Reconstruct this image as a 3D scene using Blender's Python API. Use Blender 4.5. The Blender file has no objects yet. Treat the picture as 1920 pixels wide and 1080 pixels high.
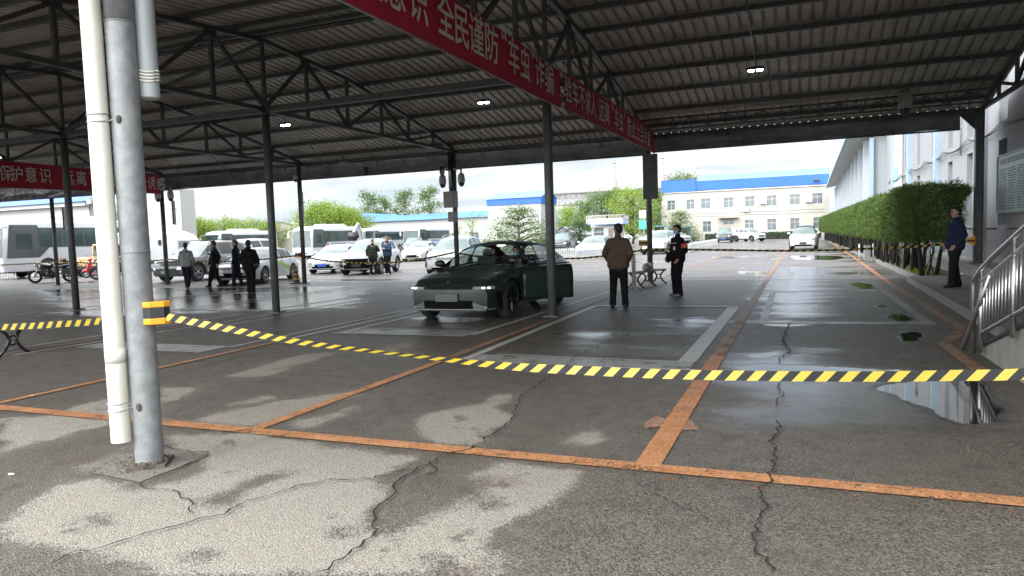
import bpy, bmesh, math, random
from mathutils import Vector, Matrix, noise
R = math.radians
sc = bpy.context.scene
COL = sc.collection
random.seed(7)

# ---------------------------------------------------------------- camera
F_PX, YAW, PITCH, ROLL = 1329.60, -0.38608, 0.07220, -0.03155
cd = bpy.data.cameras.new("camera")
cd.sensor_width = 36.0
cd.lens = F_PX / 1920.0 * 36.0
cd.clip_start = 0.05
cd.clip_end = 3000
cam = bpy.data.objects.new("camera", cd)
COL.objects.link(cam)
_F = Vector((math.sin(YAW) * math.cos(PITCH), math.cos(YAW) * math.cos(PITCH), -math.sin(PITCH)))
_R0 = Vector((math.cos(YAW), -math.sin(YAW), 0))
_U0 = _R0.cross(_F)
_Rt = math.cos(ROLL) * _R0 + math.sin(ROLL) * _U0
_U = -math.sin(ROLL) * _R0 + math.cos(ROLL) * _U0
cam.matrix_world = Matrix(((_Rt.x, _U.x, -_F.x, 0), (_Rt.y, _U.y, -_F.y, 0), (_Rt.z, _U.z, -_F.z, 1.55), (0, 0, 0, 1)))
sc.camera = cam

# ---------------------------------------------------------------- render settings
sc.render.engine = 'CYCLES'
sc.cycles.use_denoising = True
sc.cycles.max_bounces = 9
sc.cycles.diffuse_bounces = 6
sc.cycles.glossy_bounces = 3
sc.cycles.transmission_bounces = 4
sc.cycles.transparent_max_bounces = 8
sc.cycles.caustics_reflective = False
sc.cycles.caustics_refractive = False
sc.cycles.sample_clamp_indirect = 6
sc.view_settings.view_transform = 'Standard'
sc.view_settings.look = 'None'
sc.view_settings.gamma = 1
sc.view_settings.exposure = 1.38

# ---------------------------------------------------------------- sky: bright broken overcast
SUN_EL, SUN_AZ = R(31), R(208)          # sun behind the camera, a little to the left (azimuth from +Y, clockwise)
w = bpy.data.worlds.new("World")
sc.world = w
w.use_nodes = True
nt = w.node_tree
for n in list(nt.nodes):
    nt.nodes.remove(n)
N = nt.nodes.new
L = nt.links.new
out = N('ShaderNodeOutputWorld')
bg = N('ShaderNodeBackground')
bg.inputs['Strength'].default_value = 0.1
sky = N('ShaderNodeTexSky')
sky.sky_type = 'NISHITA'
sky.sun_disc = False
sky.sun_elevation = SUN_EL
sky.sun_rotation = SUN_AZ
sky.dust_density = 3.0
sky.air_density = 1.2
tc = N('ShaderNodeTexCoord')
sep = N('ShaderNodeSeparateXYZ')
L(tc.outputs['Generated'], sep.inputs[0])
zz = N('ShaderNodeMath'); zz.operation = 'MAXIMUM'; L(sep.outputs['Z'], zz.inputs[0]); zz.inputs[1].default_value = 0.0
zd = N('ShaderNodeMath'); zd.operation = 'ADD'; L(zz.outputs[0], zd.inputs[0]); zd.inputs[1].default_value = 0.13
dx = N('ShaderNodeMath'); dx.operation = 'DIVIDE'; L(sep.outputs['X'], dx.inputs[0]); L(zd.outputs[0], dx.inputs[1])
dy = N('ShaderNodeMath'); dy.operation = 'DIVIDE'; L(sep.outputs['Y'], dy.inputs[0]); L(zd.outputs[0], dy.inputs[1])
cb = N('ShaderNodeCombineXYZ'); L(dx.outputs[0], cb.inputs[0]); L(dy.outputs[0], cb.inputs[1])
mp = N('ShaderNodeMapping'); mp.inputs['Scale'].default_value = (0.55, 0.8, 1); mp.inputs['Location'].default_value = (3.1, 1.7, 0)
L(cb.outputs[0], mp.inputs[0])
cn = N('ShaderNodeTexNoise'); cn.inputs['Scale'].default_value = 0.9; cn.inputs['Detail'].default_value = 6; cn.inputs['Roughness'].default_value = 0.5
cn.inputs['Distortion'].default_value = 0.4
L(mp.outputs[0], cn.inputs['Vector'])
cr = N('ShaderNodeValToRGB')
cr.color_ramp.elements[0].position = 0.30; cr.color_ramp.elements[0].color = (0, 0, 0, 1)
cr.color_ramp.elements[1].position = 0.56; cr.color_ramp.elements[1].color = (1, 1, 1, 1)
L(cn.outputs['Fac'], cr.inputs[0])
# cloud body colour: grey bellies to white tops
cn2 = N('ShaderNodeTexNoise'); cn2.inputs['Scale'].default_value = 1.7; cn2.inputs['Detail'].default_value = 5
L(mp.outputs[0], cn2.inputs['Vector'])
cr2 = N('ShaderNodeValToRGB')
cr2.color_ramp.elements[0].position = 0.34; cr2.color_ramp.elements[0].color = (3.0, 3.25, 3.5, 1)
cr2.color_ramp.elements[1].position = 0.66; cr2.color_ramp.elements[1].color = (4.9, 4.95, 4.95, 1)
L(cn2.outputs['Fac'], cr2.inputs[0])
# overcast skies are brighter overhead
zm = N('ShaderNodeMath'); zm.operation = 'MULTIPLY_ADD'; L(zz.outputs[0], zm.inputs[0]); zm.inputs[1].default_value = 0.5; zm.inputs[2].default_value = 1.0
# ... and around the veiled sun, behind the camera
sdn = N('ShaderNodeVectorMath'); sdn.operation = 'DOT_PRODUCT'; L(tc.outputs['Generated'], sdn.inputs[0])
sdn.inputs[1].default_value = (math.sin(SUN_AZ) * math.cos(SUN_EL), math.cos(SUN_AZ) * math.cos(SUN_EL), math.sin(SUN_EL))
sm = N('ShaderNodeMapRange'); sm.interpolation_type = 'LINEAR'; L(sdn.outputs['Value'], sm.inputs[0]); sm.inputs[1].default_value = -0.25; sm.inputs[2].default_value = 1.0
sm.inputs[3].default_value = 1.0; sm.inputs[4].default_value = 6.6
zs = N('ShaderNodeMath'); zs.operation = 'MULTIPLY'; L(zm.outputs[0], zs.inputs[0]); L(sm.outputs[0], zs.inputs[1])
cm = N('ShaderNodeVectorMath'); cm.operation = 'SCALE'; L(cr2.outputs[0], cm.inputs[0]); L(zs.outputs[0], cm.inputs['Scale'])
base = N('ShaderNodeMixRGB'); base.inputs['Fac'].default_value = 0.75
L(sky.outputs[0], base.inputs['Color1']); base.inputs['Color2'].default_value = (2.5, 3.3, 4.1, 1)
mx = N('ShaderNodeMixRGB'); L(cr.outputs[0], mx.inputs['Fac']); L(base.outputs[0], mx.inputs['Color1']); L(cm.outputs[0], mx.inputs['Color2'])
L(mx.outputs[0], bg.inputs['Color'])
L(bg.outputs[0], out.inputs['Surface'])

sd = bpy.data.lights.new("sun", 'SUN')
sd.energy = 0.6
sd.angle = R(16)
sd.color = (1.0, 0.96, 0.9)
sun = bpy.data.objects.new("sun", sd)
COL.objects.link(sun)
_sd = Vector((math.sin(SUN_AZ) * math.cos(SUN_EL), math.cos(SUN_AZ) * math.cos(SUN_EL), math.sin(SUN_EL)))
sun.rotation_euler = _sd.to_track_quat('Z', 'Y').to_euler()

# ---------------------------------------------------------------- object helpers
def link(o, parent=None):
    COL.objects.link(o)
    if parent is not None:
        o.parent = parent
    return o

def tag(o, label=None, cat=None, group=None, kind=None):
    if label: o['label'] = label
    if cat: o['category'] = cat
    if group: o['group'] = group
    if kind: o['kind'] = kind
    return o

def thing(name, loc, rz, label, cat, group=None):
    o = bpy.data.objects.new(name, None)
    o.empty_display_size = 0.3
    o.location = loc
    o.rotation_euler = (0, 0, rz)
    link(o)
    return tag(o, label, cat, group)

def kids(o):
    return [c for c in COL.objects if c.parent == o]

def copy_tree(o, parent=None):
    c = o.copy()
    link(c)
    c.parent = parent
    for ch in list(o.children):
        copy_tree(ch, c)
    return c

class MB:
    """collects shapes, links them as ONE mesh object"""
    def __init__(s):
        s.v = []; s.f = []; s.m = []; s.cur = 0; s.sm = []
        s.smooth = False
    def add(s, vs, fs):
        b = len(s.v)
        s.v += [tuple(v) for v in vs]
        for f in fs:
            s.f.append(tuple(i + b for i in f)); s.m.append(s.cur); s.sm.append(s.smooth)
        return s
    def box(s, c, d, rz=0, M=None):
        x, y, z = d[0] / 2, d[1] / 2, d[2] / 2
        vs = [Vector((sx * x, sy * y, sz * z)) for sz in (-1, 1) for sy in (-1, 1) for sx in (-1, 1)]
        if rz:
            m = Matrix.Rotation(rz, 3, 'Z'); vs = [m @ v for v in vs]
        if M is not None:
            vs = [M @ v for v in vs]
        c = Vector(c)
        vs = [v + c for v in vs]
        return s.add(vs, [(0, 2, 3, 1), (4, 5, 7, 6), (0, 1, 5, 4), (2, 6, 7, 3), (0, 4, 6, 2), (1, 3, 7, 5)])
    def rbox(s, c, d, r, rz=0, seg=3):
        """box with rounded vertical edges"""
        x, y, z = d[0] / 2, d[1] / 2, d[2] / 2
        pts = []
        for qx, qy, a0 in ((1, 1, 0), (-1, 1, 90), (-1, -1, 180), (1, -1, 270)):
            for k in range(seg + 1):
                a = R(a0 + 90 * k / seg)
                pts.append((qx * (x - r) + r * math.cos(a), qy * (y - r) + r * math.sin(a)))
        return s.prism(pts, -z, z, c, rz)
    def prism(s, pts, z0, z1, c=(0, 0, 0), rz=0):
        n = len(pts); ca, sa = math.cos(rz), math.sin(rz)
        vs = [(c[0] + x * ca - y * sa, c[1] + x * sa + y * ca, c[2] + z) for z in (z0, z1) for x, y in pts]
        fs = [(i, (i + 1) % n, (i + 1) % n + n, i + n) for i in range(n)]
        fs += [tuple(range(n - 1, -1, -1)), tuple(range(n, 2 * n))]
        return s.add(vs, fs)
    def bar(s, a, b, w, h=None, up=(0, 0, 1)):
        """rectangular bar from a to b"""
        a, b = Vector(a), Vector(b); h = h or w
        d = (b - a).normalized(); u = Vector(up)
        if abs(d.dot(u)) > 0.98: u = Vector((0, 1, 0))
        r = d.cross(u).normalized(); u = r.cross(d)
        vs = []
        for p in (a, b):
            for i, j in ((-1, -1), (1, -1), (1, 1), (-1, 1)):
                vs.append(p + r * (i * w / 2) + u * (j * h / 2))
        return s.add(vs, [(0, 1, 2, 3), (7, 6, 5, 4), (0, 4, 5, 1), (1, 5, 6, 2), (2, 6, 7, 3), (3, 7, 4, 0)])
    def tube(s, pts, r, n=8, caps=True):
        pts = [Vector(p) for p in pts]
        rs = r if isinstance(r, (list, tuple)) else [r] * len(pts)
        vs = []; prev = None
        for i, p in enumerate(pts):
            d = (pts[min(i + 1, len(pts) - 1)] - pts[max(i - 1, 0)])
            d = d.normalized() if d.length > 1e-9 else Vector((0, 0, 1))
            if prev is None:
                u = Vector((0, 0, 1)) if abs(d.z) < 0.9 else Vector((1, 0, 0))
            else:
                u = prev
            rr = d.cross(u)
            if rr.length < 1e-6: rr = d.cross(Vector((0, 1, 0)))
            rr.normalize(); u = rr.cross(d); prev = u
            for k in range(n):
                a = 2 * math.pi * k / n
                vs.append(p + (rr * math.cos(a) + u * math.sin(a)) * rs[i])
        fs = [(i * n + k, i * n + (k + 1) % n, (i + 1) * n + (k + 1) % n, (i + 1) * n + k) for i in range(len(pts) - 1) for k in range(n)]
        sm = s.smooth; s.smooth = True
        s.add(vs, fs)
        s.smooth = False
        if caps:
            b = len(s.v) - len(vs)
            s.f.append(tuple(b + k for k in range(n))[::-1]); s.m.append(s.cur); s.sm.append(False)
            s.f.append(tuple(b + (len(pts) - 1) * n + k for k in range(n))); s.m.append(s.cur); s.sm.append(False)
        s.smooth = sm
        return s
    def lathe(s, prof, n=16, c=(0, 0, 0), axis='Z'):
        vs = []
        for r, z in prof:
            for k in range(n):
                a = 2 * math.pi * k / n
                p = (r * math.cos(a), r * math.sin(a), z)
                if axis == 'Y': p = (p[0], p[2], p[1])
                if axis == 'X': p = (p[2], p[0], p[1])
                vs.append((c[0] + p[0], c[1] + p[1], c[2] + p[2]))
        fs = [(i * n + k, i * n + (k + 1) % n, (i + 1) * n + (k + 1) % n, (i + 1) * n + k) for i in range(len(prof) - 1) for k in range(n)]
        sm = s.smooth; s.smooth = True; s.add(vs, fs); s.smooth = sm
        return s
    def ell(s, c, r, n=12, m=8, M=None):
        vs = []; c = Vector(c)
        for i in range(m + 1):
            t = math.pi * i / m
            for k in range(n):
                a = 2 * math.pi * k / n
                v = Vector((r[0] * math.sin(t) * math.cos(a), r[1] * math.sin(t) * math.sin(a), r[2] * math.cos(t)))
                if M is not None: v = M @ v
                vs.append(c + v)
        fs = [(i * n + k, (i + 1) * n + k, (i + 1) * n + (k + 1) % n, i * n + (k + 1) % n) for i in range(m) for k in range(n)]
        sm = s.smooth; s.smooth = True; s.add(vs, fs); s.smooth = sm
        return s
    def quad(s, *p):
        return s.add(p, [tuple(range(len(p)))])
    def build(s, name, mats, parent=None, merge=False, bevel=0):
        me = bpy.data.meshes.new(name)
        me.from_pydata(s.v, [], s.f)
        if not isinstance(mats, (list, tuple)): mats = [mats]
        for m in mats: me.materials.append(m)
        me.polygons.foreach_set('material_index', s.m)
        me.polygons.foreach_set('use_smooth', s.sm)
        bm = bmesh.new(); bm.from_mesh(me)
        if merge is True: bmesh.ops.remove_doubles(bm, verts=bm.verts, dist=1e-4)
        if merge != 'keep': bmesh.ops.recalc_face_normals(bm, faces=bm.faces)
        bm.to_mesh(me); bm.free()
        me.update()
        o = bpy.data.objects.new(name, me)
        link(o, parent)
        if bevel:
            b = o.modifiers.new('bevel', 'BEVEL'); b.width = bevel; b.segments = 2; b.limit_method = 'ANGLE'; b.angle_limit = R(40)
        return o

def text_mesh(body, size, bold=0.0, ext=0.0, align='CENTER'):
    c = bpy.data.curves.new('lettering', 'FONT')
    c.body = body; c.size = size; c.offset = bold; c.extrude = ext
    c.align_x = align; c.align_y = 'CENTER'; c.resolution_u = 3
    o = bpy.data.objects.new('lettering', c); COL.objects.link(o)
    dg = bpy.context.evaluated_depsgraph_get()
    me = bpy.data.meshes.new_from_object(o.evaluated_get(dg))
    bpy.data.objects.remove(o); bpy.data.curves.remove(c)
    return me

# ---------------------------------------------------------------- materials
def mat(name, col, rough=0.6, metal=0.0, var=0.12, vs=6.0, bump=0.0, bs=60.0, spec=0.5, coat=0.0, dirt=None, ds=1.5, rvar=0.08):
    m = bpy.data.materials.new(name); m.use_nodes = True
    nt = m.node_tree; b = nt.nodes['Principled BSDF']
    tc = nt.nodes.new('ShaderNodeTexCoord')
    n1 = nt.nodes.new('ShaderNodeTexNoise'); n1.inputs['Scale'].default_value = vs; n1.inputs['Detail'].default_value = 5
    nt.links.new(tc.outputs['Object'], n1.inputs['Vector'])
    r = nt.nodes.new('ShaderNodeValToRGB')
    r.color_ramp.elements[0].position = 0.3; r.color_ramp.elements[1].position = 0.7
    r.color_ramp.elements[0].color = tuple(c * (1 - var) for c in col[:3]) + (1,)
    r.color_ramp.elements[1].color = tuple(min(1, c * (1 + var)) for c in col[:3]) + (1,)
    nt.links.new(n1.outputs['Fac'], r.inputs[0])
    co = r.outputs[0]
    if dirt:
        n2 = nt.nodes.new('ShaderNodeTexNoise'); n2.inputs['Scale'].default_value = ds; n2.inputs['Detail'].default_value = 8; n2.inputs['Roughness'].default_value = 0.65
        nt.links.new(tc.outputs['Object'], n2.inputs['Vector'])
        r2 = nt.nodes.new('ShaderNodeValToRGB'); r2.color_ramp.elements[0].position = 0.48; r2.color_ramp.elements[1].position = 0.72
        r2.color_ramp.elements[0].color = (0, 0, 0, 1); r2.color_ramp.elements[1].color = (0.75, 0.75, 0.75, 1)
        nt.links.new(n2.outputs['Fac'], r2.inputs[0])
        mx = nt.nodes.new('ShaderNodeMixRGB'); nt.links.new(r2.outputs[0], mx.inputs['Fac']); nt.links.new(co, mx.inputs['Color1'])
        mx.inputs['Color2'].default_value = tuple(dirt[:3]) + (1,)
        co = mx.outputs[0]
    nt.links.new(co, b.inputs['Base Color'])
    mr = nt.nodes.new('ShaderNodeMapRange'); nt.links.new(n1.outputs['Fac'], mr.inputs[0])
    mr.inputs[3].default_value = max(0.02, rough - rvar); mr.inputs[4].default_value = min(1, rough + rvar)
    nt.links.new(mr.outputs[0], b.inputs['Roughness'])
    b.inputs['Metallic'].default_value = metal
    b.inputs['Specular IOR Level'].default_value = spec
    if coat: b.inputs['Coat Weight'].default_value = coat; b.inputs['Coat Roughness'].default_value = 0.05
    if bump:
        n3 = nt.nodes.new('ShaderNodeTexNoise'); n3.inputs['Scale'].default_value = bs; n3.inputs['Detail'].default_value = 3
        nt.links.new(tc.outputs['Object'], n3.inputs['Vector'])
        bp = nt.nodes.new('ShaderNodeBump'); bp.inputs['Strength'].default_value = bump; bp.inputs['Distance'].default_value = 0.02
        nt.links.new(n3.outputs['Fac'], bp.inputs['Height']); nt.links.new(bp.outputs[0], b.inputs['Normal'])
    return m

def emit(name, col, s):
    m = bpy.data.materials.new(name); m.use_nodes = True
    b = m.node_tree.nodes['Principled BSDF']
    b.inputs['Base Color'].default_value = tuple(col) + (1,)
    b.inputs['Emission Color'].default_value = tuple(col) + (1,)
    b.inputs['Emission Strength'].default_value = s
    return m

def clear_glass(name, tint=(0.75, 0.85, 0.82)):
    m = bpy.data.materials.new(name); m.use_nodes = True
    nt = m.node_tree; nt.nodes.remove(nt.nodes['Principled BSDF'])
    o = nt.nodes['Material Output']
    t = nt.nodes.new('ShaderNodeBsdfTransparent'); t.inputs[0].default_value = tuple(tint) + (1,)
    g = nt.nodes.new('ShaderNodeBsdfGlossy'); g.inputs['Roughness'].default_value = 0.02
    lw = nt.nodes.new('ShaderNodeLayerWeight'); pw = nt.nodes.new('ShaderNodeMath'); pw.operation = 'POWER'; pw.inputs[1].default_value = 4.0; nt.links.new(lw.outputs['Facing'], pw.inputs[0])
    fr = nt.nodes.new('ShaderNodeMath'); fr.operation = 'MULTIPLY_ADD'; fr.inputs[1].default_value = 0.8; fr.inputs[2].default_value = 0.045; nt.links.new(pw.outputs[0], fr.inputs[0])
    mx = nt.nodes.new('ShaderNodeMixShader')
    nt.links.new(fr.outputs[0], mx.inputs[0]); nt.links.new(t.outputs[0], mx.inputs[1]); nt.links.new(g.outputs[0], mx.inputs[2])
    nt.links.new(mx.outputs[0], o.inputs['Surface'])
    return m

M = dict(
    steel=mat('dark_steel_paint', (0.075, 0.08, 0.08), 0.5, 0.0, 0.25, 8, bump=0.15, bs=40, dirt=(0.10, 0.09, 0.08), ds=3),
    galv=mat('galvanised_pipe', (0.225, 0.235, 0.24), 0.5, 0.15, 0.18, 14, bump=0.1, bs=80, dirt=(0.14, 0.145, 0.15), ds=5),
    pvc=mat('aged_pvc', (0.66, 0.64, 0.57), 0.38, 0, 0.05, 3, dirt=(0.50, 0.46, 0.36), ds=1.2),
    pvc_grey=mat('grey_pvc', (0.33, 0.35, 0.36), 0.45, 0, 0.08, 4),
    sheet=mat('roof_sheet', (0.56, 0.545, 0.51), 0.55, 0.1, 0.18, 1.3, dirt=(0.34, 0.30, 0.265), ds=0.7),
    tarp=mat('rolled_tarpaulin', (0.14, 0.142, 0.142), 0.42, 0, 0.3, 2.2, bump=0.9, bs=3.5, dirt=(0.24, 0.24, 0.235), ds=2),
    tarp_clear=mat('clear_plastic_curtain', (0.22, 0.225, 0.22), 0.25, 0, 0.5, 5, bump=1.0, bs=4),
    banner=mat('red_banner_cloth', (0.46, 0.016, 0.05), 0.75, 0, 0.12, 2.5, bump=0.2, bs=6),
    letter=mat('banner_lettering', (0.74, 0.70, 0.62), 0.8, 0, 0.08, 5),
    wall=mat('pale_grey_render', (0.28, 0.285, 0.30), 0.85, 0, 0.06, 2, bump=0.1, bs=30, dirt=(0.27, 0.27, 0.27), ds=0.6),
    wall2=mat('pale_panel_cladding', (0.40, 0.43, 0.46), 0.6, 0, 0.05, 0.6, dirt=(0.34, 0.38, 0.43), ds=0.35),
    pilaster=mat('blue_grey_pilaster', (0.30, 0.38, 0.45), 0.6, 0, 0.06, 2),
    cream=mat('cream_wall', (0.41, 0.395, 0.35), 0.85, 0, 0.05, 0.4, dirt=(0.33, 0.29, 0.235), ds=0.25),
    white_wall=mat('white_wall', (0.40, 0.40, 0.39), 0.85, 0, 0.04, 0.5, dirt=(0.33, 0.325, 0.31), ds=0.3),
    white_trim=mat('white_trim', (0.46, 0.46, 0.45), 0.7, 0, 0.04, 1),
    blue=mat('blue_roof_sheet', (0.015, 0.105, 0.50), 0.5, 0, 0.08, 0.3),
    blue_pale=mat('pale_blue_roof', (0.14, 0.26, 0.46), 0.45, 0.1, 0.08, 0.3),
    blue_mid=mat('faded_blue_roof', (0.06, 0.18, 0.48), 0.5, 0.0, 0.12, 0.2),
    blue_stripe=mat('blue_stripe', (0.30, 0.42, 0.66), 0.6, 0, 0.05, 1),
    concrete=mat('weathered_concrete', (0.27, 0.26, 0.24), 0.9, 0, 0.15, 5, bump=0.4, bs=40, dirt=(0.16, 0.155, 0.14), ds=2),
    plinth=mat('rough_plinth_concrete', (0.25, 0.24, 0.225), 0.95, 0, 0.25, 7, bump=0.9, bs=14, dirt=(0.42, 0.41, 0.38), ds=5),
    kerb=mat('kerb_concrete', (0.22, 0.215, 0.20), 0.9, 0, 0.15, 9, bump=0.6, bs=30, dirt=(0.12, 0.115, 0.10), ds=3),
    soil=mat('bed_soil', (0.085, 0.068, 0.05), 1.0, 0, 0.35, 12, bump=1.0, bs=18, dirt=(0.10, 0.11, 0.05), ds=4),
    inox=mat('stainless_steel', (0.72, 0.72, 0.72), 0.38, 1.0, 0.06, 20),
    black=mat('black_metal', (0.012, 0.012, 0.013), 0.45, 0.0, 0.2, 10),
    black_pl=mat('black_plastic', (0.018, 0.018, 0.019), 0.5, 0, 0.2, 12),
    rubber=mat('tyre_rubber', (0.022, 0.022, 0.023), 0.85, 0, 0.2, 15, bump=0.2, bs=80),
    alloy=mat('alloy_rim', (0.42, 0.43, 0.45), 0.3, 0.9, 0.08, 10),
    alloy_dark=mat('dark_alloy_rim', (0.035, 0.035, 0.038), 0.35, 0.6, 0.1, 10),
    yellow=mat('hazard_yellow', (0.33, 0.245, 0.02), 0.5, 0, 0.06, 20),
    tape_black=mat('hazard_black', (0.006, 0.006, 0.008), 0.8, 0, 0.1, 20),
    orange_pl=mat('yellow_orange_plastic', (0.72, 0.33, 0.015), 0.4, 0, 0.05, 10),
    dkglass=mat('dark_vehicle_glass', (0.018, 0.026, 0.027), 0.05, 0, 0.1, 2, spec=0.7, rvar=0.02),
    void=mat('shadow_black_grille', (0.005, 0.005, 0.005), 0.95, spec=0.1),
    wsglass=mat('pale_windscreen_reflection_glass', (0.13, 0.165, 0.155), 0.05, 0, 0.3, 1.5, spec=0.8, rvar=0.02),  # pale base colour stands in for sky reflected in the windscreens
    busglass=mat('bus_window_glass', (0.035, 0.055, 0.055), 0.06, 0, 0.5, 0.8, spec=0.5, rvar=0.02),
    bldglass=mat('building_window_glass', (0.10, 0.12, 0.13), 0.15, 0, 0.3, 1.2, spec=0.8),
    white_paint=mat('white_vehicle_paint', (0.52, 0.53, 0.54), 0.25, 0, 0.02, 2, coat=0.7, rvar=0.03),
    grey_paint=mat('grey_vehicle_paint', (0.13, 0.135, 0.145), 0.28, 0.35, 0.05, 2, coat=0.8, rvar=0.03),
    dkgrey_paint=mat('charcoal_vehicle_paint', (0.045, 0.05, 0.055), 0.28, 0.3, 0.05, 2, coat=0.8, rvar=0.03),
    silver_paint=mat('silver_vehicle_paint', (0.42, 0.44, 0.45), 0.3, 0.4, 0.04, 2, coat=0.6, rvar=0.03),
    green_paint=mat('dark_green_vehicle_paint', (0.016, 0.028, 0.021), 0.32, 0.0, 0.08, 2, spec=0.3, coat=0.18, rvar=0.03),
    navy_paint=mat('navy_vehicle_paint', (0.022, 0.026, 0.038), 0.3, 0.3, 0.05, 2, coat=0.8, rvar=0.03),
    lamp_glass=mat('headlamp_lens', (0.45, 0.47, 0.48), 0.12, 0.4, 0.3, 25, spec=0.9),
    red_lens=mat('tail_lamp_lens', (0.30, 0.01, 0.01), 0.2, 0, 0.1, 10),
    chrome=mat('chrome_trim', (0.6, 0.6, 0.6), 0.15, 1.0, 0.03, 10),
    plate_blue=mat('blue_plate', (0.03, 0.09, 0.42), 0.4, 0, 0.05, 10),
    plate_green=mat('green_plate', (0.25, 0.48, 0.33), 0.4, 0, 0.05, 10),
    plate_black=mat('black_plate', (0.015, 0.015, 0.017), 0.4, 0, 0.05, 10),
    plate_blank=mat('blank_plate_bracket', (0.06, 0.075, 0.068), 0.5, 0, 0.08, 10),
    seat=mat('seat_fabric', (0.03, 0.03, 0.032), 0.8, 0, 0.1, 10),
    skin=mat('skin', (0.42, 0.235, 0.165), 0.55, 0, 0.06, 12),
    hair=mat('black_hair', (0.010, 0.009, 0.009), 0.55, 0, 0.3, 90, bump=0.6, bs=120),
    hair_grey=mat('grey_hair', (0.10, 0.095, 0.09), 0.6, 0, 0.3, 90, bump=0.6, bs=120),
    mask=mat('pale_blue_mask', (0.42, 0.56, 0.60), 0.8, 0, 0.03, 10),
    shoe=mat('black_shoe', (0.012, 0.012, 0.013), 0.45, 0, 0.1, 20),
    shoe_grey=mat('grey_shoe', (0.22, 0.215, 0.205), 0.6, 0, 0.1, 20),
    shoe_white=mat('white_shoe', (0.62, 0.61, 0.58), 0.5, 0, 0.05, 20),
    paper=mat('white_paper', (0.75, 0.75, 0.73), 0.7, 0, 0.03, 10),
    bark=mat('tree_bark', (0.065, 0.052, 0.04), 0.95, 0, 0.3, 14, bump=1.0, bs=25),
    bark_dark=mat('dark_bark', (0.032, 0.027, 0.022), 0.95, 0, 0.3, 14, bump=1.0, bs=25),
    hazy_red=mat('hazy_red_chimney', (0.42, 0.34, 0.33), 0.9, 0, 0.1, 0.2),  # chimney red, with distance haze mixed into the colour
)

def cloth(name, col):
    return mat(name, col, 0.9, 0, 0.18, 5, bump=0.55, bs=11, spec=0.15)

def leafmat(name, c0, c1, rough=0.6, trans=0.35):
    m = bpy.data.materials.new(name); m.use_nodes = True
    nt = m.node_tree; b = nt.nodes['Principled BSDF']; o = nt.nodes['Material Output']
    g = nt.nodes.new('ShaderNodeNewGeometry')
    r = nt.nodes.new('ShaderNodeValToRGB'); r.color_ramp.elements[0].color = tuple(c0) + (1,); r.color_ramp.elements[1].color = tuple(c1) + (1,)
    nt.links.new(g.outputs['Random Per Island'], r.inputs[0])
    nt.links.new(r.outputs[0], b.inputs['Base Color']); b.inputs['Roughness'].default_value = rough; b.inputs['Specular IOR Level'].default_value = 0.25
    t = nt.nodes.new('ShaderNodeBsdfTranslucent'); nt.links.new(r.outputs[0], t.inputs[0])
    mx = nt.nodes.new('ShaderNodeMixShader'); mx.inputs[0].default_value = trans
    nt.links.new(b.outputs[0], mx.inputs[1]); nt.links.new(t.outputs[0], mx.inputs[2]); nt.links.new(mx.outputs[0], o.inputs['Surface'])
    return m
M['leaf_hedge'] = leafmat('juniper_needles', (0.026, 0.055, 0.013), (0.135, 0.205, 0.045), trans=0.10)
M['leaf_willow'] = leafmat('willow_leaves', (0.14, 0.22, 0.03), (0.33, 0.43, 0.08), trans=0.5)
M['leaf_green'] = leafmat('broad_leaves', (0.06, 0.12, 0.03), (0.17, 0.25, 0.07), trans=0.4)
M['leaf_dark'] = leafmat('dark_leaves', (0.03, 0.07, 0.03), (0.08, 0.13, 0.05), trans=0.3)
M['leaf_cedar'] = leafmat('cedar_needles', (0.07, 0.12, 0.05), (0.20, 0.26, 0.09), trans=0.3)

# ================================================================ GROUND
import numpy as np
def sdf(px, py, poly):
    """signed distance to polygon, positive inside"""
    P = np.array(poly, float); n = len(P)
    d = np.full(px.shape, 1e9); ins = np.zeros(px.shape, bool)
    for i in range(n):
        a = P[i]; b = P[(i + 1) % n]; e = b - a
        wx, wy = px - a[0], py - a[1]
        t = np.clip((wx * e[0] + wy * e[1]) / max(1e-9, e @ e), 0, 1)
        d = np.minimum(d, (wx - e[0] * t) ** 2 + (wy - e[1] * t) ** 2)
        c = ((a[1] > py) != (b[1] > py))
        with np.errstate(divide='ignore', invalid='ignore'):
            ins ^= c & (px < (b[0] - a[0]) * (py - a[1]) / (b[1] - a[1] + 1e-12) + a[0])
    d = np.sqrt(d)
    return np.where(ins, d, -d)

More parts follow.
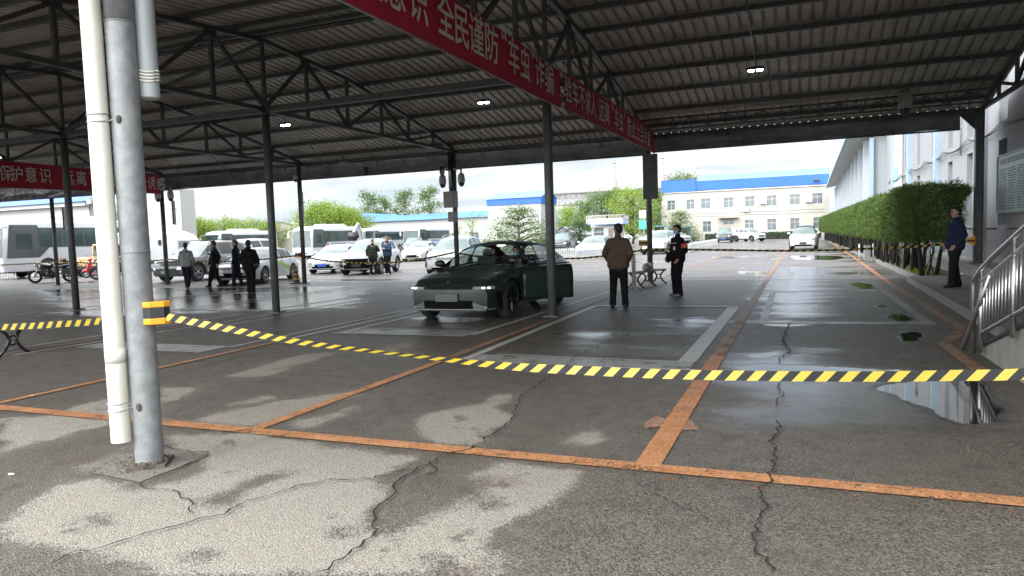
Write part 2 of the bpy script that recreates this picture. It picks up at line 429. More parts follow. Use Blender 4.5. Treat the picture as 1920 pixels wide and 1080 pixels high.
dry_polys = [
    [(-4.89,4.27),(-4.16,4.52),(-3.64,4.42),(-3.22,4.39),(-2.57,4.34),(-2.56,4.05),(-2.52,3.82),(-2.21,3.26),(-2.02,3.16),(-1.93,3.39),(-1.88,3.61),(-1.83,3.9),(-1.97,4.17),(-1.9,4.39),(-1.38,4.38),(-1.29,4.16),(-1.31,3.87),(-1.38,3.6),(-1.54,3.23),(-1.47,3.11),(-1.31,3.04),(-1.3,2.88),(-1.6,2.78),(-2.82,2.38),(-3.14,2.44),(-3.28,2.51),(-3.56,2.46),(-4.0,2.39),(-4.23,2.54),(-4.4,2.87),(-4.59,3.16),(-4.37,3.28),(-3.98,3.24),(-3.82,3.4),(-3.79,3.69),(-4.36,3.9)],
    [(-4.83,3.47),(-4.9,3.74),(-4.92,3.99),(-4.67,3.81),(-4.54,3.46),(-4.66,3.4)],
    [(-6.95,4.25),(-6.49,4.5),(-5.87,4.5),(-5.7,4.4),(-5.74,3.92),(-5.78,3.51)],
    [(-6.65,4.62),(-6.7,4.92),(-6.69,5.25),(-5.95,5.16),(-5.31,4.6),(-5.83,4.55),(-6.36,4.61)],
    [(-5.09,4.66),(-5.05,4.96),(-4.87,5.24),(-4.74,5.55),(-4.4,6.05),(-4.18,6.03),(-4.22,5.45),(-4.25,5.17),(-4.31,4.69)],
    [(-4.06,4.94),(-3.93,5.26),(-3.94,5.64),(-3.84,5.43),(-3.82,5.23),(-3.81,4.91),(-3.79,4.74),(-3.99,4.74)],
    [(-6.31,6.43),(-6.36,6.98),(-6.49,7.97),(-6.05,8.42),(-5.97,7.77),(-5.82,6.75),(-5.87,6.44)],
    [(-6.61,5.75),(-6.08,5.85),(-5.94,5.49),(-5.9,5.11)],
    [(-3.06,5.17),(-3.08,5.47),(-2.94,5.71),(-2.79,6.04),(-2.75,6.46),(-2.58,6.33),(-2.51,5.77),(-2.25,5.46),(-2.31,5.04),(-2.25,4.7),(-2.52,4.71),(-2.79,4.86)],
    [(-1.67,4.98),(-1.62,5.23),(-1.52,5.32),(-1.42,5.09),(-1.5,4.94)],
    [(-5.18,5.36),(-5.08,5.7),(-4.89,5.65),(-5.01,5.29)],
    [(-5.61,8.37),(-5.61,9.38),(-5.3,9.17),(-5.18,8.1)],
]
wet_cut = [
    [(-3.43,3.22),(-3.32,3.35),(-3.37,3.59),(-3.27,3.84),(-3.16,3.82),(-3.22,3.43),(-3.15,3.21),(-3.21,3.11)],
    [(-1.72,2.97),(-1.66,3.02),(-1.52,2.88),(-1.54,2.82)],
    [(-2.42,3.08),(-2.3,3.15),(-2.23,3.07),(-2.33,3.0)],
    [(-1.73,3.7),(-1.65,3.74),(-1.6,3.65),(-1.67,3.59)],
    [(-2.87,2.59),(-2.72,2.65),(-2.66,2.55),(-2.77,2.53)],
    [(-3.89,2.77),(-3.77,2.85),(-3.64,2.73),(-3.76,2.69)],
]
pud_polys = [
    [(1.45,8.06),(1.71,8.12),(1.61,7.01),(1.48,6.36),(1.17,6.23),(0.98,6.34),(0.94,6.74),(0.78,7.11),(0.64,7.41),(0.79,7.8)],
    [(-0.7,8.29),(-0.45,8.58),(0.0,8.58),(0.76,8.55),(1.26,8.53),(1.03,8.24),(0.0,8.07),(-0.54,8.04)],
    [(1.23,11.2),(1.39,11.61),(1.62,11.65),(1.63,11.11),(1.51,10.64),(1.31,10.56),(1.22,10.73)],
    [(1.33,13.41),(1.53,14.0),(1.73,13.93),(1.73,13.15),(1.6,12.58),(1.42,12.62)],
    [(1.23,20.88),(1.53,21.87),(1.78,20.85),(1.78,19.59),(1.51,19.11),(1.31,19.61)],
    [(-0.56,41.43),(0.58,42.42),(1.98,40.91),(2.08,38.05),(1.4,35.88),(-0.21,37.12)],
    [(-1.53,39.67),(-0.75,40.03),(-0.66,37.94),(-1.4,37.61)],
    [(-0.59,12.5),(-0.24,12.69),(0.25,12.61),(0.23,12.12),(-0.15,11.94),(-0.55,12.01)],
    [(-2.21,27.86),(-1.07,27.64),(-0.84,26.28),(-1.29,24.86),(-1.96,25.84)],
    [(-4.87,42.75),(-2.78,42.53),(-2.63,40.17),(-4.45,40.25)],
    [(-0.36,26.51),(-0.12,26.79),(-0.06,24.42),(-0.3,24.45)],
    [(1.03,9.36),(1.18,9.47),(1.16,9.28),(1.04,9.22)],
    [(1.36,15.38),(1.61,15.6),(1.58,15.0),(1.36,14.88)],
    [(1.44,12.16),(1.52,12.24),(1.5,12.05),(1.42,11.97)],
    [(-0.64,9.14),(-0.24,9.51),(-0.15,9.28),(-0.35,8.93),(-0.59,8.92)],
]
film_polys = [
    [(-0.49,6.27),(-0.3,6.51),(-0.08,6.61),(0.25,6.46),(0.16,6.19),(-0.08,5.98),(-0.36,5.98)],
    [(-0.87,8.03),(1.92,8.5),(1.5,6.29),(0.76,6.08),(0.23,5.94),(-0.47,5.75),(-0.7,6.41)],
    [(-0.88,9.3),(0.38,9.76),(0.32,8.14),(-0.8,7.89)],
    [(-1.6,30.86),(1.17,30.13),(0.34,12.84),(-0.58,12.72)],
    [(-2.26,12.52),(-1.59,13.0),(-1.33,11.91),(-1.49,10.93),(-1.96,11.04)],
    [(-3.43,10.62),(-2.65,10.93),(-2.41,9.95),(-3.17,9.81)],
    [(-32.77,20.5),(-13.32,22.47),(-7.89,13.26),(-12.76,11.22),(-15.33,9.53)],
    [(-3.17,9.81),(-1.36,9.42),(-1.28,8.89),(-3.31,8.82)],
    [(-7.37,12.8),(-5.35,12.3),(-5.48,10.97),(-6.43,11.35)],
]
dirtx = [-900, -500, -300, -200, -150, -120, -100, -85, -70, -60, -52, -46, -40]
xs = dirtx + list(np.arange(-36, -13, 0.8)) + list(np.arange(-13, 3.2, 0.09)) + list(np.arange(3.2, 8, 0.4)) + [9, 12, 16, 22, 30, 45, 70, 120, 250, 500, 900]
ys = [-200, -60, -20, -8, -3, 0, 1.0, 1.6] + list(np.arange(2.0, 10, 0.07)) + list(np.arange(10, 28, 0.16)) + list(np.arange(28, 62, 0.5)) + [64, 68, 74, 82, 92, 105, 120, 140, 170, 220, 300, 450, 700, 1400]
nx, ny = len(xs), len(ys)
gx, gy = np.meshgrid(np.array(xs), np.array(ys))
gx = gx.ravel(); gy = gy.ravel()
near = (gx > -40) & (gx < 9) & (gy > 1) & (gy < 66)
def field(polys):
    f = np.full(gx.shape, -3.0)
    for p in polys:
        f[near] = np.maximum(f[near], sdf(gx[near], gy[near], p))
    return np.clip(f, -3, 3)
f_dry = field(dry_polys); f_cut = field(wet_cut)
f_dry = np.minimum(f_dry, -f_cut)
f_pud = field(pud_polys); f_film = field(film_polys)
f_film = np.where((gx < -8) & (f_film > -2.9), f_film - 1.25, f_film)
verts = np.zeros((nx * ny, 3)); verts[:, 0] = gx; verts[:, 1] = gy
faces = [(j * nx + i, j * nx + i + 1, (j + 1) * nx + i + 1, (j + 1) * nx + i) for j in range(ny - 1) for i in range(nx - 1)]
me = bpy.data.meshes.new('ground'); me.from_pydata(verts.tolist(), [], faces)
for nme, arr in (('dry', f_dry), ('pud', f_pud), ('film', f_film)):
    a = me.attributes.new(nme, 'FLOAT', 'POINT'); a.data.foreach_set('value', arr.astype(np.float32))
ground = bpy.data.objects.new('ground', me); link(ground); tag(ground, 'dark wet asphalt yard with pale dry patches and cracks', kind='structure')

def ground_mat():
    m = bpy.data.materials.new('wet_asphalt'); m.use_nodes = True
    nt = m.node_tree; b = nt.nodes['Principled BSDF']; N = nt.nodes.new; L = nt.links.new
    geo = N('ShaderNodeNewGeometry'); P = geo.outputs['Position']
    def noi(scale, det=4, ro=0.5, vec=P):
        n = N('ShaderNodeTexNoise'); n.inputs['Scale'].default_value = scale; n.inputs['Detail'].default_value = det; n.inputs['Roughness'].default_value = ro
        L(vec, n.inputs['Vector']); return n.outputs['Fac']
    def math_(op, a, bb, c=None):
        n = N('ShaderNodeMath'); n.operation = op
        for i, v in enumerate((a, bb, c)):
            if v is None: continue
            if isinstance(v, (int, float)): n.inputs[i].default_value = v
            else: L(v, n.inputs[i])
        return n.outputs[0]
    def rng(v, a, bb, c=0.0, d=1.0, smooth=True):
        n = N('ShaderNodeMapRange'); n.interpolation_type = 'SMOOTHSTEP' if smooth else 'LINEAR'
        L(v, n.inputs[0]); n.inputs[1].default_value = a; n.inputs[2].default_value = bb; n.inputs[3].default_value = c; n.inputs[4].default_value = d
        return n.outputs[0]
    def mix(f, a, bb):
        n = N('ShaderNodeMixRGB')
        if isinstance(f, (int, float)): n.inputs[0].default_value = f
        else: L(f, n.inputs[0])
        for i, v in ((1, a), (2, bb)):
            if isinstance(v, tuple): n.inputs[i].default_value = v + (1,)
            else: L(v, n.inputs[i])
        return n.outputs[0]
    def attr(nm):
        n = N('ShaderNodeAttribute'); n.attribute_name = nm; return n.outputs['Fac']
    sepn = N('ShaderNodeSeparateXYZ'); L(P, sepn.inputs[0])
    # aggregate
    vor = N('ShaderNodeTexVoronoi'); vor.inputs['Scale'].default_value = 105; L(P, vor.inputs['Vector'])
    vc = N('ShaderNodeSeparateXYZ'); L(vor.outputs['Color'], vc.inputs[0])
    sp = math_('ADD', math_('MULTIPLY', vc.outputs[0], 0.65), math_('MULTIPLY', noi(160, 2), 0.5))
    edge = noi(2.6, 9, 0.62)
    edge_f = noi(22, 4, 0.6)
    e2 = math_('ADD', math_('MULTIPLY', math_('SUBTRACT', edge, 0.5), 0.42), math_('MULTIPLY', math_('SUBTRACT', edge_f, 0.5), 0.10))
    dry = rng(math_('ADD', math_('ADD', attr('dry'), e2), math_('MULTIPLY', math_('SUBTRACT', sp, .55), .10)), -0.05, 0.07)
    # scattered damp spots inside the dry area
    spots = rng(noi(3.2, 6, 0.6), 0.60, 0.66)
    dry = math_('MULTIPLY', dry, math_('SUBTRACT', 1.0, math_('MULTIPLY', spots, 0.75)))
    pud = rng(math_('ADD', attr('pud'), math_('MULTIPLY', e2, 0.95)), -0.05, 0.07)
    mp = N('ShaderNodeMapping'); mp.inputs['Scale'].default_value = (0.22, 0.9, 1); L(P, mp.inputs[0])
    fl_n = noi(1.4, 6, 0.6, mp.outputs[0])
    film = rng(math_('ADD', attr('film'), math_('MULTIPLY', math_('SUBTRACT', fl_n, 0.5), 2.2)), -0.35, 0.55)
    # rain water lying in the open yard behind the roof
    outd = rng(sepn.outputs['Y'], 22.6, 23.6)
    mp2 = N('ShaderNodeMapping'); mp2.inputs['Scale'].default_value = (0.10, 0.28, 1); L(P, mp2.inputs[0])
    yp = rng(noi(1.3, 5, 0.55, mp2.outputs[0]), 0.50, 0.60)
    film = math_('MAXIMUM', film, math_('MULTIPLY', outd, yp))
    big = noi(0.55, 6, 0.6)
    mid = noi(4.5, 6, 0.65)
    wetc = mix(rng(sp, 0.25, 1.0), (0.042, 0.036, 0.030), (0.188, 0.162, 0.132))
    wetc = mix(rng(big, 0.35, 0.7, 0, 0.55), wetc, (0.105, 0.090, 0.074))
    wetc = mix(rng(mid, 0.45, 0.75, 0, 0.45), wetc, (0.036, 0.032, 0.029))
    dryc = mix(rng(sp, 0.2, 0.95), (0.185, 0.163, 0.135), (0.295, 0.268, 0.23))
    dryc = mix(rng(mid, 0.4, 0.75, 0, 0.35), dryc, (0.22, 0.195, 0.165))
    outc = mix(rng(mid, 0.3, 0.7), (0.125, 0.103, 0.095), (0.195, 0.168, 0.158))
    outc = mix(rng(big, 0.4, 0.65, 0, 0.6), outc, (0.105, 0.098, 0.096))
    damp = rng(math_('ADD', attr('dry'), math_('MULTIPLY', e2, 1.6)), -0.40, 0.10, 0, 0.24)
    wetc = mix(damp, wetc, (0.17, 0.15, 0.125))
    col = mix(dry, wetc, dryc)
    col = mix(outd, col, outc)
    # rusty stains along the drain line
    col = mix(math_('MULTIPLY', rng(noi(0.9, 5, 0.6), 0.58, 0.7), 0.35), col, (0.075, 0.048, 0.032))
    col = mix(math_('MULTIPLY', film, 0.45), col, (0.03, 0.03, 0.03))
    col = mix(pud, col, (0.012, 0.012, 0.011))
    L(col, b.inputs['Base Color'])
    ro = math_('ADD', math_('MULTIPLY', dry, 0.42), 0.44)
    ro = math_('ADD', ro, math_('MULTIPLY', math_('SUBTRACT', mid, 0.5), 0.22))
    fr = N('ShaderNodeMapRange'); L(film, fr.inputs[0]); fr.inputs[1].default_value = 0; fr.inputs[2].default_value = 1
    L(ro, fr.inputs[3]); fr.inputs[4].default_value = 0.10
    pr = N('ShaderNodeMapRange'); L(pud, pr.inputs[0]); L(fr.outputs[0], pr.inputs[3]); pr.inputs[4].default_value = 0.03
    L(pr.outputs[0], b.inputs['Roughness'])
    b.inputs['Specular IOR Level'].default_value = 0.42
    # relief
    h = math_('ADD', math_('MULTIPLY', vor.outputs['Distance'], -1.0), math_('MULTIPLY', noi(60, 3), 0.8))
    st = math_('SUBTRACT', 1.0, math_('MAXIMUM', pud, math_('MULTIPLY', film, 0.82)))
    bp = N('ShaderNodeBump'); bp.inputs['Distance'].default_value = 0.006; L(math_('MULTIPLY', st, 0.75), bp.inputs['Strength']); L(h, bp.inputs['Height'])
    # slow waviness of the asphalt
    bp2 = N('ShaderNodeBump'); bp2.inputs['Distance'].default_value = 0.02; bp2.inputs['Strength'].default_value = 0.25
    L(math_('MULTIPLY', noi(2.2, 3), math_('SUBTRACT', 1.0, pud)), bp2.inputs['Height']); L(bp.outputs[0], bp2.inputs['Normal'])
    L(bp2.outputs[0], b.inputs['Normal'])
    return m
M['ground'] = ground_mat()
me.materials.append(M['ground'])

def paint_mat(name, col, wear, col2=None, rough=0.5):
    """road paint with worn-away patches where the asphalt shows"""
    m = bpy.data.materials.new(name); m.use_nodes = True
    nt = m.node_tree; b = nt.nodes['Principled BSDF']; N = nt.nodes.new; L = nt.links.new
    geo = N('ShaderNodeNewGeometry'); P = geo.outputs['Position']
    def noi(scale, det=4, ro=0.5):
        n = N('ShaderNodeTexNoise'); n.inputs['Scale'].default_value = scale; n.inputs['Detail'].default_value = det; n.inputs['Roughness'].default_value = ro
        L(P, n.inputs['Vector']); return n.outputs['Fac']
    a = N('ShaderNodeMath'); a.operation = 'MULTIPLY_ADD'; L(noi(2.5, 8, 0.7), a.inputs[0]); a.inputs[1].default_value = 1.0
    s = N('ShaderNodeMath'); s.operation = 'MULTIPLY'; L(noi(55, 3, 0.6), s.inputs[0]); s.inputs[1].default_value = 0.7; L(s.outputs[0], a.inputs[2])
    r = N('ShaderNodeMapRange'); L(a.outputs[0], r.inputs[0]); r.inputs[1].default_value = wear; r.inputs[2].default_value = wear + 0.10
    r.inputs[3].default_value = 1; r.inputs[4].default_value = 0
    cr = N('ShaderNodeMixRGB'); L(noi(7, 5, 0.6), cr.inputs[0]); cr.inputs[1].default_value = tuple(c * 0.55 for c in col) + (1,)
    cr.inputs[2].default_value = tuple(col2 or tuple(min(1, c * 1.35) for c in col)) + (1,)
    vor = N('ShaderNodeTexVoronoi'); vor.inputs['Scale'].default_value = 75; L(P, vor.inputs['Vector'])
    vs = N('ShaderNodeSeparateXYZ'); L(vor.outputs['Color'], vs.inputs[0])
    mr = N('ShaderNodeMapRange'); L(vs.outputs[1], mr.inputs[0]); mr.inputs[3].default_value = 0.62; mr.inputs[4].default_value = 1.15
    cm = N('ShaderNodeVectorMath'); cm.operation = 'SCALE'; L(cr.outputs[0], cm.inputs[0]); L(mr.outputs[0], cm.inputs['Scale'])
    L(cm.outputs[0], b.inputs['Base Color']); b.inputs['Roughness'].default_value = rough
    bp = N('ShaderNodeBump'); bp.inputs['Distance'].default_value = 0.005; bp.inputs['Strength'].default_value = 0.25; L(vor.outputs['Distance'], bp.inputs['Height']); L(bp.outputs[0], b.inputs['Normal'])
    t = N('ShaderNodeBsdfTransparent'); mx = N('ShaderNodeMixShader')
    L(r.outputs[0], mx.inputs[0]); L(t.outputs[0], mx.inputs[1]); L(b.outputs[0], mx.inputs[2])
    L(mx.outputs[0], nt.nodes['Material Output'].inputs['Surface'])
    return m
M['orange'] = paint_mat('orange_road_paint', (0.54, 0.185, 0.05), 0.93, (0.60, 0.31, 0.155))
M['orange_worn'] = paint_mat('worn_orange_road_paint', (0.36, 0.155, 0.075), 0.93, (0.42, 0.27, 0.18))
M['orange_ghost'] = paint_mat('ghost_orange_road_paint', (0.36, 0.15, 0.065), 0.66, (0.42, 0.21, 0.11))
M['whitep'] = paint_mat('worn_white_road_paint', (0.52, 0.51, 0.48), 1.0, (0.68, 0.67, 0.63), 0.4)
M['whitef'] = paint_mat('faint_white_road_paint', (0.34, 0.34, 0.325), 0.90, (0.46, 0.46, 0.445), 0.35)
M['dark_patch'] = paint_mat('repair_patch', (0.03, 0.03, 0.03), 1.5, (0.05, 0.048, 0.045))

def stripe(mb, a, b, w, z, seg=1):
    a = Vector((a[0], a[1], 0)); b = Vector((b[0], b[1], 0)); d = (b - a).normalized(); n = Vector((-d.y, d.x, 0)) * w / 2
    prev = None
    for k in range(seg + 1):
        p = a.lerp(b, k / seg)
        cur = (p + n, p - n)
        if prev:
            mb.quad((prev[0].x, prev[0].y, z), (prev[1].x, prev[1].y, z), (cur[1].x, cur[1].y, z), (cur[0].x, cur[0].y, z))
        prev = cur
def marking(name, label, mt, runs, z):
    mb = MB()
    for (a, b, w) in runs: stripe(mb, a, b, w, z)
    o = mb.build(name, mt, merge='keep'); tag(o, label, kind='structure'); return o
marking('lane_line', 'bright orange line painted across the yard near the camera', M['orange'], [((-18, 4.53), (4.5, 4.56), 0.15)], 0.012)
marking('lane_line', 'second faint orange line below the cross line', M['orange_ghost'], [((-1.6, 4.40), (4.5, 4.42), 0.12)], 0.008)
marking('lane_line', 'orange lane line between the centre and right lanes', M['orange'], [((-0.94, 4.64), (-0.93, 9.0), 0.17)], 0.008)
marking('lane_line', 'worn orange lane line running away from the near one', M['orange_worn'], [((-0.93, 9.0), (-0.9, 62), 0.16)], 0.008)
marking('lane_line', 'orange line leading to the middle roof column', M['orange'], [((-4.25, 4.61), (-4.22, 8.0), 0.12)], 0.008)
marking('lane_line', 'rusty orange line at the foot of the middle roof column', M['orange_worn'], [((-4.22, 8.0), (-4.28, 12.6), 0.13), ((-4.3, 13.3), (-4.35, 22), 0.13)], 0.008)
marking('lane_line', 'orange lane line in the left bay', M['orange'], [((-7.66, 4.61), (-7.68, 8.9), 0.10)], 0.008)
marking('lane_line', 'far orange lane lines in the left bays', M['orange_worn'], [((-11.3, 5.2), (-11.2, 12), 0.10), ((-17.6, 13.5), (-17.6, 21), 0.12)], 0.008)
marking('lane_line', 'orange line along the kerb and ramp on the right', M['orange_worn'], [((1.75,8.13,0.0)[:2], (1.72,10.44,0.0)[:2], 0.16), ((1.72,10.44,0.0)[:2], (2.2,11.91,0.0)[:2], 0.16), ((2.2,11.91,0.0)[:2], (2.21,20.82,0.0)[:2], 0.16)], 0.008)
marking('lane_line', 'orange line along the planter kerb', M['orange'], [((2.21,20.82,0.0)[:2], (2.5,39.2,0.0)[:2], 0.14), ((2.5,39.2,0.0)[:2], (2.8,75.46,0.0)[:2], 0.14)], 0.008)
marking('lane_line', 'orange lines painted across the open yard', M['orange_worn'], [((-4.4, 23.6), (-4.2, 60), 0.12), ((-16, 30), (-2, 50), 0.12), ((-13, 26.2), (-1, 26.0), 0.12), ((-20, 27), (-9, 33), 0.12)], 0.008)
# white stall outlines
WB = [
    ((-4.0, 7.95), (-1.06, 8.05), 0.10), ((-3.72, 8.50), (-1.2, 8.42), 0.07),
]
marking('stall_outline', 'white box painted on the lane beside the middle column', M['whitep'],
        [((-3.98, 7.84), (-1.07, 7.97), 0.07), ((-3.72, 8.52), (-1.30, 8.46), 0.05), ((-4.1, 14.78), (-1.13, 14.78), 0.16), ((-7.3, 10.66), (-4.95, 10.62), 0.05), ((-7.4, 10.0), (-4.9, 9.98), 0.05)], 0.010)
marking('stall_outline', 'wide worn white bar at the near end of the white box', M['whitef'],
        [((-3.9, 8.18), (-1.15, 8.22), 0.60)], 0.004)
marking('stall_outline', 'long sides of the white box beside the middle column', M['whitep'],
        [((-1.24, 8.5), (-1.22, 14.68), 0.21), ((-3.97, 7.92), (-4.08, 14.72), 0.12), ((-4.85, 10.2), (-4.62, 22), 0.10)], 0.006)
marking('stall_outline', 'faint white box painted in the right lane', M['whitef'],
        [((-0.62, 12.35), (1.95, 12.6), 0.34), ((-0.66, 18.4), (1.92, 18.75), 0.14)], 0.004)
marking('stall_outline', 'sides of the faint white box in the right lane', M['whitef'],
        [((-0.56, 12.48), (-0.6, 18.33), 0.14), ((1.86, 12.72), (1.85, 18.66), 0.16)], 0.006)
marking('stall_outline', 'wide white bars in the left bays', M['whitef'],
        [((-7.35, 10.33), (-4.9, 10.30), 0.58), ((-10.75, 8.1), (-8.15, 8.1), 0.6), ((-14.4, 13.2), (-11.6, 13.2), 0.4), ((-10.4, 17.6), (-7.9, 17.6), 0.3), ((-17.2, 18.0), (-14.6, 18.0), 0.4)], 0.004)
marking('stall_outline', 'long white lane lines in the left bays', M['whitep'],
        [((-7.72, 9.0), (-7.62, 22), 0.10), ((-7.30, 10.5), (-7.15, 22), 0.10), ((-8.06, 8.3), (-8.05, 22), 0.08),
         ((-11.75, 7.0), (-11.5, 22), 0.09), ((-11.0, 7.0), (-10.6, 22), 0.09), ((-10.35, 10), (-10.2, 22), 0.08),
         ((-14.4, 9.5), (-14.3, 22), 0.10), ((-13.9, 9.5), (-13.8, 22), 0.08),
         ((-18.1, 11.5), (-18.0, 22), 0.10), ((-17.1, 11.5), (-17.0, 22), 0.10), ((-21.3, 14), (-21.2, 22), 0.10), ((-20.8, 14), (-20.7, 22), 0.10),
         ((-24.9, 16), (-24.8, 22), 0.10), ((-24.2, 16), (-24.1, 22), 0.10), ((-28.2, 18), (-28.1, 22), 0.1)], 0.006)
marking('stall_outline', 'white line painted across the mouth of the yard', M['whitep'], [((-34, 22.9), (-5.2, 22.9), 0.12), ((-3.9, 22.9), (2.4, 22.9), 0.10), ((-34, 25.2), (-14, 25.2), 0.12)], 0.010)
# orange arrow head ghost
mb = MB()
ar = [(-1.18,5.63),(-1.12,5.91),(-1.02,5.8),(-0.87,5.94),(-0.72,5.58),(-0.88,5.5),(-1.0,5.6),(-1.14,5.51)]
mb.quad(*[(x, y, 0.005) for x, y in ar]); tag(mb.build('lane_arrow', M['orange_worn'], merge='keep'), 'faded orange arrow head beside the lane line', kind='structure')

# ---------------- cracks (thin dark open seams)
M['crack'] = mat('crack_filled_with_dirt', (0.010, 0.009, 0.008), 0.95, 0, 0.3, 20)
def crack(pts, w=0.012, jit=0.03, seed=1, label='crack'):
    rnd = random.Random(seed)
    out = [Vector((pts[0][0], pts[0][1], 0))]
    for a, b in zip(pts[:-1], pts[1:]):
        a = Vector((a[0], a[1], 0)); b = Vector((b[0], b[1], 0)); n = max(2, int((b - a).length / 0.035))
        d = (b - a).normalized(); nn = Vector((-d.y, d.x, 0)); off = 0
        for k in range(1, n + 1):
            off = off * 0.75 + rnd.uniform(-jit, jit) * 0.55
            out.append(a.lerp(b, k / n) + nn * (off if k < n else 0))
    mb = MB(); vs = []; fs = []
    for i, p in enumerate(out):
        d = (out[min(i + 1, len(out) - 1)] - out[max(i - 1, 0)]).normalized(); nn = Vector((-d.y, d.x, 0))
        ww = w * rnd.uniform(0.35, 1.25) * (0.3 if i in (0, len(out) - 1) else 1)
        vs += [tuple(p + nn * ww / 2) [:2] + (0.016,), tuple(p - nn * ww / 2)[:2] + (0.016,)]
    for i in range(len(out) - 1): fs.append((2 * i, 2 * i + 1, 2 * i + 3, 2 * i + 2))
    mb.add(vs, fs)
    o = mb.build('pavement_crack', M['crack'], merge='keep'); tag(o, label, kind='structure')
crack([(-2.56,7.49),(-2.48,6.28),(-2.35,5.68),(-2.25,5.43),(-2.23,5.06),(-2.22,4.77),(-2.24,4.58),(-2.37,4.41),(-2.34,4.18),(-2.24,4.03),(-2.31,3.86)], 0.014, 0.035, 1, 'long crack running from the middle of the lane across the orange line')
crack([(-2.38,4.25),(-2.4,3.88),(-2.27,3.49),(-2.23,3.31),(-2.09,3.13),(-2.08,2.88),(-2.09,2.74),(-2.09,2.62)], 0.016, 0.035, 2, 'forked crack at the bottom of the yard')
crack([(-2.43,4.07),(-2.56,3.81),(-2.83,3.73),(-2.94,3.59),(-3.0,3.42),(-3.1,3.26),(-3.1,3.0),(-3.24,2.76),(-3.32,2.59),(-3.43,2.43),(-3.46,2.23)], 0.013, 0.04, 3, 'long crack across the dry patch')
crack([(-4.03,3.3),(-3.85,3.23),(-3.63,3.24),(-3.48,3.17),(-3.35,3.06),(-3.25,3.0)], 0.010, 0.03, 4, 'short crack beside the column base')
crack([(-0.18,5.99),(-0.18,5.31),(-0.15,5.0),(-0.19,4.65),(-0.21,4.31),(-0.17,4.1),(-0.21,3.86),(-0.22,3.64),(-0.14,3.42),(-0.12,3.27)], 0.014, 0.04, 5, 'crack down the right lane')
crack([(-0.15,12.34),(-0.22,10.59),(-0.13,9.66),(-0.21,8.67)], 0.02, 0.04, 6, 'wet crack in the right lane')
crack([(-0.17,7.68),(-0.14,6.87),(-0.19,6.5)], 0.012, 0.04, 7, 'short wet crack below the barrier tape')
crack([(-6.99,6.08),(-7.08,6.82),(-7.19,7.6),(-6.58,8.09),(-6.16,8.5)], 0.012, 0.03, 8, 'thin crack in the left bay')
crack([(-7.21,4.72),(-7.2,5.12),(-7.06,5.53)], 0.010, 0.03, 9, 'hairline crack at the left')
crack([(-2.54,7.82),(-2.65,8.74),(-2.59,9.42),(-2.44,10.78)], 0.014, 0.04, 10, 'crack inside the white box')
crack([(-1.26,9.22),(-0.61,9.15),(0.01,9.0),(0.34,8.79)], 0.010, 0.03, 11, 'thin crack across the right lane')
crack([(-0.84,4.11),(-0.68,3.99),(-0.45,3.78)], 0.008, 0.03, 12, 'hairline crack at the lower right')
crack([(-3.74,2.97),(-3.74,3.12)], 0.006, 0.02, 13, 'tiny crack')
crack([(-4.49,4.34),(-4.38,4.46),(-4.25,4.57)], 0.022, 0.03, 14, 'broken spot on the cross line')
# ---------------- square concrete footing round the near column
fp = [(-4.64,3.37),(-4.87,4.01),(-4.05,3.92),(-4.06,3.32)]
mb = MB(); mb.quad(*[(x, y, 0.005) for x, y in fp])
M['footing'] = paint_mat('footing_screed', (0.17, 0.155, 0.13), 0.90, (0.24, 0.22, 0.185), 0.85)
tag(mb.build('ground_patch', M['footing'], merge='keep'), 'square screed patch round the near column', kind='structure')
crack([(-4.86,4.0),(-4.08,3.94)], 0.012, 0.03, 21, 'joint round the footing, far edge')
crack([(-4.08,3.94),(-4.0,3.56),(-4.04,3.33)], 0.012, 0.02, 22, 'joint round the footing, near edge')
crack([(-4.86,4.0),(-4.77,3.71),(-4.68,3.42)], 0.009, 0.02, 23, 'joint round the footing, left edge')
for i, (x, y) in enumerate([(-5.11,3.17),(-7.69,5.05)]):
    mb = MB(); rr = random.Random(i + 40)
    mb.ell((x, y, 0.006), (rr.uniform(.02, .05), rr.uniform(.006, .015), 0.005), 8, 4)
    tag(mb.build('litter_scrap', M['paper'] if i < 3 else M['kerb']), ['white paper scrap at the left edge of the yard', 'tiny white scrap on the orange line corner', 'pale scrap below the cross line', 'small grey pebble in the left lane', 'small pebble on the dry patch', 'grey pebble near the orange lane line', 'pebble left of the orange lane line'][i], 'litter')

# ---------------- pavement, planter, plinth on the right
mb = MB(); mb.add([(2.45, 5, 0.148), (5.0, 5, 0.148), (5.0, 21.78, 0.148), (2.76, 21.78, 0.148), (2.48, 10.2, 0.148)], [(0, 1, 2, 3, 4)])
tag(mb.build('pavement', M['concrete'], merge='keep'), 'raised grey concrete pavement beside the building', kind='structure')
def kerbrun(name, label, pts, w, h, gap=0.012, L_=0.75):
    mb = MB(); rnd = random.Random(3)
    for a, b in zip(pts[:-1], pts[1:]):
        a = Vector((a[0], a[1], 0)); b = Vector((b[0], b[1], 0)); n = max(1, round((b - a).length / L_)); d = (b - a) / n
        for k in range(n):
            p = a + d * (k + 0.5); ln = d.length - gap
            mb.box((p.x + rnd.uniform(-.004, .004), p.y, h / 2 - 0.05 + rnd.uniform(-.004, .004)), (w, ln, h + 0.1), rz=math.atan2(-d.x, d.y))
    o = mb.build(name, M['kerb'], bevel=0.012); tag(o, label, kind='structure')
kerbrun('kerb', 'concrete kerb along the raised pavement', [(2.50, 10.2), (2.78, 21.8)], 0.14, 0.155)
kerbrun('kerb', 'low kerb along the planter bed', [(3.02, 22.2), (3.0, 50), (2.75, 92)], 0.14, 0.13)
mb = MB(); rnd = random.Random(5)
bx_, by_ = [3.09, 3.6, 4.2, 5.0], [21.78] + [22.5 + i for i in range(70)]
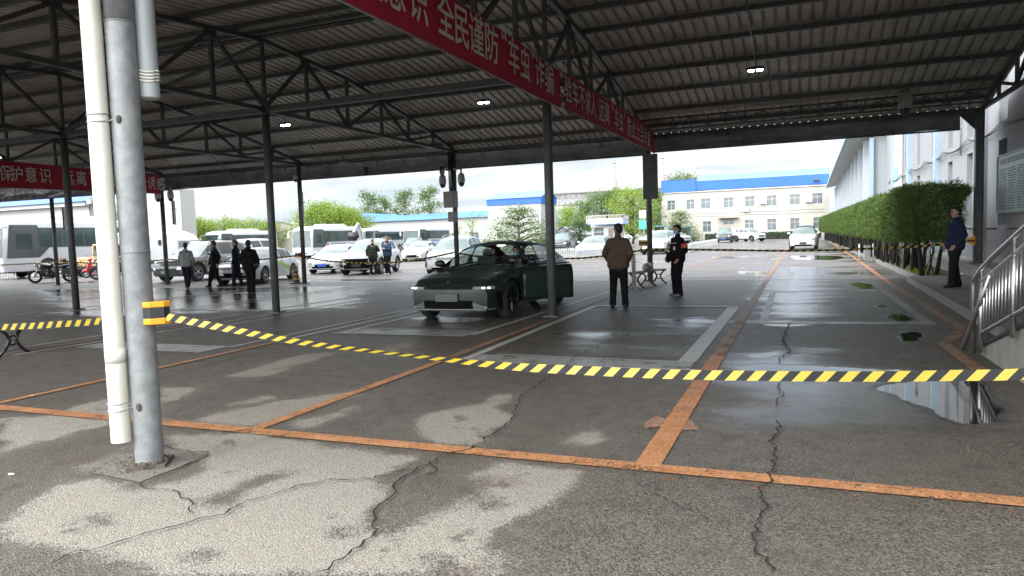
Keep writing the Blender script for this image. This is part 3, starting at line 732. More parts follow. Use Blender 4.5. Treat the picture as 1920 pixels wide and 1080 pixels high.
vs = [(x, y, 0.09 + (0.05 * noise.noise(Vector((x * 2, y * 2, 0))) if 0 < i < 3 else 0)) for y in by_ for i, x in enumerate(bx_)]
fs = [(j * 4 + i, j * 4 + i + 1, j * 4 + i + 5, j * 4 + i + 4) for j in range(len(by_) - 1) for i in range(3)]
mb.add(vs, fs); tag(mb.build('planter_soil', M['soil'], merge='keep'), 'brown soil bed under the hedge', kind='structure')

# ================================================================ CANOPY
YN, YM, YF = 3.57, 12.85, 22.3
ZB = 4.54                                   # bottom chord
prof = [(0, 6.10), (1.5, 5.98), (3.15, 5.84), (4.8, 5.58), (6.3, 5.30), (7.85, 4.98), (9.3, 4.66), (10.3, 4.45)]
def roof_z(y):
    d = abs(y - YM)
    for (a, za), (b, zb) in zip(prof[:-1], prof[1:]):
        if d <= b: return za + (zb - za) * (d - a) / (b - a)
    return prof[-1][1] - (d - prof[-1][0]) * 0.21
FX = [-4.40, -11.02, -17.55, -24.60, -31.30, -38.0, -44.7]
XR = 4.50
canopy = thing('vehicle_canopy', (0, 0, 0), 0, 'large dark steel canopy roof on round columns over the inspection yard', 'canopy')
# roof sheets: trapezoidal ribs running down the slope
Yl = [2.55, 3.57, 5.0, 6.6, 8.05, 9.7, 11.35, 12.85, 14.35, 16.0, 17.65, 19.15, 20.7, 22.15, 23.0]
mb = MB(); x = -46.0; pitch = 0.235; cols = []
while x < 4.75:
    cols += [(x, 0.0), (x + 0.160, 0.0), (x + 0.172, 0.06), (x + 0.223, 0.06)]
    x += pitch
vs = [(cx, y, roof_z(y) + 0.13 + cz) for y in Yl for cx, cz in cols]
n = len(cols)
mb.add(vs, [(j * n + i, j * n + i + 1, (j + 1) * n + i + 1, (j + 1) * n + i) for j in range(len(Yl) - 1) for i in range(n - 1)])
mb.build('roof_sheet', M['sheet'], canopy, merge='keep')
# purlins (each runs the length of the roof)
pur = [2.75, 3.95, 5.3, 6.6, 7.95, 9.3, 10.7, 11.95, 12.85, 14.15, 15.35, 16.7, 18.05, 19.4, 20.75, 21.95, 22.85]
for y in pur:
    mb = MB(); z = roof_z(y)
    if abs(y - YM) < 0.01:
        mb.tube([(-46, y, z + 0.03), (XR + .1, y, z + 0.03)], 0.05, 8)
        mb.bar((-46, y - .2, z + 0.075), (XR + .1, y - .2, z + 0.075), 0.06, 0.09)
    else:
        mb.bar((-46, y, z + 0.075), (XR + .15, y, z + 0.075), 0.055, 0.10)
        mb.bar((-46, y + 0.03, z + 0.03), (XR + .15, y + 0.03, z + 0.03), 0.10, 0.012)
    mb.build('purlin', M['steel'], canopy)
# screw heads under the sheets in the right bay
mb = MB()
for y in pur[8:-1]:
    x = -4.2
    while x < 4.4:
        mb.box((x, y - 0.05, roof_z(y) + 0.118), (0.022, 0.022, 0.016)); x += pitch * 2
mb.build('fixing_screw', M['galv'], canopy)['kind'] = 'stuff'
# trusses
tn_top = [1.5, 4.8, 7.85]; tn_bot = [0, 3.15, 6.35, 9.4]
def truss(X):
    mb = MB()
    tops = sorted([YM + s * d for d, _ in prof[:7] for s in (-1, 1)])
    for a, b in zip(tops[:-1], tops[1:]):
        if b - a > 0.01: mb.bar((X, a, roof_z(a) - 0.03), (X, b, roof_z(b) - 0.03), 0.09, 0.09)
    mb.bar((X, YM - 9.45, ZB), (X, YM + 9.45, ZB), 0.09, 0.09)
    for s in (-1, 1):
        for d, z in prof[:7]:
            if d == 0 and s < 0: continue
            mb.bar((X, YM + s * d, ZB + .045), (X, YM + s * d, z - 0.075), 0.075, 0.075)
        for i, t in enumerate(tn_top):
            zt = roof_z(YM + t) - 0.08
            mb.bar((X + .002, YM + s * tn_bot[i], ZB + 0.05), (X + .002, YM + s * t, zt), 0.07, 0.07)
            mb.bar((X - .002, YM + s * t, zt), (X - .002, YM + s * tn_bot[i + 1], ZB + 0.05), 0.07, 0.07)
            mb.box((X, YM + s * t, zt), (0.02, 0.34, 0.16))
        for b_ in tn_bot[1:3]: mb.box((X, YM + s * b_, ZB + 0.06), (0.02, 0.34, 0.16))
    return mb.build('truss', M['steel'], canopy)
for X in FX + [XR]: truss(X)
# columns
def column(X, Y, r, top, mt=None, z0=0.0):
    mb = MB(); mb.tube([(X, Y, z0), (X, Y, top)], r, 20)
    mb.tube([(X, Y, top - 0.06), (X, Y, top)], r + 0.03, 20)
    if z0 == 0: mb.box((X, Y, 0.012), (r * 3.4, r * 3.4, 0.024))
    return mb.build('column', mt or M['steel'], canopy)
for X in FX[0:6]:
    column(X, YM, 0.085, ZB - 0.045)
for X in FX[0:6]:
    column(X, YF - (0.35 if X < -5 else -0.5) * 0.5, 0.085, ZB - 0.045)
o = None
# near columns: only the grey galvanised one stands in view
mb = MB(); pr = (-4.25,3.57,0.0)
RV = Vector((.656, .755, 0)); TV = Vector((.755, -.656, 0))      # sideways and towards the viewer at the column
px, py = pr[0] - .094 * .755, pr[1] + .094 * .656
mb.tube([(px, py, 0), (px, py, 1.52)], 0.094, 32, caps=False)
mb.tube([(px, py, 1.52), (px, py, 1.53)], 0.097, 32)
mb.tube([(px, py, 1.53), (px, py, 3.09)], 0.094, 32, caps=False)
mb.tube([(px, py, 3.09), (px, py, 3.10)], 0.097, 32)
mb.tube([(px, py, 3.10), (px, py, ZB - .045)], 0.094, 32)
nc = mb.build('column', M['galv'], canopy); nc['label'] = 'thick weathered grey galvanised column nearest the camera'
mb = MB(); mb.box((px, py, 0.016), (0.26, 0.26, 0.02), rz=0.6); mb.build('base_plate', mat('rusty_base_plate', (0.085, 0.07, 0.058), 0.9, 0.1, 0.5, 12, bump=0.6, bs=40), nc)
mb = MB()
rb = random.Random(8)
for k in range(46):
    a = rb.uniform(0, 6.28); rr = rb.uniform(0.092, 0.116)
    mb.ell((px + rr * math.cos(a), py + rr * math.sin(a), 0.03), (rb.uniform(.01, .024), rb.uniform(.01, .024), rb.uniform(.008, .022)), 6, 4)
mb.build('grout_crust', M['soil'], nc)
for X in FX[1:4]: column(X, YN, 0.112, ZB - 0.045, M['galv'])
# ridge tie beams and cross brace between the middle columns
mb = MB()
xs_ = [XR] + FX
for a, b in zip(xs_[:-1], xs_[1:]):
    if a == XR: continue
    mb.bar((a - .0, YM, ZB - 0.0), (b, YM, ZB - 0.0), 0.10, 0.13)
mb.build('tie_beam', M['steel'], canopy)
mb = MB()
mb.bar((FX[1] - .05, YM + .02, 5.98), (FX[2] + .05, YM + .02, ZB + 0.08), 0.08, 0.08); mb.build('cross_brace', M['steel'], canopy); mb = MB()
mb.bar((FX[3] - .05, YM + .02, 5.98), (FX[4] + .05, YM + .02, ZB + 0.08), 0.08, 0.08)
mb.build('cross_brace', M['steel'], canopy)
mb = MB()
for a, b in zip(xs_[1:-1], xs_[2:]):
    mb.bar((a, YF, ZB + 0.02), (b, YF, ZB + 0.02), 0.07, 0.07)
mb.build('eave_beam', M['steel'], canopy)
# lattice girder over the wide right bay
gy, gz0, gz1 = 21.35, 4.55, 4.87
mb = MB()
mb.bar((FX[0], gy, gz1), (XR, gy, gz1 + .02), 0.06, 0.06); mb.bar((FX[0], gy, gz0), (XR, gy, gz0 + .02), 0.05, 0.05)
nb = 18
for k in range(nb + 1):
    x = FX[0] + (XR - FX[0]) * k / nb
    mb.bar((x, gy, gz0 + .025), (x, gy, gz1 - .03), 0.03)
    if k < nb:
        x2 = FX[0] + (XR - FX[0]) * (k + 1) / nb
        z = (gz0 + .03, gz1 - .03) if k % 2 == 0 else (gz1 - .03, gz0 + .03)
        mb.bar((x, gy + .001, z[0]), (x2, gy + .001, z[1]), 0.028)
mb.build('lattice_girder', M['steel'], canopy)
# long thin braces under the far eave of the left bays
rb = random.Random(12)
for X0, X1 in zip(FX[:-1], FX[1:]):
    for k in range(3):
        a = X0 + (X1 - X0) * (k + 0.25) / 3; b = a + (X1 - X0) * 0.12
        mb = MB(); mb.bar((a, 20.75, roof_z(20.75) + .02), (b, 22.9, 4.25), 0.022); mb.build('wind_brace', M['steel'], canopy)
# rolled dark curtain (valance) along the far eave, sagging between hooks
def valance(x0, x1, zt, zb, name='valance', mt=None, y=23.02, clips=True):
    mb = MB(); mb.smooth = True; n = int(abs(x1 - x0) / 0.12); rows = 9; rr = random.Random(int(abs(x0) * 10))
    vs = []
    for j in range(rows + 1):
        t = j / rows
        for i in range(n + 1):
            x = x0 + (x1 - x0) * i / n
            z = zt + (zb - zt) * t + 0.012 * math.sin(i * 0.31) * t + 0.02 * noise.noise(Vector((x * 0.8, t * 2, 5)))
            yy = y + 0.05 * math.sin(math.pi * t) + 0.045 * noise.noise(Vector((x * 1.1 + t * 1.5, t * 3, 1.7))) * (0.3 + t)
            vs.append((x, yy, z))
    mb.add(vs, [(j * (n + 1) + i, j * (n + 1) + i + 1, (j + 1) * (n + 1) + i + 1, (j + 1) * (n + 1) + i) for j in range(rows) for i in range(n)])
    o = mb.build(name, mt or M['tarp'], canopy, merge='keep')
    mb = MB()
    mb.tube([(x0, y + .02, zb - .01), (x1, y + .02, zb - .01)], 0.028, 6)
    if clips:
        for i in range(int(abs(x1 - x0) / 1.05)):
            x = x0 + (x1 - x0) * (i + 0.5) / int(abs(x1 - x0) / 1.05)
            mb.bar((x, y - 0.07, zt + .05), (x, y - 0.07, zb + 0.33), 0.03, 0.02)
    mb.build('curtain_rail', M['steel'], o)
    return o
valance(-46, -31.5, 4.62, 4.05); valance(-31.4, -24.7, 4.62, 4.05); valance(-24.72, -4.45, 4.66, 4.05); valance(-4.38, 4.12, 4.58, 4.12)
# clear plastic curtain hanging behind the left banner
valance(-36, -24.9, 4.5, 3.95, 'plastic_curtain', M['tarp_clear'], 21.9, True)
# gutter along the near eave
mb = MB(); mb.bar((-46, 2.5, 4.46), (4.6, 2.5, 4.46), 0.18, 0.14); mb.build('gutter', M['pvc_grey'], canopy)

# right-hand steel stanchion on the wall plinth
mb = MB(); cx, cy = 4.44, 22.35
mb.box((cx - .09, cy, 2.5), (0.014, 0.2, 4.1)); mb.box((cx + .09, cy, 2.5), (0.014, 0.2, 4.1)); mb.box((cx, cy, 2.5), (0.165, 0.012, 4.1))
mb.add([(cx - .1, cy, 4.0), (cx - .1, cy, 4.5), (cx - .55, cy, 4.5), (cx - .1, cy + .02, 4.0), (cx - .1, cy + .02, 4.5), (cx - .55, cy + .02, 4.5)], [(0, 1, 2), (5, 4, 3), (0, 2, 5, 3), (0, 3, 4, 1), (1, 4, 5, 2)])
st = mb.build('column', M['steel'], canopy); st['label'] = 'square steel stanchion standing on the wall plinth'
mb = MB(); mb.box((cx, cy, 0.47), (0.3, 0.3, 0.05)); mb.build('base_plate', M['steel'], st)

# ================================================================ things fixed to the near column
# big white downpipe on the left of the column
dpp = MB(); ax, ay = px - .168 * RV.x, py - .168 * RV.y
dpp.tube([(ax, ay, 0.20), (ax, ay, 5.0)], 0.066, 28, caps=False)
dpp.tube([(ax, ay, 0.20), (ax, ay, 0.26)], 0.062, 28, caps=False)
dp = dpp.build('drainpipe', M['pvc']); tag(dp, 'white plastic drainpipe strapped to the left of the near grey column', 'drainpipe', 'drainpipes on the near column')
mb = MB(); mb.tube([(ax, ay, 0.76), (ax, ay, 0.86)], 0.0675, 28); mb.build('pipe_sleeve', M['pvc'], dp)
for z in (0.43, 2.42):
    mb = MB()
    for dz in (0, 0.05):
        c = [(ax + 0.070 * math.cos(a), ay + 0.070 * math.sin(a), z + dz + 0.008 * math.sin(a)) for a in [2 * math.pi * k / 24 for k in range(25)]]
        mb.tube(c, 0.004, 5)
    mb.tube([(ax + .06 * RV.x + .03 * TV.x, ay + .06 * RV.y + .03 * TV.y, z), (ax + .10 * RV.x + .05 * TV.x, ay + .10 * RV.y + .05 * TV.y, z + .02), (ax + .12 * RV.x + .06 * TV.x, ay + .12 * RV.y + .06 * TV.y, z + .04)], 0.006, 5)
    mb.build('wire_tie', M['pvc_grey'], dp)
    mb = MB(); mb.ell((px - .045 * RV.x + .083 * TV.x, py - .045 * RV.y + .083 * TV.y, z + .01), (.022, .012, .03), 8, 6); mb.build('rusty_bolt', M['soil'], dp)
# short grey pipe on the right, ending high up
mb = MB(); bx, by = px + .155 * RV.x - .05 * TV.x, py + .155 * RV.y - .05 * TV.y
mb.tube([(bx, by, 2.62), (bx, by, 5.0)], 0.070, 24, caps=False)
mb.tube([(bx, by, 2.62), (bx, by, 2.60)], [0.070, 0.060], 24)
gp = mb.build('drainpipe', M['pvc_grey']); tag(gp, 'grey drainpipe ending in mid-air on the right of the near column', 'drainpipe', 'drainpipes on the near column')
mb = MB()
for k in range(4): mb.tube([(bx + .072 * math.cos(a), by + .072 * math.sin(a), 2.72 + k * .022 + .012 * math.sin(2 * a)) for a in [2 * math.pi * q / 20 for q in range(21)]], 0.007, 5)
mb.build('wire_tie', M['pvc'], gp)

# ================================================================ banners
def banner(X, y0, y1, zt0, zt1, zb0, zb1, chars, size, label):
    """cloth hanging in the plane X, read from +X; chars = [(char, y, z)]"""
    n = int((y1 - y0) / 0.12); rows = 6; mb = MB(); mb.smooth = True; vs = []
    def sag(y, t): return 0.012 * math.sin(y * 1.9) + 0.012 * noise.noise(Vector((y * 0.7, t * 2, 3)))
    for j in range(rows + 1):
        t = j / rows
        for i in range(n + 1):
            s = i / n; y = y0 + (y1 - y0) * s
            z = (zt0 + (zt1 - zt0) * s) * (1 - t) + (zb0 + (zb1 - zb0) * s) * t
            vs.append((X + sag(y, t), y, z))
    mb.add(vs, [(j * (n + 1) + i, j * (n + 1) + i + 1, (j + 1) * (n + 1) + i + 1, (j + 1) * (n + 1) + i) for j in range(rows) for i in range(n)])
    o = mb.build('banner', M['banner'], merge='keep'); tag(o, label, 'banner', 'red slogan banners under the canopy')
    mb = MB(); mb.tube([(X, y0, zb0 - .012), (X, y1, zb1 - .012)], 0.012, 6); mb.tube([(X, y0, zt0), (X, y1, zt1)], 0.01, 6); mb.build('hem_rod', M['galv'], o)
    bmx = bmesh.new()
    for ch, y, z, sc_x in chars:
        me = text_mesh(ch, size, 0.0, 0.0)
        me.transform(Matrix.Scale(sc_x, 4, Vector((1, 0, 0))))
        # local x -> +Y, local y -> +Z, normal -> +X
        me.transform(Matrix(((0, 0, 1, 0), (1, 0, 0, y), (0, 1, 0, z), (0, 0, 0, 1))))
        for v in me.vertices:
            s_ = (v.co.y - y0) / (y1 - y0); zt = zt0 + (zt1 - zt0) * s_; zb = zb0 + (zb1 - zb0) * s_
            v.co.x = X + 0.016 + sag(v.co.y, (zt - v.co.z) / (zt - zb))
        for q_, (oy, oz) in enumerate(((0, 0), (1, 0), (-1, 0), (0, 1), (0, -1))):      # heavier strokes
            m3 = me.copy(); m3.transform(Matrix.Translation((q_ * .0012, oy * .013 * size * sc_x, oz * .011 * size))); bmx.from_mesh(m3); bpy.data.meshes.remove(m3)
        bpy.data.meshes.remove(me)
    me = bpy.data.meshes.new('lettering'); bmx.to_mesh(me); bmx.free(); me.materials.append(M['letter'])
    link(bpy.data.objects.new('lettering', me), o)
    return o
BX = -4.26
def chs(X, items, zf):
    return [(c, p[1], p[2] if zf is None else zf(p[1]), s) for c, p, s in items]
b1 = [('范', (-4.26,6.7,4.29), .85), ('意', (-4.26,7.17,4.22), .85), ('识', (-4.26,7.72,4.29), .85), ('全', (-4.26,8.46,4.24), .85), ('民', (-4.26,8.95,4.25), .85), ('谨', (-4.26,9.43,4.27), .85), ('防', (-4.26,9.93,4.25), .85), ('“', (-4.26,10.41,4.39), .85), ('车', (-4.26,10.8,4.3), .85), ('虫', (-4.26,11.33,4.28), .85), ('”', (-4.26,11.73,4.43), .85), ('诈', (-4.26,12.09,4.29), .85), ('骗', (-4.26,12.61,4.27), .85)]
z1 = lambda y: 4.385
banner(BX, 4.4, 13.28, 4.79, 4.70, 3.97, 4.0, [(c, p[1], z1(p[1]) + (0.12 if c in '“”' else 0), s) for c, p, s in b1], 0.60, 'long red slogan banner with pale characters running from overhead to the middle column')
b2 = [('验', (-4.26,13.69,4.29), .85), ('车', (-4.26,14.19,4.27), .85), ('不', (-4.26,14.69,4.25), .85), ('求', (-4.26,15.18,4.23), .85), ('人', (-4.26,15.65,4.21), .85), ('远', (-4.26,16.3,4.19), .85), ('离', (-4.26,16.79,4.18), .85), ('“', (-4.26,17.32,4.25), .85), ('车', (-4.26,17.75,4.16), .85), ('虫', (-4.26,18.26,4.15), .85), ('”', (-4.26,18.69,4.18), .85), ('防', (-4.26,19.26,4.13), .85), ('止', (-4.26,19.79,4.13), .85), ('上', (-4.26,20.28,4.12), .85), ('当', (-4.26,20.8,4.14), .85), ('受', (-4.26,21.34,4.13), .85), ('骗', (-4.26,21.91,4.14), .85)]
banner(BX, 13.5, 22.9, 4.72, 4.80, 4.02, 4.06, [(c, p[1], 4.375 + (0.12 if c in '“”' else 0), s) for c, p, s in b2], 0.56, 'red slogan banner with pale characters between the middle and far columns')
b3 = [('保', (-24.6,15.75,4.19), 1), ('护', (-24.6,16.11,4.18), 1), ('意', (-24.6,16.58,4.17), 1), ('识', (-24.6,17.08,4.17), 1), ('远', (-24.6,17.94,4.17), 1), ('离', (-24.6,18.43,4.18), 1), ('“', (-24.6,18.85,4.36), 1), ('车', (-24.6,19.22,4.19), 1), ('虫', (-24.6,19.79,4.2), 1), ('”', (-24.6,20.24,4.34), 1), ('诱', (-24.6,21.48,4.18), 1), ('惑', (-24.6,21.94,4.16), 1)]
banner(-24.4, 14.6, 21.95, 4.60, 4.50, 3.70, 3.78, [(c, p[1], 4.14 + (0.12 if c in '“”' else 0), .8) for c, p, s in b3], 0.56, 'red slogan banner hanging in the far left bays, partly behind the near column')

# ================================================================ lamps hung from the roof (lit)
M['led'] = emit('led_lamp_lens', (0.95, 0.98, 1.0), 14)
M['led_off'] = mat('unlit_lamp_lens', (0.45, 0.46, 0.46), 0.3)
def led_lamp(X, Y, label, lit=True, drop=0.25):
    z = roof_z(Y) - drop
    t = thing('floodlight', (X, Y, z), 0, label, 'floodlight', 'led floodlights under the canopy')
    mb = MB(); mb.box((0, 0, 0.05), (0.40, 0.16, 0.05)); mb.box((0, 0, 0.085), (0.30, 0.10, 0.03)); mb.build('housing', M['black'], t)
    mb = MB(); mb.tube([(0, 0, 0.08), (0, 0, drop + .05)], 0.012, 6); mb.build('hanger', M['steel'], t)
    for s in (-1, 1):
        mb = MB(); mb.lathe([(0, -.012), (0.055, -.008), (0.075, 0.024)], 14, (s * 0.095, 0, 0)); mb.build('lens', M['led'] if lit else M['led_off'], t)
    return t
led_lamp((-0.95,18.19,5.71)[0], 18.0, 'lit double floodlight hanging in the wide right bay')
led_lamp(-8.05, 18.15, 'lit double floodlight just left of the long red banner')
led_lamp(-14.85, 18.2, 'lit double floodlight right of the second middle column')
led_lamp(-28.6, 18.3, 'lit floodlight at the far left edge')
t = thing('floodlight', (-15.7, 22.4, roof_z(22.4) - 0.12), 0, 'unlit square floodlight near the far eave of the left bay', 'floodlight')
mb = MB(); mb.box((0, 0, 0), (0.34, 0.28, 0.07)); mb.build('housing', M['pvc_grey'], t); mb = MB(); mb.box((0, 0, -.04), (0.28, 0.22, 0.012)); mb.build('lens', M['led_off'], t)
mb = MB(); mb.bar((0, 0, .03), (0, 0, .22), 0.03); mb.build('hanger', M['steel'], t)
# electrical conduit to the right bay lamp
mb = MB(); mb.tube([(-0.95, 12.9, roof_z(12.9) - .0), (-0.95, 15.5, roof_z(15.5) + .0), (-0.95, 18.0, roof_z(18.0) - .02)], 0.012, 6)
mb.build('conduit', M['galv'], canopy)

# ================================================================ BUILDINGS
def facade(parent, org, ud, nd, U, Z, ops, wm, depth=0.12, part='wall', frame=None, pane=None, bars=(1, 1), z0=0.0, transom=0.35, back=True):
    """wall in the plane through org, ud = along, nd = outward normal; ops = [(u0,u1,z0,z1)] become recessed windows"""
    org, ud, nd = Vector(org), Vector(ud).normalized(), Vector(nd).normalized()
    us = sorted(set([0.0, U] + [round(v, 3) for o in ops for v in o[:2]])); zs = sorted(set([z0, Z] + [round(v, 3) for o in ops for v in o[2:4]]))
    P = lambda u, z, d=0.0: tuple(org + ud * u + nd * d + Vector((0, 0, z)))
    mb = MB()
    for a, b in zip(us[:-1], us[1:]):
        for c, d in zip(zs[:-1], zs[1:]):
            if any(o[0] - 1e-4 <= a and b <= o[1] + 1e-4 and o[2] - 1e-4 <= c and d <= o[3] + 1e-4 for o in ops): continue
            mb.quad(P(a, c), P(b, c), P(b, d), P(a, d))
    for (a, b, c, d) in [o[:4] for o in ops]:
        for q in ((a, c, b, c), (b, c, b, d), (b, d, a, d), (a, d, a, c)):
            mb.quad(P(q[0], q[1]), P(q[2], q[3]), P(q[2], q[3], -depth), P(q[0], q[1], -depth))
    w_ = mb.build(part, wm, parent, merge='keep')
    fm = frame or M['white_trim']; pm = pane or M['bldglass']
    for (a, b, c, d) in [o[:4] for o in ops]:
        mb = MB(); t = 0.05; ww, hh = b - a, d - c
        def fb(u0, u1, v0, v1, dd=0.03):
            mb.add([P(u, v, -depth + k) for k in (0.003, dd) for u, v in ((u0, v0), (u1, v0), (u1, v1), (u0, v1))],
                   [(3, 2, 1, 0), (4, 5, 6, 7), (0, 1, 5, 4), (1, 2, 6, 5), (2, 3, 7, 6), (3, 0, 4, 7)])
        fb(a, a + t, c, d); fb(b - t, b, c, d); fb(a + t, b - t, c, c + t); fb(a + t, b - t, d - t, d)
        for k in range(1, bars[0] + 1):
            u = a + ww * k / (bars[0] + 1); fb(u - t / 2, u + t / 2, c + t, d - t, 0.026)
        if bars[1]: 
            v = d - hh * transom; fb(a + t, b - t, v - t / 2, v + t / 2, 0.022)
        f = mb.build('window', fm, parent)
        mb = MB(); mb.quad(P(a, c, -depth), P(b, c, -depth), P(b, d, -depth), P(a, d, -depth)); mb.build('pane', pm, f, merge='keep')
    return w_

def boxpart(parent, name, mt, c, d, rz=0, bevel=0):
    mb = MB(); mb.box(c, d, rz); return mb.build(name, mt, parent, bevel=bevel)

# ---- long grey hall along the right side
hall = thing('inspection_hall', (5.0, 25, 0), 0, 'long pale grey inspection hall with tall narrow windows along the right side', 'building')
hx = 0.0
y0 = -23.0     # local y origin (world 2)
wys = [16.3 - 25 , 19.2 - 25 - 3.2]
ops = []
for yc in (10.4, 14.4, 18.4, 22.5, 26.45, 29.6, 33.0, 36.9, 41.0, 46.0):
    u = yc - 2.0
    ops.append((u - 0.42, u + 0.42, 1.46, 3.72)); ops.append((u - 0.42, u + 0.42, 4.2, 6.35))
facade(hall, (0, -23, 0), (0, 1, 0), (-1, 0, 0), 48.0, 9.2, ops, M['wall'], depth=0.24, frame=M['white_trim'], pane=M['bldglass'], bars=(0, 1), z0=0.40, transom=0.5)
boxpart(hall, 'wall', M['wall'], (6.3, 1, 4.6), (12.0, 47.9, 9.19))
boxpart(hall, 'roof', M['pvc_grey'], (6, 1, 9.3), (12.6, 48.6, 0.2))
for yw in (24.4, 31.6, 39.0, 45.2):
    boxpart(hall, 'pilaster', M['pilaster'] if yw > 25 else M['wall'], (-0.10, yw - 25, 4.78), (0.22, 0.5, 8.7))
boxpart(hall, 'plinth', M['plinth'], (-0.42, -0.85, 0.19), (0.84, 47.5, 0.5), bevel=0.02)
mb = MB(); mb.bar((-.012, -2.0, 1.36), (-.012, 24, 1.36), 0.012, 0.025); mb.bar((-.012, -23, 1.36), (-.012, -3.2, 1.36), 0.012, 0.025); mb.build('wall_joint', M['tape_black'], hall)
# cables and conduits on the wall
mb = MB(); rb = random.Random(4)
for k in range(3):
    pts = []
    for i in range(60):
        y = -7 + i * 0.5; s = (i % 8) / 8
        pts.append((-0.06 - 0.05 * k, y, 4.02 - 0.012 * i * 0 + 0.05 * k - 0.12 * 4 * s * (1 - s) * (0.5 + 0.5 * k) + rb.uniform(-.01, .01)))
    mb.tube(pts, 0.013, 5)
mb.build('cable', M['black_pl'], hall)
mb = MB(); mb.tube([(-.05, 2.6, 3.75), (-.05, 2.6, 6.5)], 0.025, 6); mb.tube([(-.05, 13, 5.8), (-.7, 13, 5.8)], 0.03, 6); mb.tube([(-.05, 4.4, 5.6), (-.75, 4.4, 5.6)], 0.035, 6); mb.build('conduit', M['pvc_grey'], hall)
# poster panel further along the wall (abstract picture panels, faded)
mb = MB(); mb.box((-.06, 18.8, 5.1), (0.06, 3.6, 3.6)); pp = mb.build('poster_panel', M['white_trim'], hall)
mb = MB(); mb.box((-.10, 19.0, 4.3), (0.02, 1.5, 0.7)); mb.build('picture_patch', mat('faded_teal_print', (0.25, 0.52, 0.50), 0.7), pp)
mb = MB(); mb.box((-.10, 18.6, 5.9), (0.02, 2.2, 0.9)); mb.build('picture_patch', mat('faded_pink_print', (0.62, 0.48, 0.46), 0.7, var=0.3, vs=2), pp)
# notice board with rows of small faded print
nbd = thing('notice_board', (4.86, 20.3, 2.5), 0, 'pale green notice board with rows of faded small print on the grey hall wall', 'notice board')
mb = MB(); mb.box((0, -1.4, 0), (0.05, 6.6, 1.42)); mb.build('panel', mat('pale_green_board', (0.42, 0.50, 0.48), 0.35, var=0.06, vs=1.0), nbd)
mb = MB(); 
for z in (-.73, .73): mb.box((-.01, -1.4, z), (0.08, 6.68, 0.04))
for y in (-4.72, 1.92): mb.box((-.01, y, 0), (0.08, 0.04, 1.42))
mb.build('frame', M['pvc_grey'], nbd)
mb = MB(); rb = random.Random(9)
for col in range(8):
    yc = 1.7 - col * 0.80
    for row in range(17):
        z = 0.36 - row * 0.062; u = 0
        while u < 0.66:
            l = rb.uniform(0.012, 0.035)
            if rb.random() < 0.82: mb.box((-.0275, yc - u, z), (0.004, l, 0.030))
            u += l + 0.012
mb.build('small_print', mat('faded_print_ink', (0.20, 0.27, 0.30), 0.8), nbd)
mb = MB()
for k in range(14): mb.box((-.0275, 1.6 - k * .24, 0.56), (0.004, 0.15, 0.14))
mb.build('headline_print', mat('faded_headline_ink', (0.30, 0.37, 0.40), 0.8), nbd)
# ---- second hall, deep eaves
h2 = thing('eaved_hall', (4.35, 50.6, 0), R(-0.75), 'tall pale panelled hall with wide overhanging eaves beyond the hedge', 'building')
ops2 = [(u, u + 1.3, 4.6, 6.0) for u in range(6, 60, 5)] + [(u, u + 1.3, 1.4, 3.2) for u in range(6, 60, 5)]
facade(h2, (0, 0, 0), (0, 1, 0), (-1, 0, 0), 62, 7.0, ops2, M['wall2'], depth=0.15, bars=(1, 1))
boxpart(h2, 'end_wall', M['wall2'], (5.2, -0.02, 3.6), (10.4, 0.1, 7.2))
for k in range(12): boxpart(h2, 'pilaster', M['wall2'], (-0.26, 1.2 + k * 5.3, 3.5), (0.5, 0.45, 7.0))
mb = MB(); mb.add([(-1.45, -1, 7.3), (-1.45, 63, 7.3), (6.5, 63, 9.2), (6.5, -1, 9.2), (-1.45, -1, 7.15), (-1.45, 63, 7.15), (6.5, 63, 9.0), (6.5, -1, 9.0)],
    [(0, 1, 2, 3), (7, 6, 5, 4), (0, 4, 5, 1), (1, 5, 6, 2), (2, 6, 7, 3), (3, 7, 4, 0)]); mb.build('roof', M['white_trim'], h2)
mb = MB(); mb.box((-1.52, 31, 7.27), (0.14, 64.2, 0.26)); mb.build('gutter', M['pilaster'], h2)
boxpart(h2, 'corner_panel', M['pilaster'], (-.14, -.3, 3.5), (0.24, 0.5, 7.0))
# wall air conditioner and junction box on hall
def ac_unit(loc, rz, label, s=1.0):
    t = thing('air_conditioner', loc, rz, label, 'air conditioner', 'air conditioner units on the walls')
    mb = MB(); mb.rbox((0, 0, 0), (0.85 * s, 0.32 * s, 0.58 * s), 0.03 * s); mb.build('case', M['white_trim'], t)
    mb = MB(); mb.lathe([(0.0, -.0), (0.21 * s, -.0), (0.24 * s, 0.03)], 16, (-.12 * s, -.175 * s, 0), 'Y'); mb.build('fan_grille', M['pvc_grey'], t)
    mb = MB(); mb.bar((-.3 * s, .16 * s, -.31 * s), (-.3 * s, -.18 * s, -.31 * s), .03 * s); mb.bar((.3 * s, .16 * s, -.31 * s), (.3 * s, -.18 * s, -.31 * s), .03 * s); mb.build('bracket', M['galv'], t)
    return t
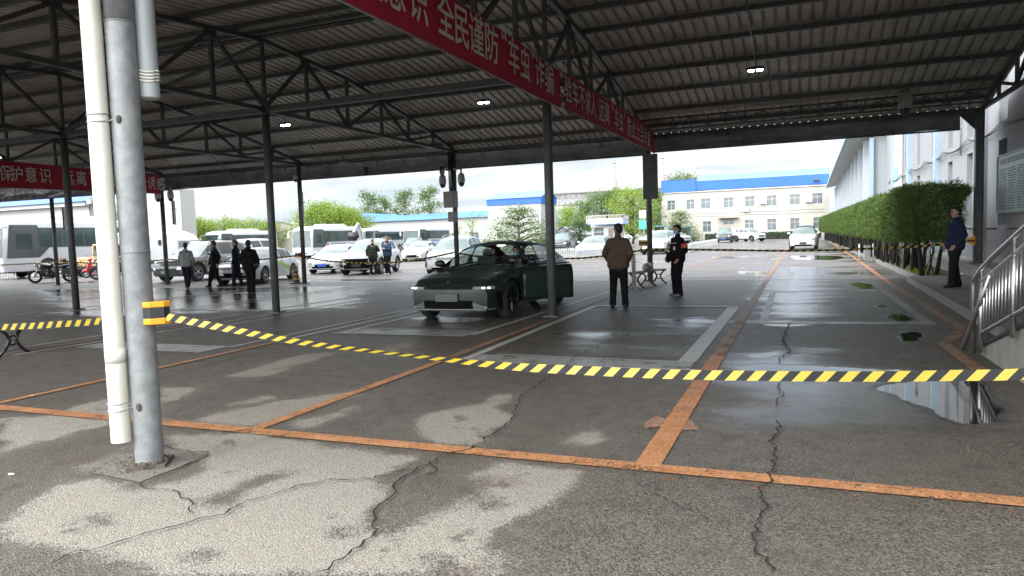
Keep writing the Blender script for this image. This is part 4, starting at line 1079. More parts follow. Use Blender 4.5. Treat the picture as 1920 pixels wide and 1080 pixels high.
# ---- cream two-storey block with the bright blue fascia
bb = thing('blue_roofed_block', (0, 115, 0), 0, 'cream two storey block with a bright blue fascia closing the yard', 'building')
xl, xm, xr = -20.45, -15.05, 4.1
winu = []
for px_ in (-18.8, -13.55, -10.15, -7.0, -3.85, -0.6): winu.append(px_)
ops = [(x - xl - .62, x - xl + .62, 5.0, 6.5) for x in (-18.9, -15.9)] + [(x - xl - .72, x - xl + .72, 5.0, 6.55) for x in (-13.55, -10.15, -7.0, -3.85, -0.6, 2.5)]
ops += [(x - xl - .65, x - xl + .65, 1.3, 3.0) for x in (-15.3, -13.4, -7.1, -3.85, -.6, 2.6)] + [(-10.9 - xl, -9.4 - xl, 2.35, 3.1)]
ops = [o for o in ops if not (o[0] < 5.8 < o[1] and o[2] < 3 and False)]
ops = [o for o in ops if abs((o[0] + o[1]) / 2 + xl + 15.3) > 0.1]
facade(bb, (xl, 0, 0), (1, 0, 0), (0, -1, 0), xr - xl, 7.75, ops, M['cream'], depth=0.14, frame=M['white_trim'], bars=(1, 1))
boxpart(bb, 'side_wall', M['cream'], (xl + .06, 5.1, 3.87), (0.1, 9.9, 7.74)); boxpart(bb, 'side_wall', M['cream'], (xr - .06, 5.1, 3.87), (0.1, 9.9, 7.74))
boxpart(bb, 'fascia', M['blue'], ((xl + xm) / 2, 0.4, 8.7), (xm - xl, 1.2, 1.9)); boxpart(bb, 'fascia', M['blue'], ((xm + xr) / 2, 0.6, 8.6), (xr - xm, 1.3, 1.45))
mb = MB(); mb.add([(xl, -.25, 9.7), (xm, -.25, 9.7), (xm, 5, 10.0), (xl, 5, 10.0)], [(0, 1, 2, 3)]); mb.add([(xm, -.1, 9.36), (xr, -.1, 9.36), (xr + .3, 6.5, 10.7), (xm, 6.5, 10.7)], [(0, 1, 2, 3)]); mb.build('roof', M['blue_pale'], bb, merge='keep')
boxpart(bb, 'canopy_slab', M['cream'], (-10.15, -.5, 3.45), (3.0, 1.1, 0.12)); boxpart(bb, 'eaves_trim', M['white_trim'], ((xl + xr) / 2, -.12, 7.66), (xr - xl, 0.22, 0.1))
mb = MB()
for z in (4.2, 3.75):
    mb.tube([(xl + 4 + k * 1.0, -.04, z + .06 * math.sin(k * .8)) for k in range(21)], 0.03, 4)
mb.build('cable', M['pvc_grey'], bb)
mb = MB(); mb.tube([(-5.6, -.06, 4.6), (-5.9, -.06, 5.4), (-5.5, -.06, 6.2), (-5.55, -.06, 7)], 0.04, 5); mb.build('conduit', M['white_trim'], bb)
for (x, z, l) in ((-7.55, 4.55, 'air conditioner under the upper window near the middle of the cream block'), (-5.05, 5.6, 'air conditioner left of the fifth upper window of the cream block'), (1.35, 5.6, 'air conditioner beside the last upper window of the cream block'), (-18.5, 4.6, 'air conditioner at the left end of the cream block')):
    ac_unit((x, 114.8, z), 0, l, 1.1)
t = thing('floodlight', (2.4, 114.2, 8.3), 0, 'black floodlight on the blue fascia beside the last window', 'floodlight'); mb = MB(); mb.box((0, 0, 0), (0.9, 0.3, 0.35)); mb.bar((-.5, .1, .1), (-.5, .2, .1), .1); mb.build('housing', M['black'], t)
# ---- small white building with blue gable roof
sb = thing('white_gabled_house', (-34.1, 85, 0), 0, 'white building with a blue gabled roof behind the cedar tree', 'building')
facade(sb, (-3.5, 0, 0), (1, 0, 0), (0, -1, 0), 7.3, 5.65, [(1.2, 3.0, 1.3, 2.2)], M['white_wall'], depth=0.1)
boxpart(sb, 'side_wall', M['white_wall'], (3.78, 2.9, 2.82), (0.1, 5.7, 5.64)); boxpart(sb, 'side_wall', M['white_wall'], (-3.48, 2.9, 2.82), (0.1, 5.7, 5.64))
mb = MB(); mb.add([(-3.6, -.12, 5.66), (3.95, -.12, 5.66), (3.95, -.12, 6.45), (-3.6, -.12, 6.45), (-3.6, 6, 5.66), (3.95, 6, 5.66), (3.95, 6, 6.45), (-3.6, 6, 6.45)], [(0, 1, 2, 3), (5, 4, 7, 6), (4, 0, 3, 7)])
mb.add([(3.95, -.12, 5.66), (3.95, 6, 5.66), (3.95, 6, 6.45), (3.95, 2.9, 7.35), (3.95, -.12, 6.45)], [(0, 1, 2, 3, 4)]); mb.build('fascia', M['blue'], sb, merge='keep')
mb = MB(); mb.add([(-3.7, -.3, 6.46), (4.05, -.3, 6.46), (4.05, 2.9, 7.42), (-3.7, 2.9, 7.42), (-3.7, 6.2, 6.46), (4.05, 6.2, 6.46)], [(0, 1, 2, 3), (3, 2, 5, 4)]); mb.build('roof', M['blue_pale'], sb, merge='keep')
# ---- long low shed with faded blue roof
lb = thing('long_blue_roofed_shed', (-60, 100, 0), 0, 'long low white shed with a faded blue sloping roof behind the coaches', 'building')
facade(lb, (-21, 0, 0), (1, 0, 0), (0, -1, 0), 38, 4.75, [(u, u + 1.6, 1.3, 2.4) for u in (26.5, 29.5, 33.5)], M['white_wall'], depth=0.1)
boxpart(lb, 'side_wall', M['white_wall'], (16.95, 4.5, 2.4), (0.1, 8.8, 4.7))
mb = MB(); mb.add([(-21.5, -.6, 4.7), (-9, -.6, 4.85), (-6, -.6, 4.7), (5, -.6, 4.68), (17.4, -.6, 4.8), (17.4, 5, 5.9), (-2, 5, 5.75), (-8.5, 5, 6.35), (-12, 5, 6.4), (-21.5, 5, 5.9)], [(0, 1, 8, 9), (1, 2, 7, 8), (2, 3, 6, 7), (3, 4, 5, 6)]); mb.build('roof', M['blue_mid'], lb, merge='keep')
# ---- arched grey shed
sp = (-74.28,88.0,4.22)
t = thing('arched_shed', (sp[0], 88, 0), 0, 'grey shed with a shallow arched roof behind the coach', 'building')
pts = [(-3.2, 0), (3.2, 0), (3.2, 4.0), (2.4, 4.45), (1.2, 4.75), (0, 4.85), (-1.2, 4.75), (-2.4, 4.45), (-3.2, 4.0)]
mb = MB(); mb.add([(x, y, z) for y in (0, 6) for x, z in pts], [tuple(range(9)), tuple(range(17, 8, -1))] + [(i, (i + 1) % 9, (i + 1) % 9 + 9, i + 9) for i in range(9)]); mb.build('wall', mat('drab_shed_wall', (0.34, 0.32, 0.28), 0.9), t)
mb = MB()
for (x0, z0), (x1, z1) in zip(pts[2:8], pts[3:9]): mb.bar((x0 * 1.08, -.3, z0 + .08), (x1 * 1.08, -.3, z1 + .08), 0.1, 0.14)
mb.build('roof_edge', M['steel'], t)
# ---- left background buildings
la = thing('hip_roofed_building', (-69.8, 48, 0), 0, 'white building with a bright blue hipped roof at the far left', 'building')
facade(la, (-14, 0, 0), (1, 0, 0), (0, -1, 0), 21, 6.1, [], M['white_wall'])
boxpart(la, 'side_wall', M['white_wall'], (6.95, 5, 3.05), (0.1, 9.8, 6.1)); boxpart(la, 'eaves_trim', M['white_trim'], (-3.4, -.3, 5.95), (21.4, 0.6, 0.35))
mb = MB(); mb.add([(-15, -.9, 6.15), (7.9, -.9, 6.15), (7.9, 10.5, 6.15), (-15, 10.5, 6.15), (-9, 5, 7.75), (2.5, 5, 7.75)], [(0, 1, 5, 4), (1, 2, 5), (2, 3, 4, 5), (3, 0, 4)]); mb.build('roof', M['blue'], la, merge='keep')
lc = thing('white_flat_building', (-58.2, 50, 0), 0, 'plain white flat roofed building behind the white caravan', 'building')
facade(lc, (-5, 0, 0), (1, 0, 0), (0, -1, 0), 9.9, 6.95, [(0.5, 3.4, 4.0, 5.1)], M['white_wall'], depth=0.1, bars=(2, 0))
boxpart(lc, 'side_wall', M['white_wall'], (4.85, .8, 3.47), (0.1, 1.5, 6.93)); boxpart(lc, 'back_wall', M['white_wall'], (0, 1.6, 3.47), (9.9, 0.1, 6.93)); boxpart(lc, 'parapet', M['white_trim'], (0, -.05, 7.0), (10.1, 0.25, 0.16))
mb = MB()
for u in (-3.2, -1.4, .4, 2.2, 4.0): mb.box((u, -.012, 3.4), (0.03, 0.02, 6.8))
mb.build('panel_joint', M['pvc_grey'], lc)
t = thing('floodlight', ((-61.34,47.0,6.05)[0], 47.0, (-61.34,47.0,6.05)[2]), 0, 'white floodlight on a bracket at the corner of the blue hipped roof', 'floodlight')
mb = MB(); mb.box((0, 0, 0), (0.55, 0.2, 0.42)); mb.build('housing', M['pvc_grey'], t); mb = MB(); mb.box((0, -.11, 0), (.46, .02, .34)); mb.build('lens', M['led_off'], t); mb = MB(); mb.bar((-.1, .1, -.2), (-.4, .3, -.8), .07); mb.build('bracket', M['steel'], t)
# ---- gatehouse
gh = thing('gatehouse', (-19.55, 75, 0), 0, 'small white gatehouse with a blue striped parapet and balustrade', 'gatehouse')
facade(gh, (-1.45, 0, 0), (1, 0, 0), (0, -1, 0), 3.1, 2.55, [(0.3, 1.45, 0.75, 2.3)], M['white_wall'], depth=0.08, bars=(0, 1))
boxpart(gh, 'side_wall', M['white_wall'], (1.6, 1.2, 1.27), (0.1, 2.3, 2.54)); boxpart(gh, 'side_wall', M['white_wall'], (-1.4, 1.2, 1.27), (0.1, 2.3, 2.54))
boxpart(gh, 'door', mat('brown_gate_door', (0.16, 0.12, 0.10), 0.6), (0.75, -.03, 1.05), (0.5, 0.05, 2.05))
pr_ = [(-2.05, .3), (0.55, -.75), (2.1, -.1), (2.1, 2.7), (-2.05, 2.7)]
for k, (z0, z1, mt_) in enumerate(((2.56, 2.72, 'blue_stripe'), (2.72, 2.92, 'white_trim'), (2.92, 3.08, 'blue_stripe'), (3.08, 3.2, 'white_trim'))):
    mb = MB(); mb.prism([(x * (1 - .0 * k) , y) for x, y in pr_], z0, z1); mb.build('parapet_band', M[mt_], gh)
mb = MB()
for (x0, y0_), (x1, y1_) in zip(pr_[:3], pr_[1:4]):
    n = int(math.hypot(x1 - x0, y1_ - y0_) / 0.16)
    for k in range(n + 1):
        mb.box((x0 + (x1 - x0) * k / n, y0_ + (y1_ - y0_) * k / n, 3.34), (0.06, 0.06, 0.28))
    mb.bar((x0, y0_, 3.52), (x1, y1_, 3.52), 0.12, 0.08)
mb.build('balustrade', M['cream'], gh)
# ---- two little gabled sheds left of the gatehouse
for (pxx, yy, w_, h_, lab) in ((1056, 92, 2.6, 2.6, 'tiny white gabled shed behind the dark car'), (1070, 88, 3.2, 2.3, 'tiny grey roofed shed left of the round bush')):
    p = (284.47,-770.36,0.0); c = None
    tX = {1056: (-29.64,92.0,2.33), 1070: (-27.27,88.0,2.26)}[pxx]
    t = thing('gabled_shed', (tX[0], yy, 0), 0, lab, 'shed')
    mb = MB(); mb.add([(-w_ / 2, 0, 0), (w_ / 2, 0, 0), (w_ / 2, 0, h_ - .7), (0, 0, h_), (-w_ / 2, 0, h_ - .7), (-w_ / 2, 4, 0), (w_ / 2, 4, 0), (w_ / 2, 4, h_ - .7), (0, 4, h_), (-w_ / 2, 4, h_ - .7)], [(0, 1, 2, 3, 4), (9, 8, 7, 6, 5), (0, 5, 6, 1), (1, 6, 7, 2), (4, 9, 5, 0)]); mb.build('wall', M['white_wall'], t)
    mb = MB(); e = .25
    mb.add([(-w_ / 2 - e, -.3, h_ - .85), (0, -.3, h_ + .1), (w_ / 2 + e, -.3, h_ - .85), (-w_ / 2 - e, 4.2, h_ - .85), (0, 4.2, h_ + .1), (w_ / 2 + e, 4.2, h_ - .85)], [(0, 1, 4, 3), (1, 2, 5, 4)]); mb.build('roof', M['pvc_grey'], t, merge='keep')
# ---- blue kiosk and shelter in front of the cream block
kx = (-15.14,98.0,1.11)
t = thing('blue_kiosk', (kx[0], 98, 0), 0, 'low blue kiosk with a flat blue roof before the cream block', 'kiosk')
boxpart(t, 'wall', mat('blue_kiosk_wall', (0.07, 0.28, 0.46), 0.6), (0, 1, 1.0), (2.7, 2, 2.0)); boxpart(t, 'roof', mat('blue_kiosk_roof', (0.18, 0.36, 0.5), 0.6), (0, .8, 2.12), (3.3, 2.8, 0.22))
mb = MB()
for x in (-.9, 0, .9): mb.box((x, -.03, 1.25), (0.7, 0.04, 0.8))
mb.build('window', M['bldglass'], t)
kx = (-19.51,104.0,1.19)
t = thing('shelter', (kx[0], 104, 0), 0, 'small open shelter with a teal flat roof and brown posts', 'shelter')
boxpart(t, 'roof', mat('teal_shelter_roof', (0.16, 0.38, 0.40), 0.6), (0, 0, 2.4), (3.2, 2.0, 0.2))
for x in (-1.3, 0.1, 1.2): boxpart(t, 'post', mat('brown_shelter_post', (0.15, 0.06, 0.04), 0.7), (x, 0, 1.15), (0.35 if x > -1 else .15, 0.15, 2.3))
# ---- overhead conveyor gallery on trestles
cg = thing('conveyor_gallery', (-39, 160, 0), 0, 'long rusty grey overhead conveyor gallery above the trees', 'conveyor gallery')
M['gal'] = mat('gallery_steel', (0.20, 0.19, 0.175), 0.8, var=0.25, vs=1.5)
mb = MB(); 
def gz(x): return 0.012 * (x + 39) + 0
x0, x1 = -20, 20
for (z, w_) in ((8.6, .22), (10.0, .18), (11.3, .25)):
    mb.bar((x0, 0, z), (x1, 0, z), w_)
mb.bar((x0, 2.5, 8.6), (x1, 2.5, 8.6), .22)
n = 30
for k in range(n):
    a = x0 + (x1 - x0) * k / n; b = x0 + (x1 - x0) * (k + 1) / n
    mb.bar((a, 0.01, 8.6), (a, 0.01, 11.3), .12)
    mb.bar((a, -.01, 8.6), ((a + b) / 2, -.01, 10.0), .11); mb.bar(((a + b) / 2, -.01, 10.0), (b, -.01, 8.6), .11)
mb.build('truss', M['gal'], cg)
mb = MB(); mb.box((0, 1.3, 10.65), (40, 2.2, 1.2)); mb.build('housing', mat('gallery_cladding', (0.24, 0.235, 0.225), 0.8, var=0.2, vs=0.8), cg)
for x in (-17, -5, 7, 18):
    mb = MB(); mb.bar((x, 0, 0), (x, 0, 8.6), .3); mb.bar((x, 2.5, 0), (x, 2.5, 8.6), .3); mb.bar((x, 0, 1), (x, 2.5, 7), .15); mb.build('trestle', M['gal'], cg)
# ---- chimneys
def chimney(X, Y, h, label):
    t = thing('factory_chimney', (X, Y, 0), 0, label, 'chimney', 'tall banded factory chimneys')
    bands = 9
    mr = [M['hazy_red'], M['white_trim']]
    zz0 = 0
    cuts = [0, h * .80, h * .84, h * .88, h * .92, h * .96, h]
    for i, (a, b) in enumerate(zip(cuts[:-1], cuts[1:])):
        mb = MB(); ra = 3.0 - 1.6 * a / h; rb_ = 3.0 - 1.6 * b / h; mb.lathe([(ra, a), (rb_, b)], 16)
        mb.build('shaft_band', mr[i % 2], t)
    mb = MB(); mb.lathe([(1.4, h - .01), (1.6, h - .01), (1.6, h + .6), (1.4, h + .6)], 16); mb.build('rim', M['gal'], t)
chimney(-122.1, 500, 51, 'banded red and white chimney rising behind the gatehouse')
chimney(-88.2, 500, 52, 'banded red and white chimney half hidden behind the far roof column')
# ---- masts and lamp posts
def mast(px_, Y, h, label, r=.06, arm=True):
    t = thing('mast', (px_, Y, 0), 0, label, 'mast'); mb = MB(); mb.tube([(0, 0, 0), (0, 0, h)], [r, r * .6], 8); mb.build('pole', M['pvc_grey'], t)
    mb = MB(); mb.bar((-.9, 0, h - .9), (.1, 0, h - .2), .06); mb.bar((-.5, 0, h * .8), (.5, 0, h * .8), .06); mb.build('cross_arm', M['pvc_grey'], t)
    return t
mast((-79.34,95.0,5.72)[0], 95, 10.2, 'thin mast with a cross arm above the grey arched shed')
t = thing('sign_post', ((-17.03,84.0,0.98)[0], 84, 0), 0, 'tall sign post with a white board over a green board behind the far column', 'sign post')
mb = MB(); mb.tube([(0, 0, 0), (0, 0, 4.2)], .07, 8); mb.build('pole', M['pvc_grey'], t)
boxpart(t, 'sign_board', M['white_trim'], (-.15, -.1, 3.7), (.8, .08, .9)); boxpart(t, 'sign_board', mat('teal_green_sign', (0.06, 0.35, 0.27), 0.6), (-.15, -.1, 2.5), (.9, .08, 1.1))

# ================================================================ VEHICLES
def lerp_tab(tab, x):
    if x <= tab[0][0]: return tab[0][1]
    for (a, va), (b, vb) in zip(tab[:-1], tab[1:]):
        if x <= b:
            t = (x - a) / (b - a); t = t * t * (3 - 2 * t) * 0.35 + t * 0.65
            return va + (vb - va) * t
    return tab[-1][1]

CARS = {
 # L, W; top = height of the lower body; roof = height of the glasshouse; wheels; split points of the glasshouse
 'sedan': dict(L=4.85, W=1.86, top=[(0, .60), (.10, .70), (.45, .79), (1.0, .88), (1.45, .95), (2.6, .97), (3.9, 1.02), (4.55, 1.04), (4.78, .98), (4.85, .82)],
     roof=[(1.22, .93), (1.75, 1.22), (2.15, 1.38), (2.6, 1.44), (3.1, 1.45), (3.6, 1.39), (4.1, 1.23), (4.5, 1.04)], wf=2.2, rr=3.55, wins=[(1.85, 2.62), (2.70, 3.42), (3.46, 3.80)], wh=(.88, 3.75), rw=.335, sill=.20),
 'fastback': dict(L=4.90, W=1.92, top=[(0, .62), (.08, .70), (.35, .78), (.9, .86), (1.35, .93), (2.6, .97), (3.9, 1.01), (4.6, 1.03), (4.85, .98), (4.9, .84)],
     roof=[(1.10, .90), (1.65, 1.17), (2.15, 1.38), (2.6, 1.46), (3.1, 1.465), (3.6, 1.40), (4.1, 1.25), (4.6, 1.06)], wf=2.25, rr=3.6, wins=[(1.75, 2.72), (2.80, 3.50), (3.53, 3.95)], wh=(.90, 3.83), rw=.36, sill=.20),
 'suv': dict(L=4.65, W=1.88, top=[(0, .80), (.08, .92), (.40, .99), (.9, 1.04), (1.25, 1.07), (2.5, 1.08), (3.8, 1.12), (4.4, 1.12), (4.6, 1.05), (4.65, .85)],
     roof=[(1.02, 1.05), (1.45, 1.34), (1.85, 1.57), (2.3, 1.66), (3.0, 1.68), (3.7, 1.64), (4.15, 1.52), (4.52, 1.12)], wf=1.9, rr=4.05, wins=[(1.55, 2.32), (2.40, 3.18), (3.25, 3.85)], wh=(.86, 3.55), rw=.37, sill=.24),
 'bigsuv': dict(L=5.05, W=1.98, top=[(0, .85), (.08, .98), (.40, 1.05), (1.0, 1.10), (1.35, 1.13), (2.5, 1.14), (4.0, 1.16), (4.8, 1.16), (5.0, 1.1), (5.05, .9)],
     roof=[(1.12, 1.10), (1.55, 1.40), (2.0, 1.68), (2.5, 1.79), (3.2, 1.82), (4.0, 1.80), (4.55, 1.70), (4.95, 1.20)], wf=2.05, rr=4.5, wins=[(1.7, 2.5), (2.58, 3.42), (3.5, 4.3)], wh=(.92, 3.95), rw=.40, sill=.26),
 'van': dict(L=4.9, W=1.82, top=[(0, .85), (.06, .98), (.30, 1.08), (.6, 1.15), (1.0, 1.18), (2.5, 1.18), (4.5, 1.18), (4.8, 1.15), (4.88, 1.1), (4.9, .95)],
     roof=[(.42, 1.12), (.9, 1.50), (1.35, 1.85), (1.8, 1.96), (3.0, 1.99), (4.3, 1.97), (4.7, 1.85), (4.85, 1.25)], wf=1.4, rr=4.55, wins=[(.95, 1.75), (1.9, 3.0), (3.1, 4.3)], wh=(.80, 3.8), rw=.33, sill=.24),
 'pickup': dict(L=5.4, W=1.95, top=[(0, .88), (.08, 1.02), (.40, 1.10), (1.0, 1.14), (1.35, 1.16), (2.5, 1.16), (3.6, 1.16), (5.0, 1.16), (5.35, 1.15), (5.4, 1.0)],
     roof=[(1.15, 1.12), (1.6, 1.45), (1.95, 1.70), (2.4, 1.80), (3.0, 1.81), (3.4, 1.76), (3.55, 1.60), (3.66, 1.18)], wf=1.95, rr=3.42, wins=[(1.65, 2.45), (2.55, 3.3)], wh=(.95, 4.2), rw=.42, sill=.32),
}

def nose(y, z, W, b=.17, k=.35):
    return b * (abs(y) / (W / 2)) ** 2.4 + k * max(0, z - .5) ** 2 * 0.8 + 0.10 * max(0, .38 - z)

def build_car(kind, paint, label, cat='car', group=None, name='car', lights=None, clear=False, door_open=False, face='plain', plate=None, rim='alloy', dark_roof=False, glass=None):
    S = CARS[kind]; Lh, W = S['L'], S['W']
    root = thing(name, (0, 0, 0), 0, label, cat, group)
    glass = glass or M['dkglass']
    Rw = S['rw']; Ra = Rw + .055; zc = Rw
    P = M[paint] if isinstance(paint, str) else paint
    # local axes: +x forward, so u (distance from the nose) maps to x = L/2 - u
    def half(u):
        s = min(u, Lh - u)
        t = min(1, s / .9)
        return W / 2 * (0.80 + 0.20 * math.sin(t * math.pi / 2) ** .8) if u < Lh / 2 else W / 2 * (0.83 + 0.17 * math.sin(t * math.pi / 2) ** .8)
    def bot(u, side=0):
        z = S['sill'] + (0.05 if u < .15 or u > Lh - .15 else 0)
        for c in S['wh']:
            d = abs(u - c)
            if d < Ra: z = max(z, zc + math.sqrt(max(0, Ra * Ra - d * d)))
        return z
    def sec(u, t):
        """side skin point at station u, t 0..1 from sill to shoulder"""
        zb, zt = bot(u), lerp_tab(S['top'], u)
        z = zb + (zt - zb) * t
        a = (z - S['sill']) / (zt - S['sill'])
        k = 0.955 + 0.045 * math.sin(min(1, a / .45) * math.pi / 2) - 0.10 * max(0, (a - .72) / .28) ** 2.2
        k -= 0.012 * math.exp(-((a - .40) / .09) ** 2)
        return half(u) * k, z
    def warp(u, y, z):
        f = max(0, 1 - u / .8); g = max(0, 1 - (Lh - u) / .6)
        uu = u + nose(y, z, W) * f * f - (0.12 * (abs(y) / (W / 2)) ** 2 + .25 * max(0, z - .75) ** 2) * g * g
        return (Lh / 2 - uu, y, z)
    us = set([round(i * 0.11, 3) for i in range(int(Lh / .11) + 1)] + [0, .03, .07, .12, .18, .26, Lh - .03, Lh - .08, Lh - .16, Lh])
    for c in S['wh']:
        for k in range(13): us.add(round(c + Ra * math.cos(math.pi * k / 12), 4))
        us.add(round(c - Ra - .004, 4)); us.add(round(c + Ra + .004, 4))
    us = sorted(u for u in us if 0 <= u <= Lh)
    us = [u for i, u in enumerate(us) if i == 0 or u - us[i - 1] > .0035]
    K = 11; J = 10
    D0, D1 = (1.42, 2.50)
    mb = MB(); mb.smooth = True
    grid = []
    for u in us:
        col = []
        for s in (1, -1):
            c = []
            for k in range(K + 1):
                y, z = sec(u, k / K); c.append((u, s * y, z))
            col.append(c)
        y0, z0 = sec(u, 1)
        top = [(u, y0 * (1 - 2 * j / J), z0 + 0.035 * (1 - (1 - 2 * j / J) ** 2) * min(1, u / .3)) for j in range(J + 1)]
        ring = col[0] + top[1:-1] + col[1][::-1]
        grid.append(ring)
    n = len(grid[0]); vs = [warp(*p) for r in grid for p in r]
    fs = []
    for i in range(len(us) - 1):
        um = (us[i] + us[i + 1]) / 2
        for k in range(n - 1):
            if door_open and D0 < um < D1 and k < K and k > 1: continue
            if door_open and 1.6 < um < 3.7 and K + 1 < k < K + J - 2: continue
            fs.append((i * n + k, i * n + k + 1, (i + 1) * n + k + 1, (i + 1) * n + k))
    b0 = len(vs)
    mb.add(vs, fs)
    # front and rear faces filled as grids
    for u, rev in ((0.0, 1), (Lh, 0)):
        zt = lerp_tab(S['top'], u); zb = bot(u); vv = []; NN = 12; MMm = 8
        for a in range(NN + 1):
            for b_ in range(MMm + 1):
                y1, z1 = sec(u, b_ / MMm); vv.append(warp(u, y1 * (1 - 2 * a / NN), z1))
        mb.add(vv, [(a * (MMm + 1) + c, a * (MMm + 1) + c + 1, (a + 1) * (MMm + 1) + c + 1, (a + 1) * (MMm + 1) + c) for a in range(NN) for c in range(MMm)])
    # underbody
    body = mb.build('body', P, root, merge=True)
    mb = MB(); mb.box((0, 0, S['sill'] + .03), (Lh - .3, W - .5, 0.06)); 
    for c in S['wh']:
        for s in (-1, 1):
            pts = [(Lh / 2 - c + (Ra - .0) * math.cos(a), (Ra - .0) * math.sin(a) + zc) for a in [math.pi * q / 10 for q in range(11)]]
            y0, y1 = s * (W / 2 - .30), s * (half(c) * .965)
            mb.add([(x, y0, z) for x, z in pts] + [(x, y1, z) for x, z in pts], [(i, i + 1, i + 12, i + 11) for i in range(10)])
            mb.add([(x, y0, z) for x, z in pts] + [(Lh / 2 - c, y0, zc)], [(i, i + 1, 11) for i in range(10)])
    mb.build('underbody', M['black_pl'], root, merge='keep')
    # glasshouse
    g0, g1 = S['roof'][0][0], S['roof'][-1][0]
    gus = sorted(set([round(g0 + (g1 - g0) * i / 44, 3) for i in range(45)] + [v for w_ in S['wins'] for v in w_] + [S['wf'], S['rr']]))
    TS = [0, .10, .30, .52, .74, .88, 1.0]; JT = 10
    def gsec(u):
        zb = lerp_tab(S['top'], u) - .012; zr = max(zb + .005, lerp_tab(S['roof'], u)); yb = half(u) * .875
        h = zr - zb; crown = min(.06, h * .35); yr = yb - max(0, h - .0) * .42
        pts = []
        for t in TS: pts.append((yb + (yr - yb) * (t ** 1.25), zb + (h - crown) * t))
        return pts, crown
    vs = []
    for u in gus:
        pts, crown = gsec(u)
        yr, zr = pts[-1]
        ring = pts + [(yr * (1 - 2 * j / JT), zr + crown * (1 - abs(1 - 2 * j / JT) ** 2.4)) for j in range(1, JT)] + [(-a, b_) for a, b_ in pts[::-1]]
        vs += [(Lh / 2 - u, y, z) for y, z in ring]
    nn = 2 * len(TS) + JT - 1
    groups = {'roof': [], 'windshield': [], 'rear_window': []}
    sidew = {}
    nt_ = len(TS)
    for i in range(len(gus) - 1):
        um = (gus[i] + gus[i + 1]) / 2; h = lerp_tab(S['roof'], um) - lerp_tab(S['top'], um)
        for k in range(nn - 1):
            f = (i * nn + k, i * nn + k + 1, (i + 1) * nn + k + 1, (i + 1) * nn + k)
            side = 0 if k < nt_ - 1 else (1 if k >= nt_ - 1 + JT else None)
            if side is None:
                j = k - (nt_ - 1)
                if um < S['wf'] and 0 <= j < JT and um > g0 + .03: groups['windshield'].append(f)
                elif um > S['rr'] and 0 < j < JT - 1 and um < g1 - .12: groups['rear_window'].append(f)
                else: groups['roof'].append(f)
            else:
                kk = k if side == 0 else (nn - 2 - k)
                w_ = [q for q, (a, b_) in enumerate(S['wins']) if a < um < b_]
                if w_ and h > .13 and 1 <= kk <= nt_ - 3 + (0): sidew.setdefault((side, w_[0]), []).append(f)
                elif um < S['wins'][0][0] and um > S['wins'][0][0] - .0 and False: pass
                else: groups['roof'].append(f)
    gm = clear_g if clear else glass; wsm = clear_g if clear else M['wsglass']
    def part(nm, fl, mt_):
        if not fl: return
        m_ = MB(); m_.smooth = True
        idx = sorted(set(i for f in fl for i in f)); mp_ = {v: q for q, v in enumerate(idx)}
        m_.add([vs[i] for i in idx], [tuple(mp_[i] for i in f) for f in fl]); return m_.build(nm, mt_, root)
    part('roof', groups['roof'], P if not dark_roof else M['black'])
    part('windshield', groups['windshield'], wsm); part('rear_window', groups['rear_window'], gm)
    for (sd_, q), fl in sidew.items():
        if door_open and sd_ == 0 and q == 0: continue
        part('side_window', fl, gm)
    # wheels
    for c in S['wh']:
        for s in (-1, 1):
            x, y = Lh / 2 - c, s * (W / 2 - .125)
            mb = MB(); w2 = .11
            mb.lathe([(Rw * .62, -w2), (Rw * .93, -w2), (Rw, -w2 * .75), (Rw, w2 * .75), (Rw * .93, w2), (Rw * .66, w2), (Rw * .62, w2 * .6)], 26, (0, 0, 0), 'Y')
            wh = mb.build('wheel', M['rubber'], root); wh.location = (x, y, zc)
            mb = MB(); o_ = s * w2 * .55
            mb.lathe([(0, o_ * .5), (Rw * .60, o_ * .35), (Rw * .66, o_ * .4)], 20, (0, 0, 0), 'Y'); mb.build('brake', M['black'], wh)
            mb = MB()
            for q in range(10):
                a = 2 * math.pi * q / 10 + (.12 if q % 2 else -.12)
                mb.bar((0.05 * math.cos(a), o_ * 1.35, .05 * math.sin(a)), (Rw * .63 * math.cos(a), o_ * 1.6, Rw * .63 * math.sin(a)), .032, .02)
            ring = [(Rw * .64 * math.cos(2 * math.pi * q / 24), o_ * 1.6, Rw * .64 * math.sin(2 * math.pi * q / 24)) for q in range(25)]
            mb.tube(ring, .014, 5, caps=False); mb.lathe([(0.0, o_ * 1.75), (.06, o_ * 1.7), (.07, o_ * 1.3)], 12, (0, 0, 0), 'Y')
            mb.build('rim', M[rim], wh)
    # mirrors
    zb = lerp_tab(S['top'], S['wins'][0][0]); xm = Lh / 2 - S['wins'][0][0] + .05
    for s in (-1, 1):
        mb = MB(); mb.ell((xm, s * (W / 2 + .06), zb + .09), (.07, .12, .075), 10, 7); mb.bar((xm, s * (W / 2 - .1), zb + .02), (xm, s * (W / 2 + .04), zb + .05), .05, .03)
        mb.build('mirror', P if not clear else M['black'], root)
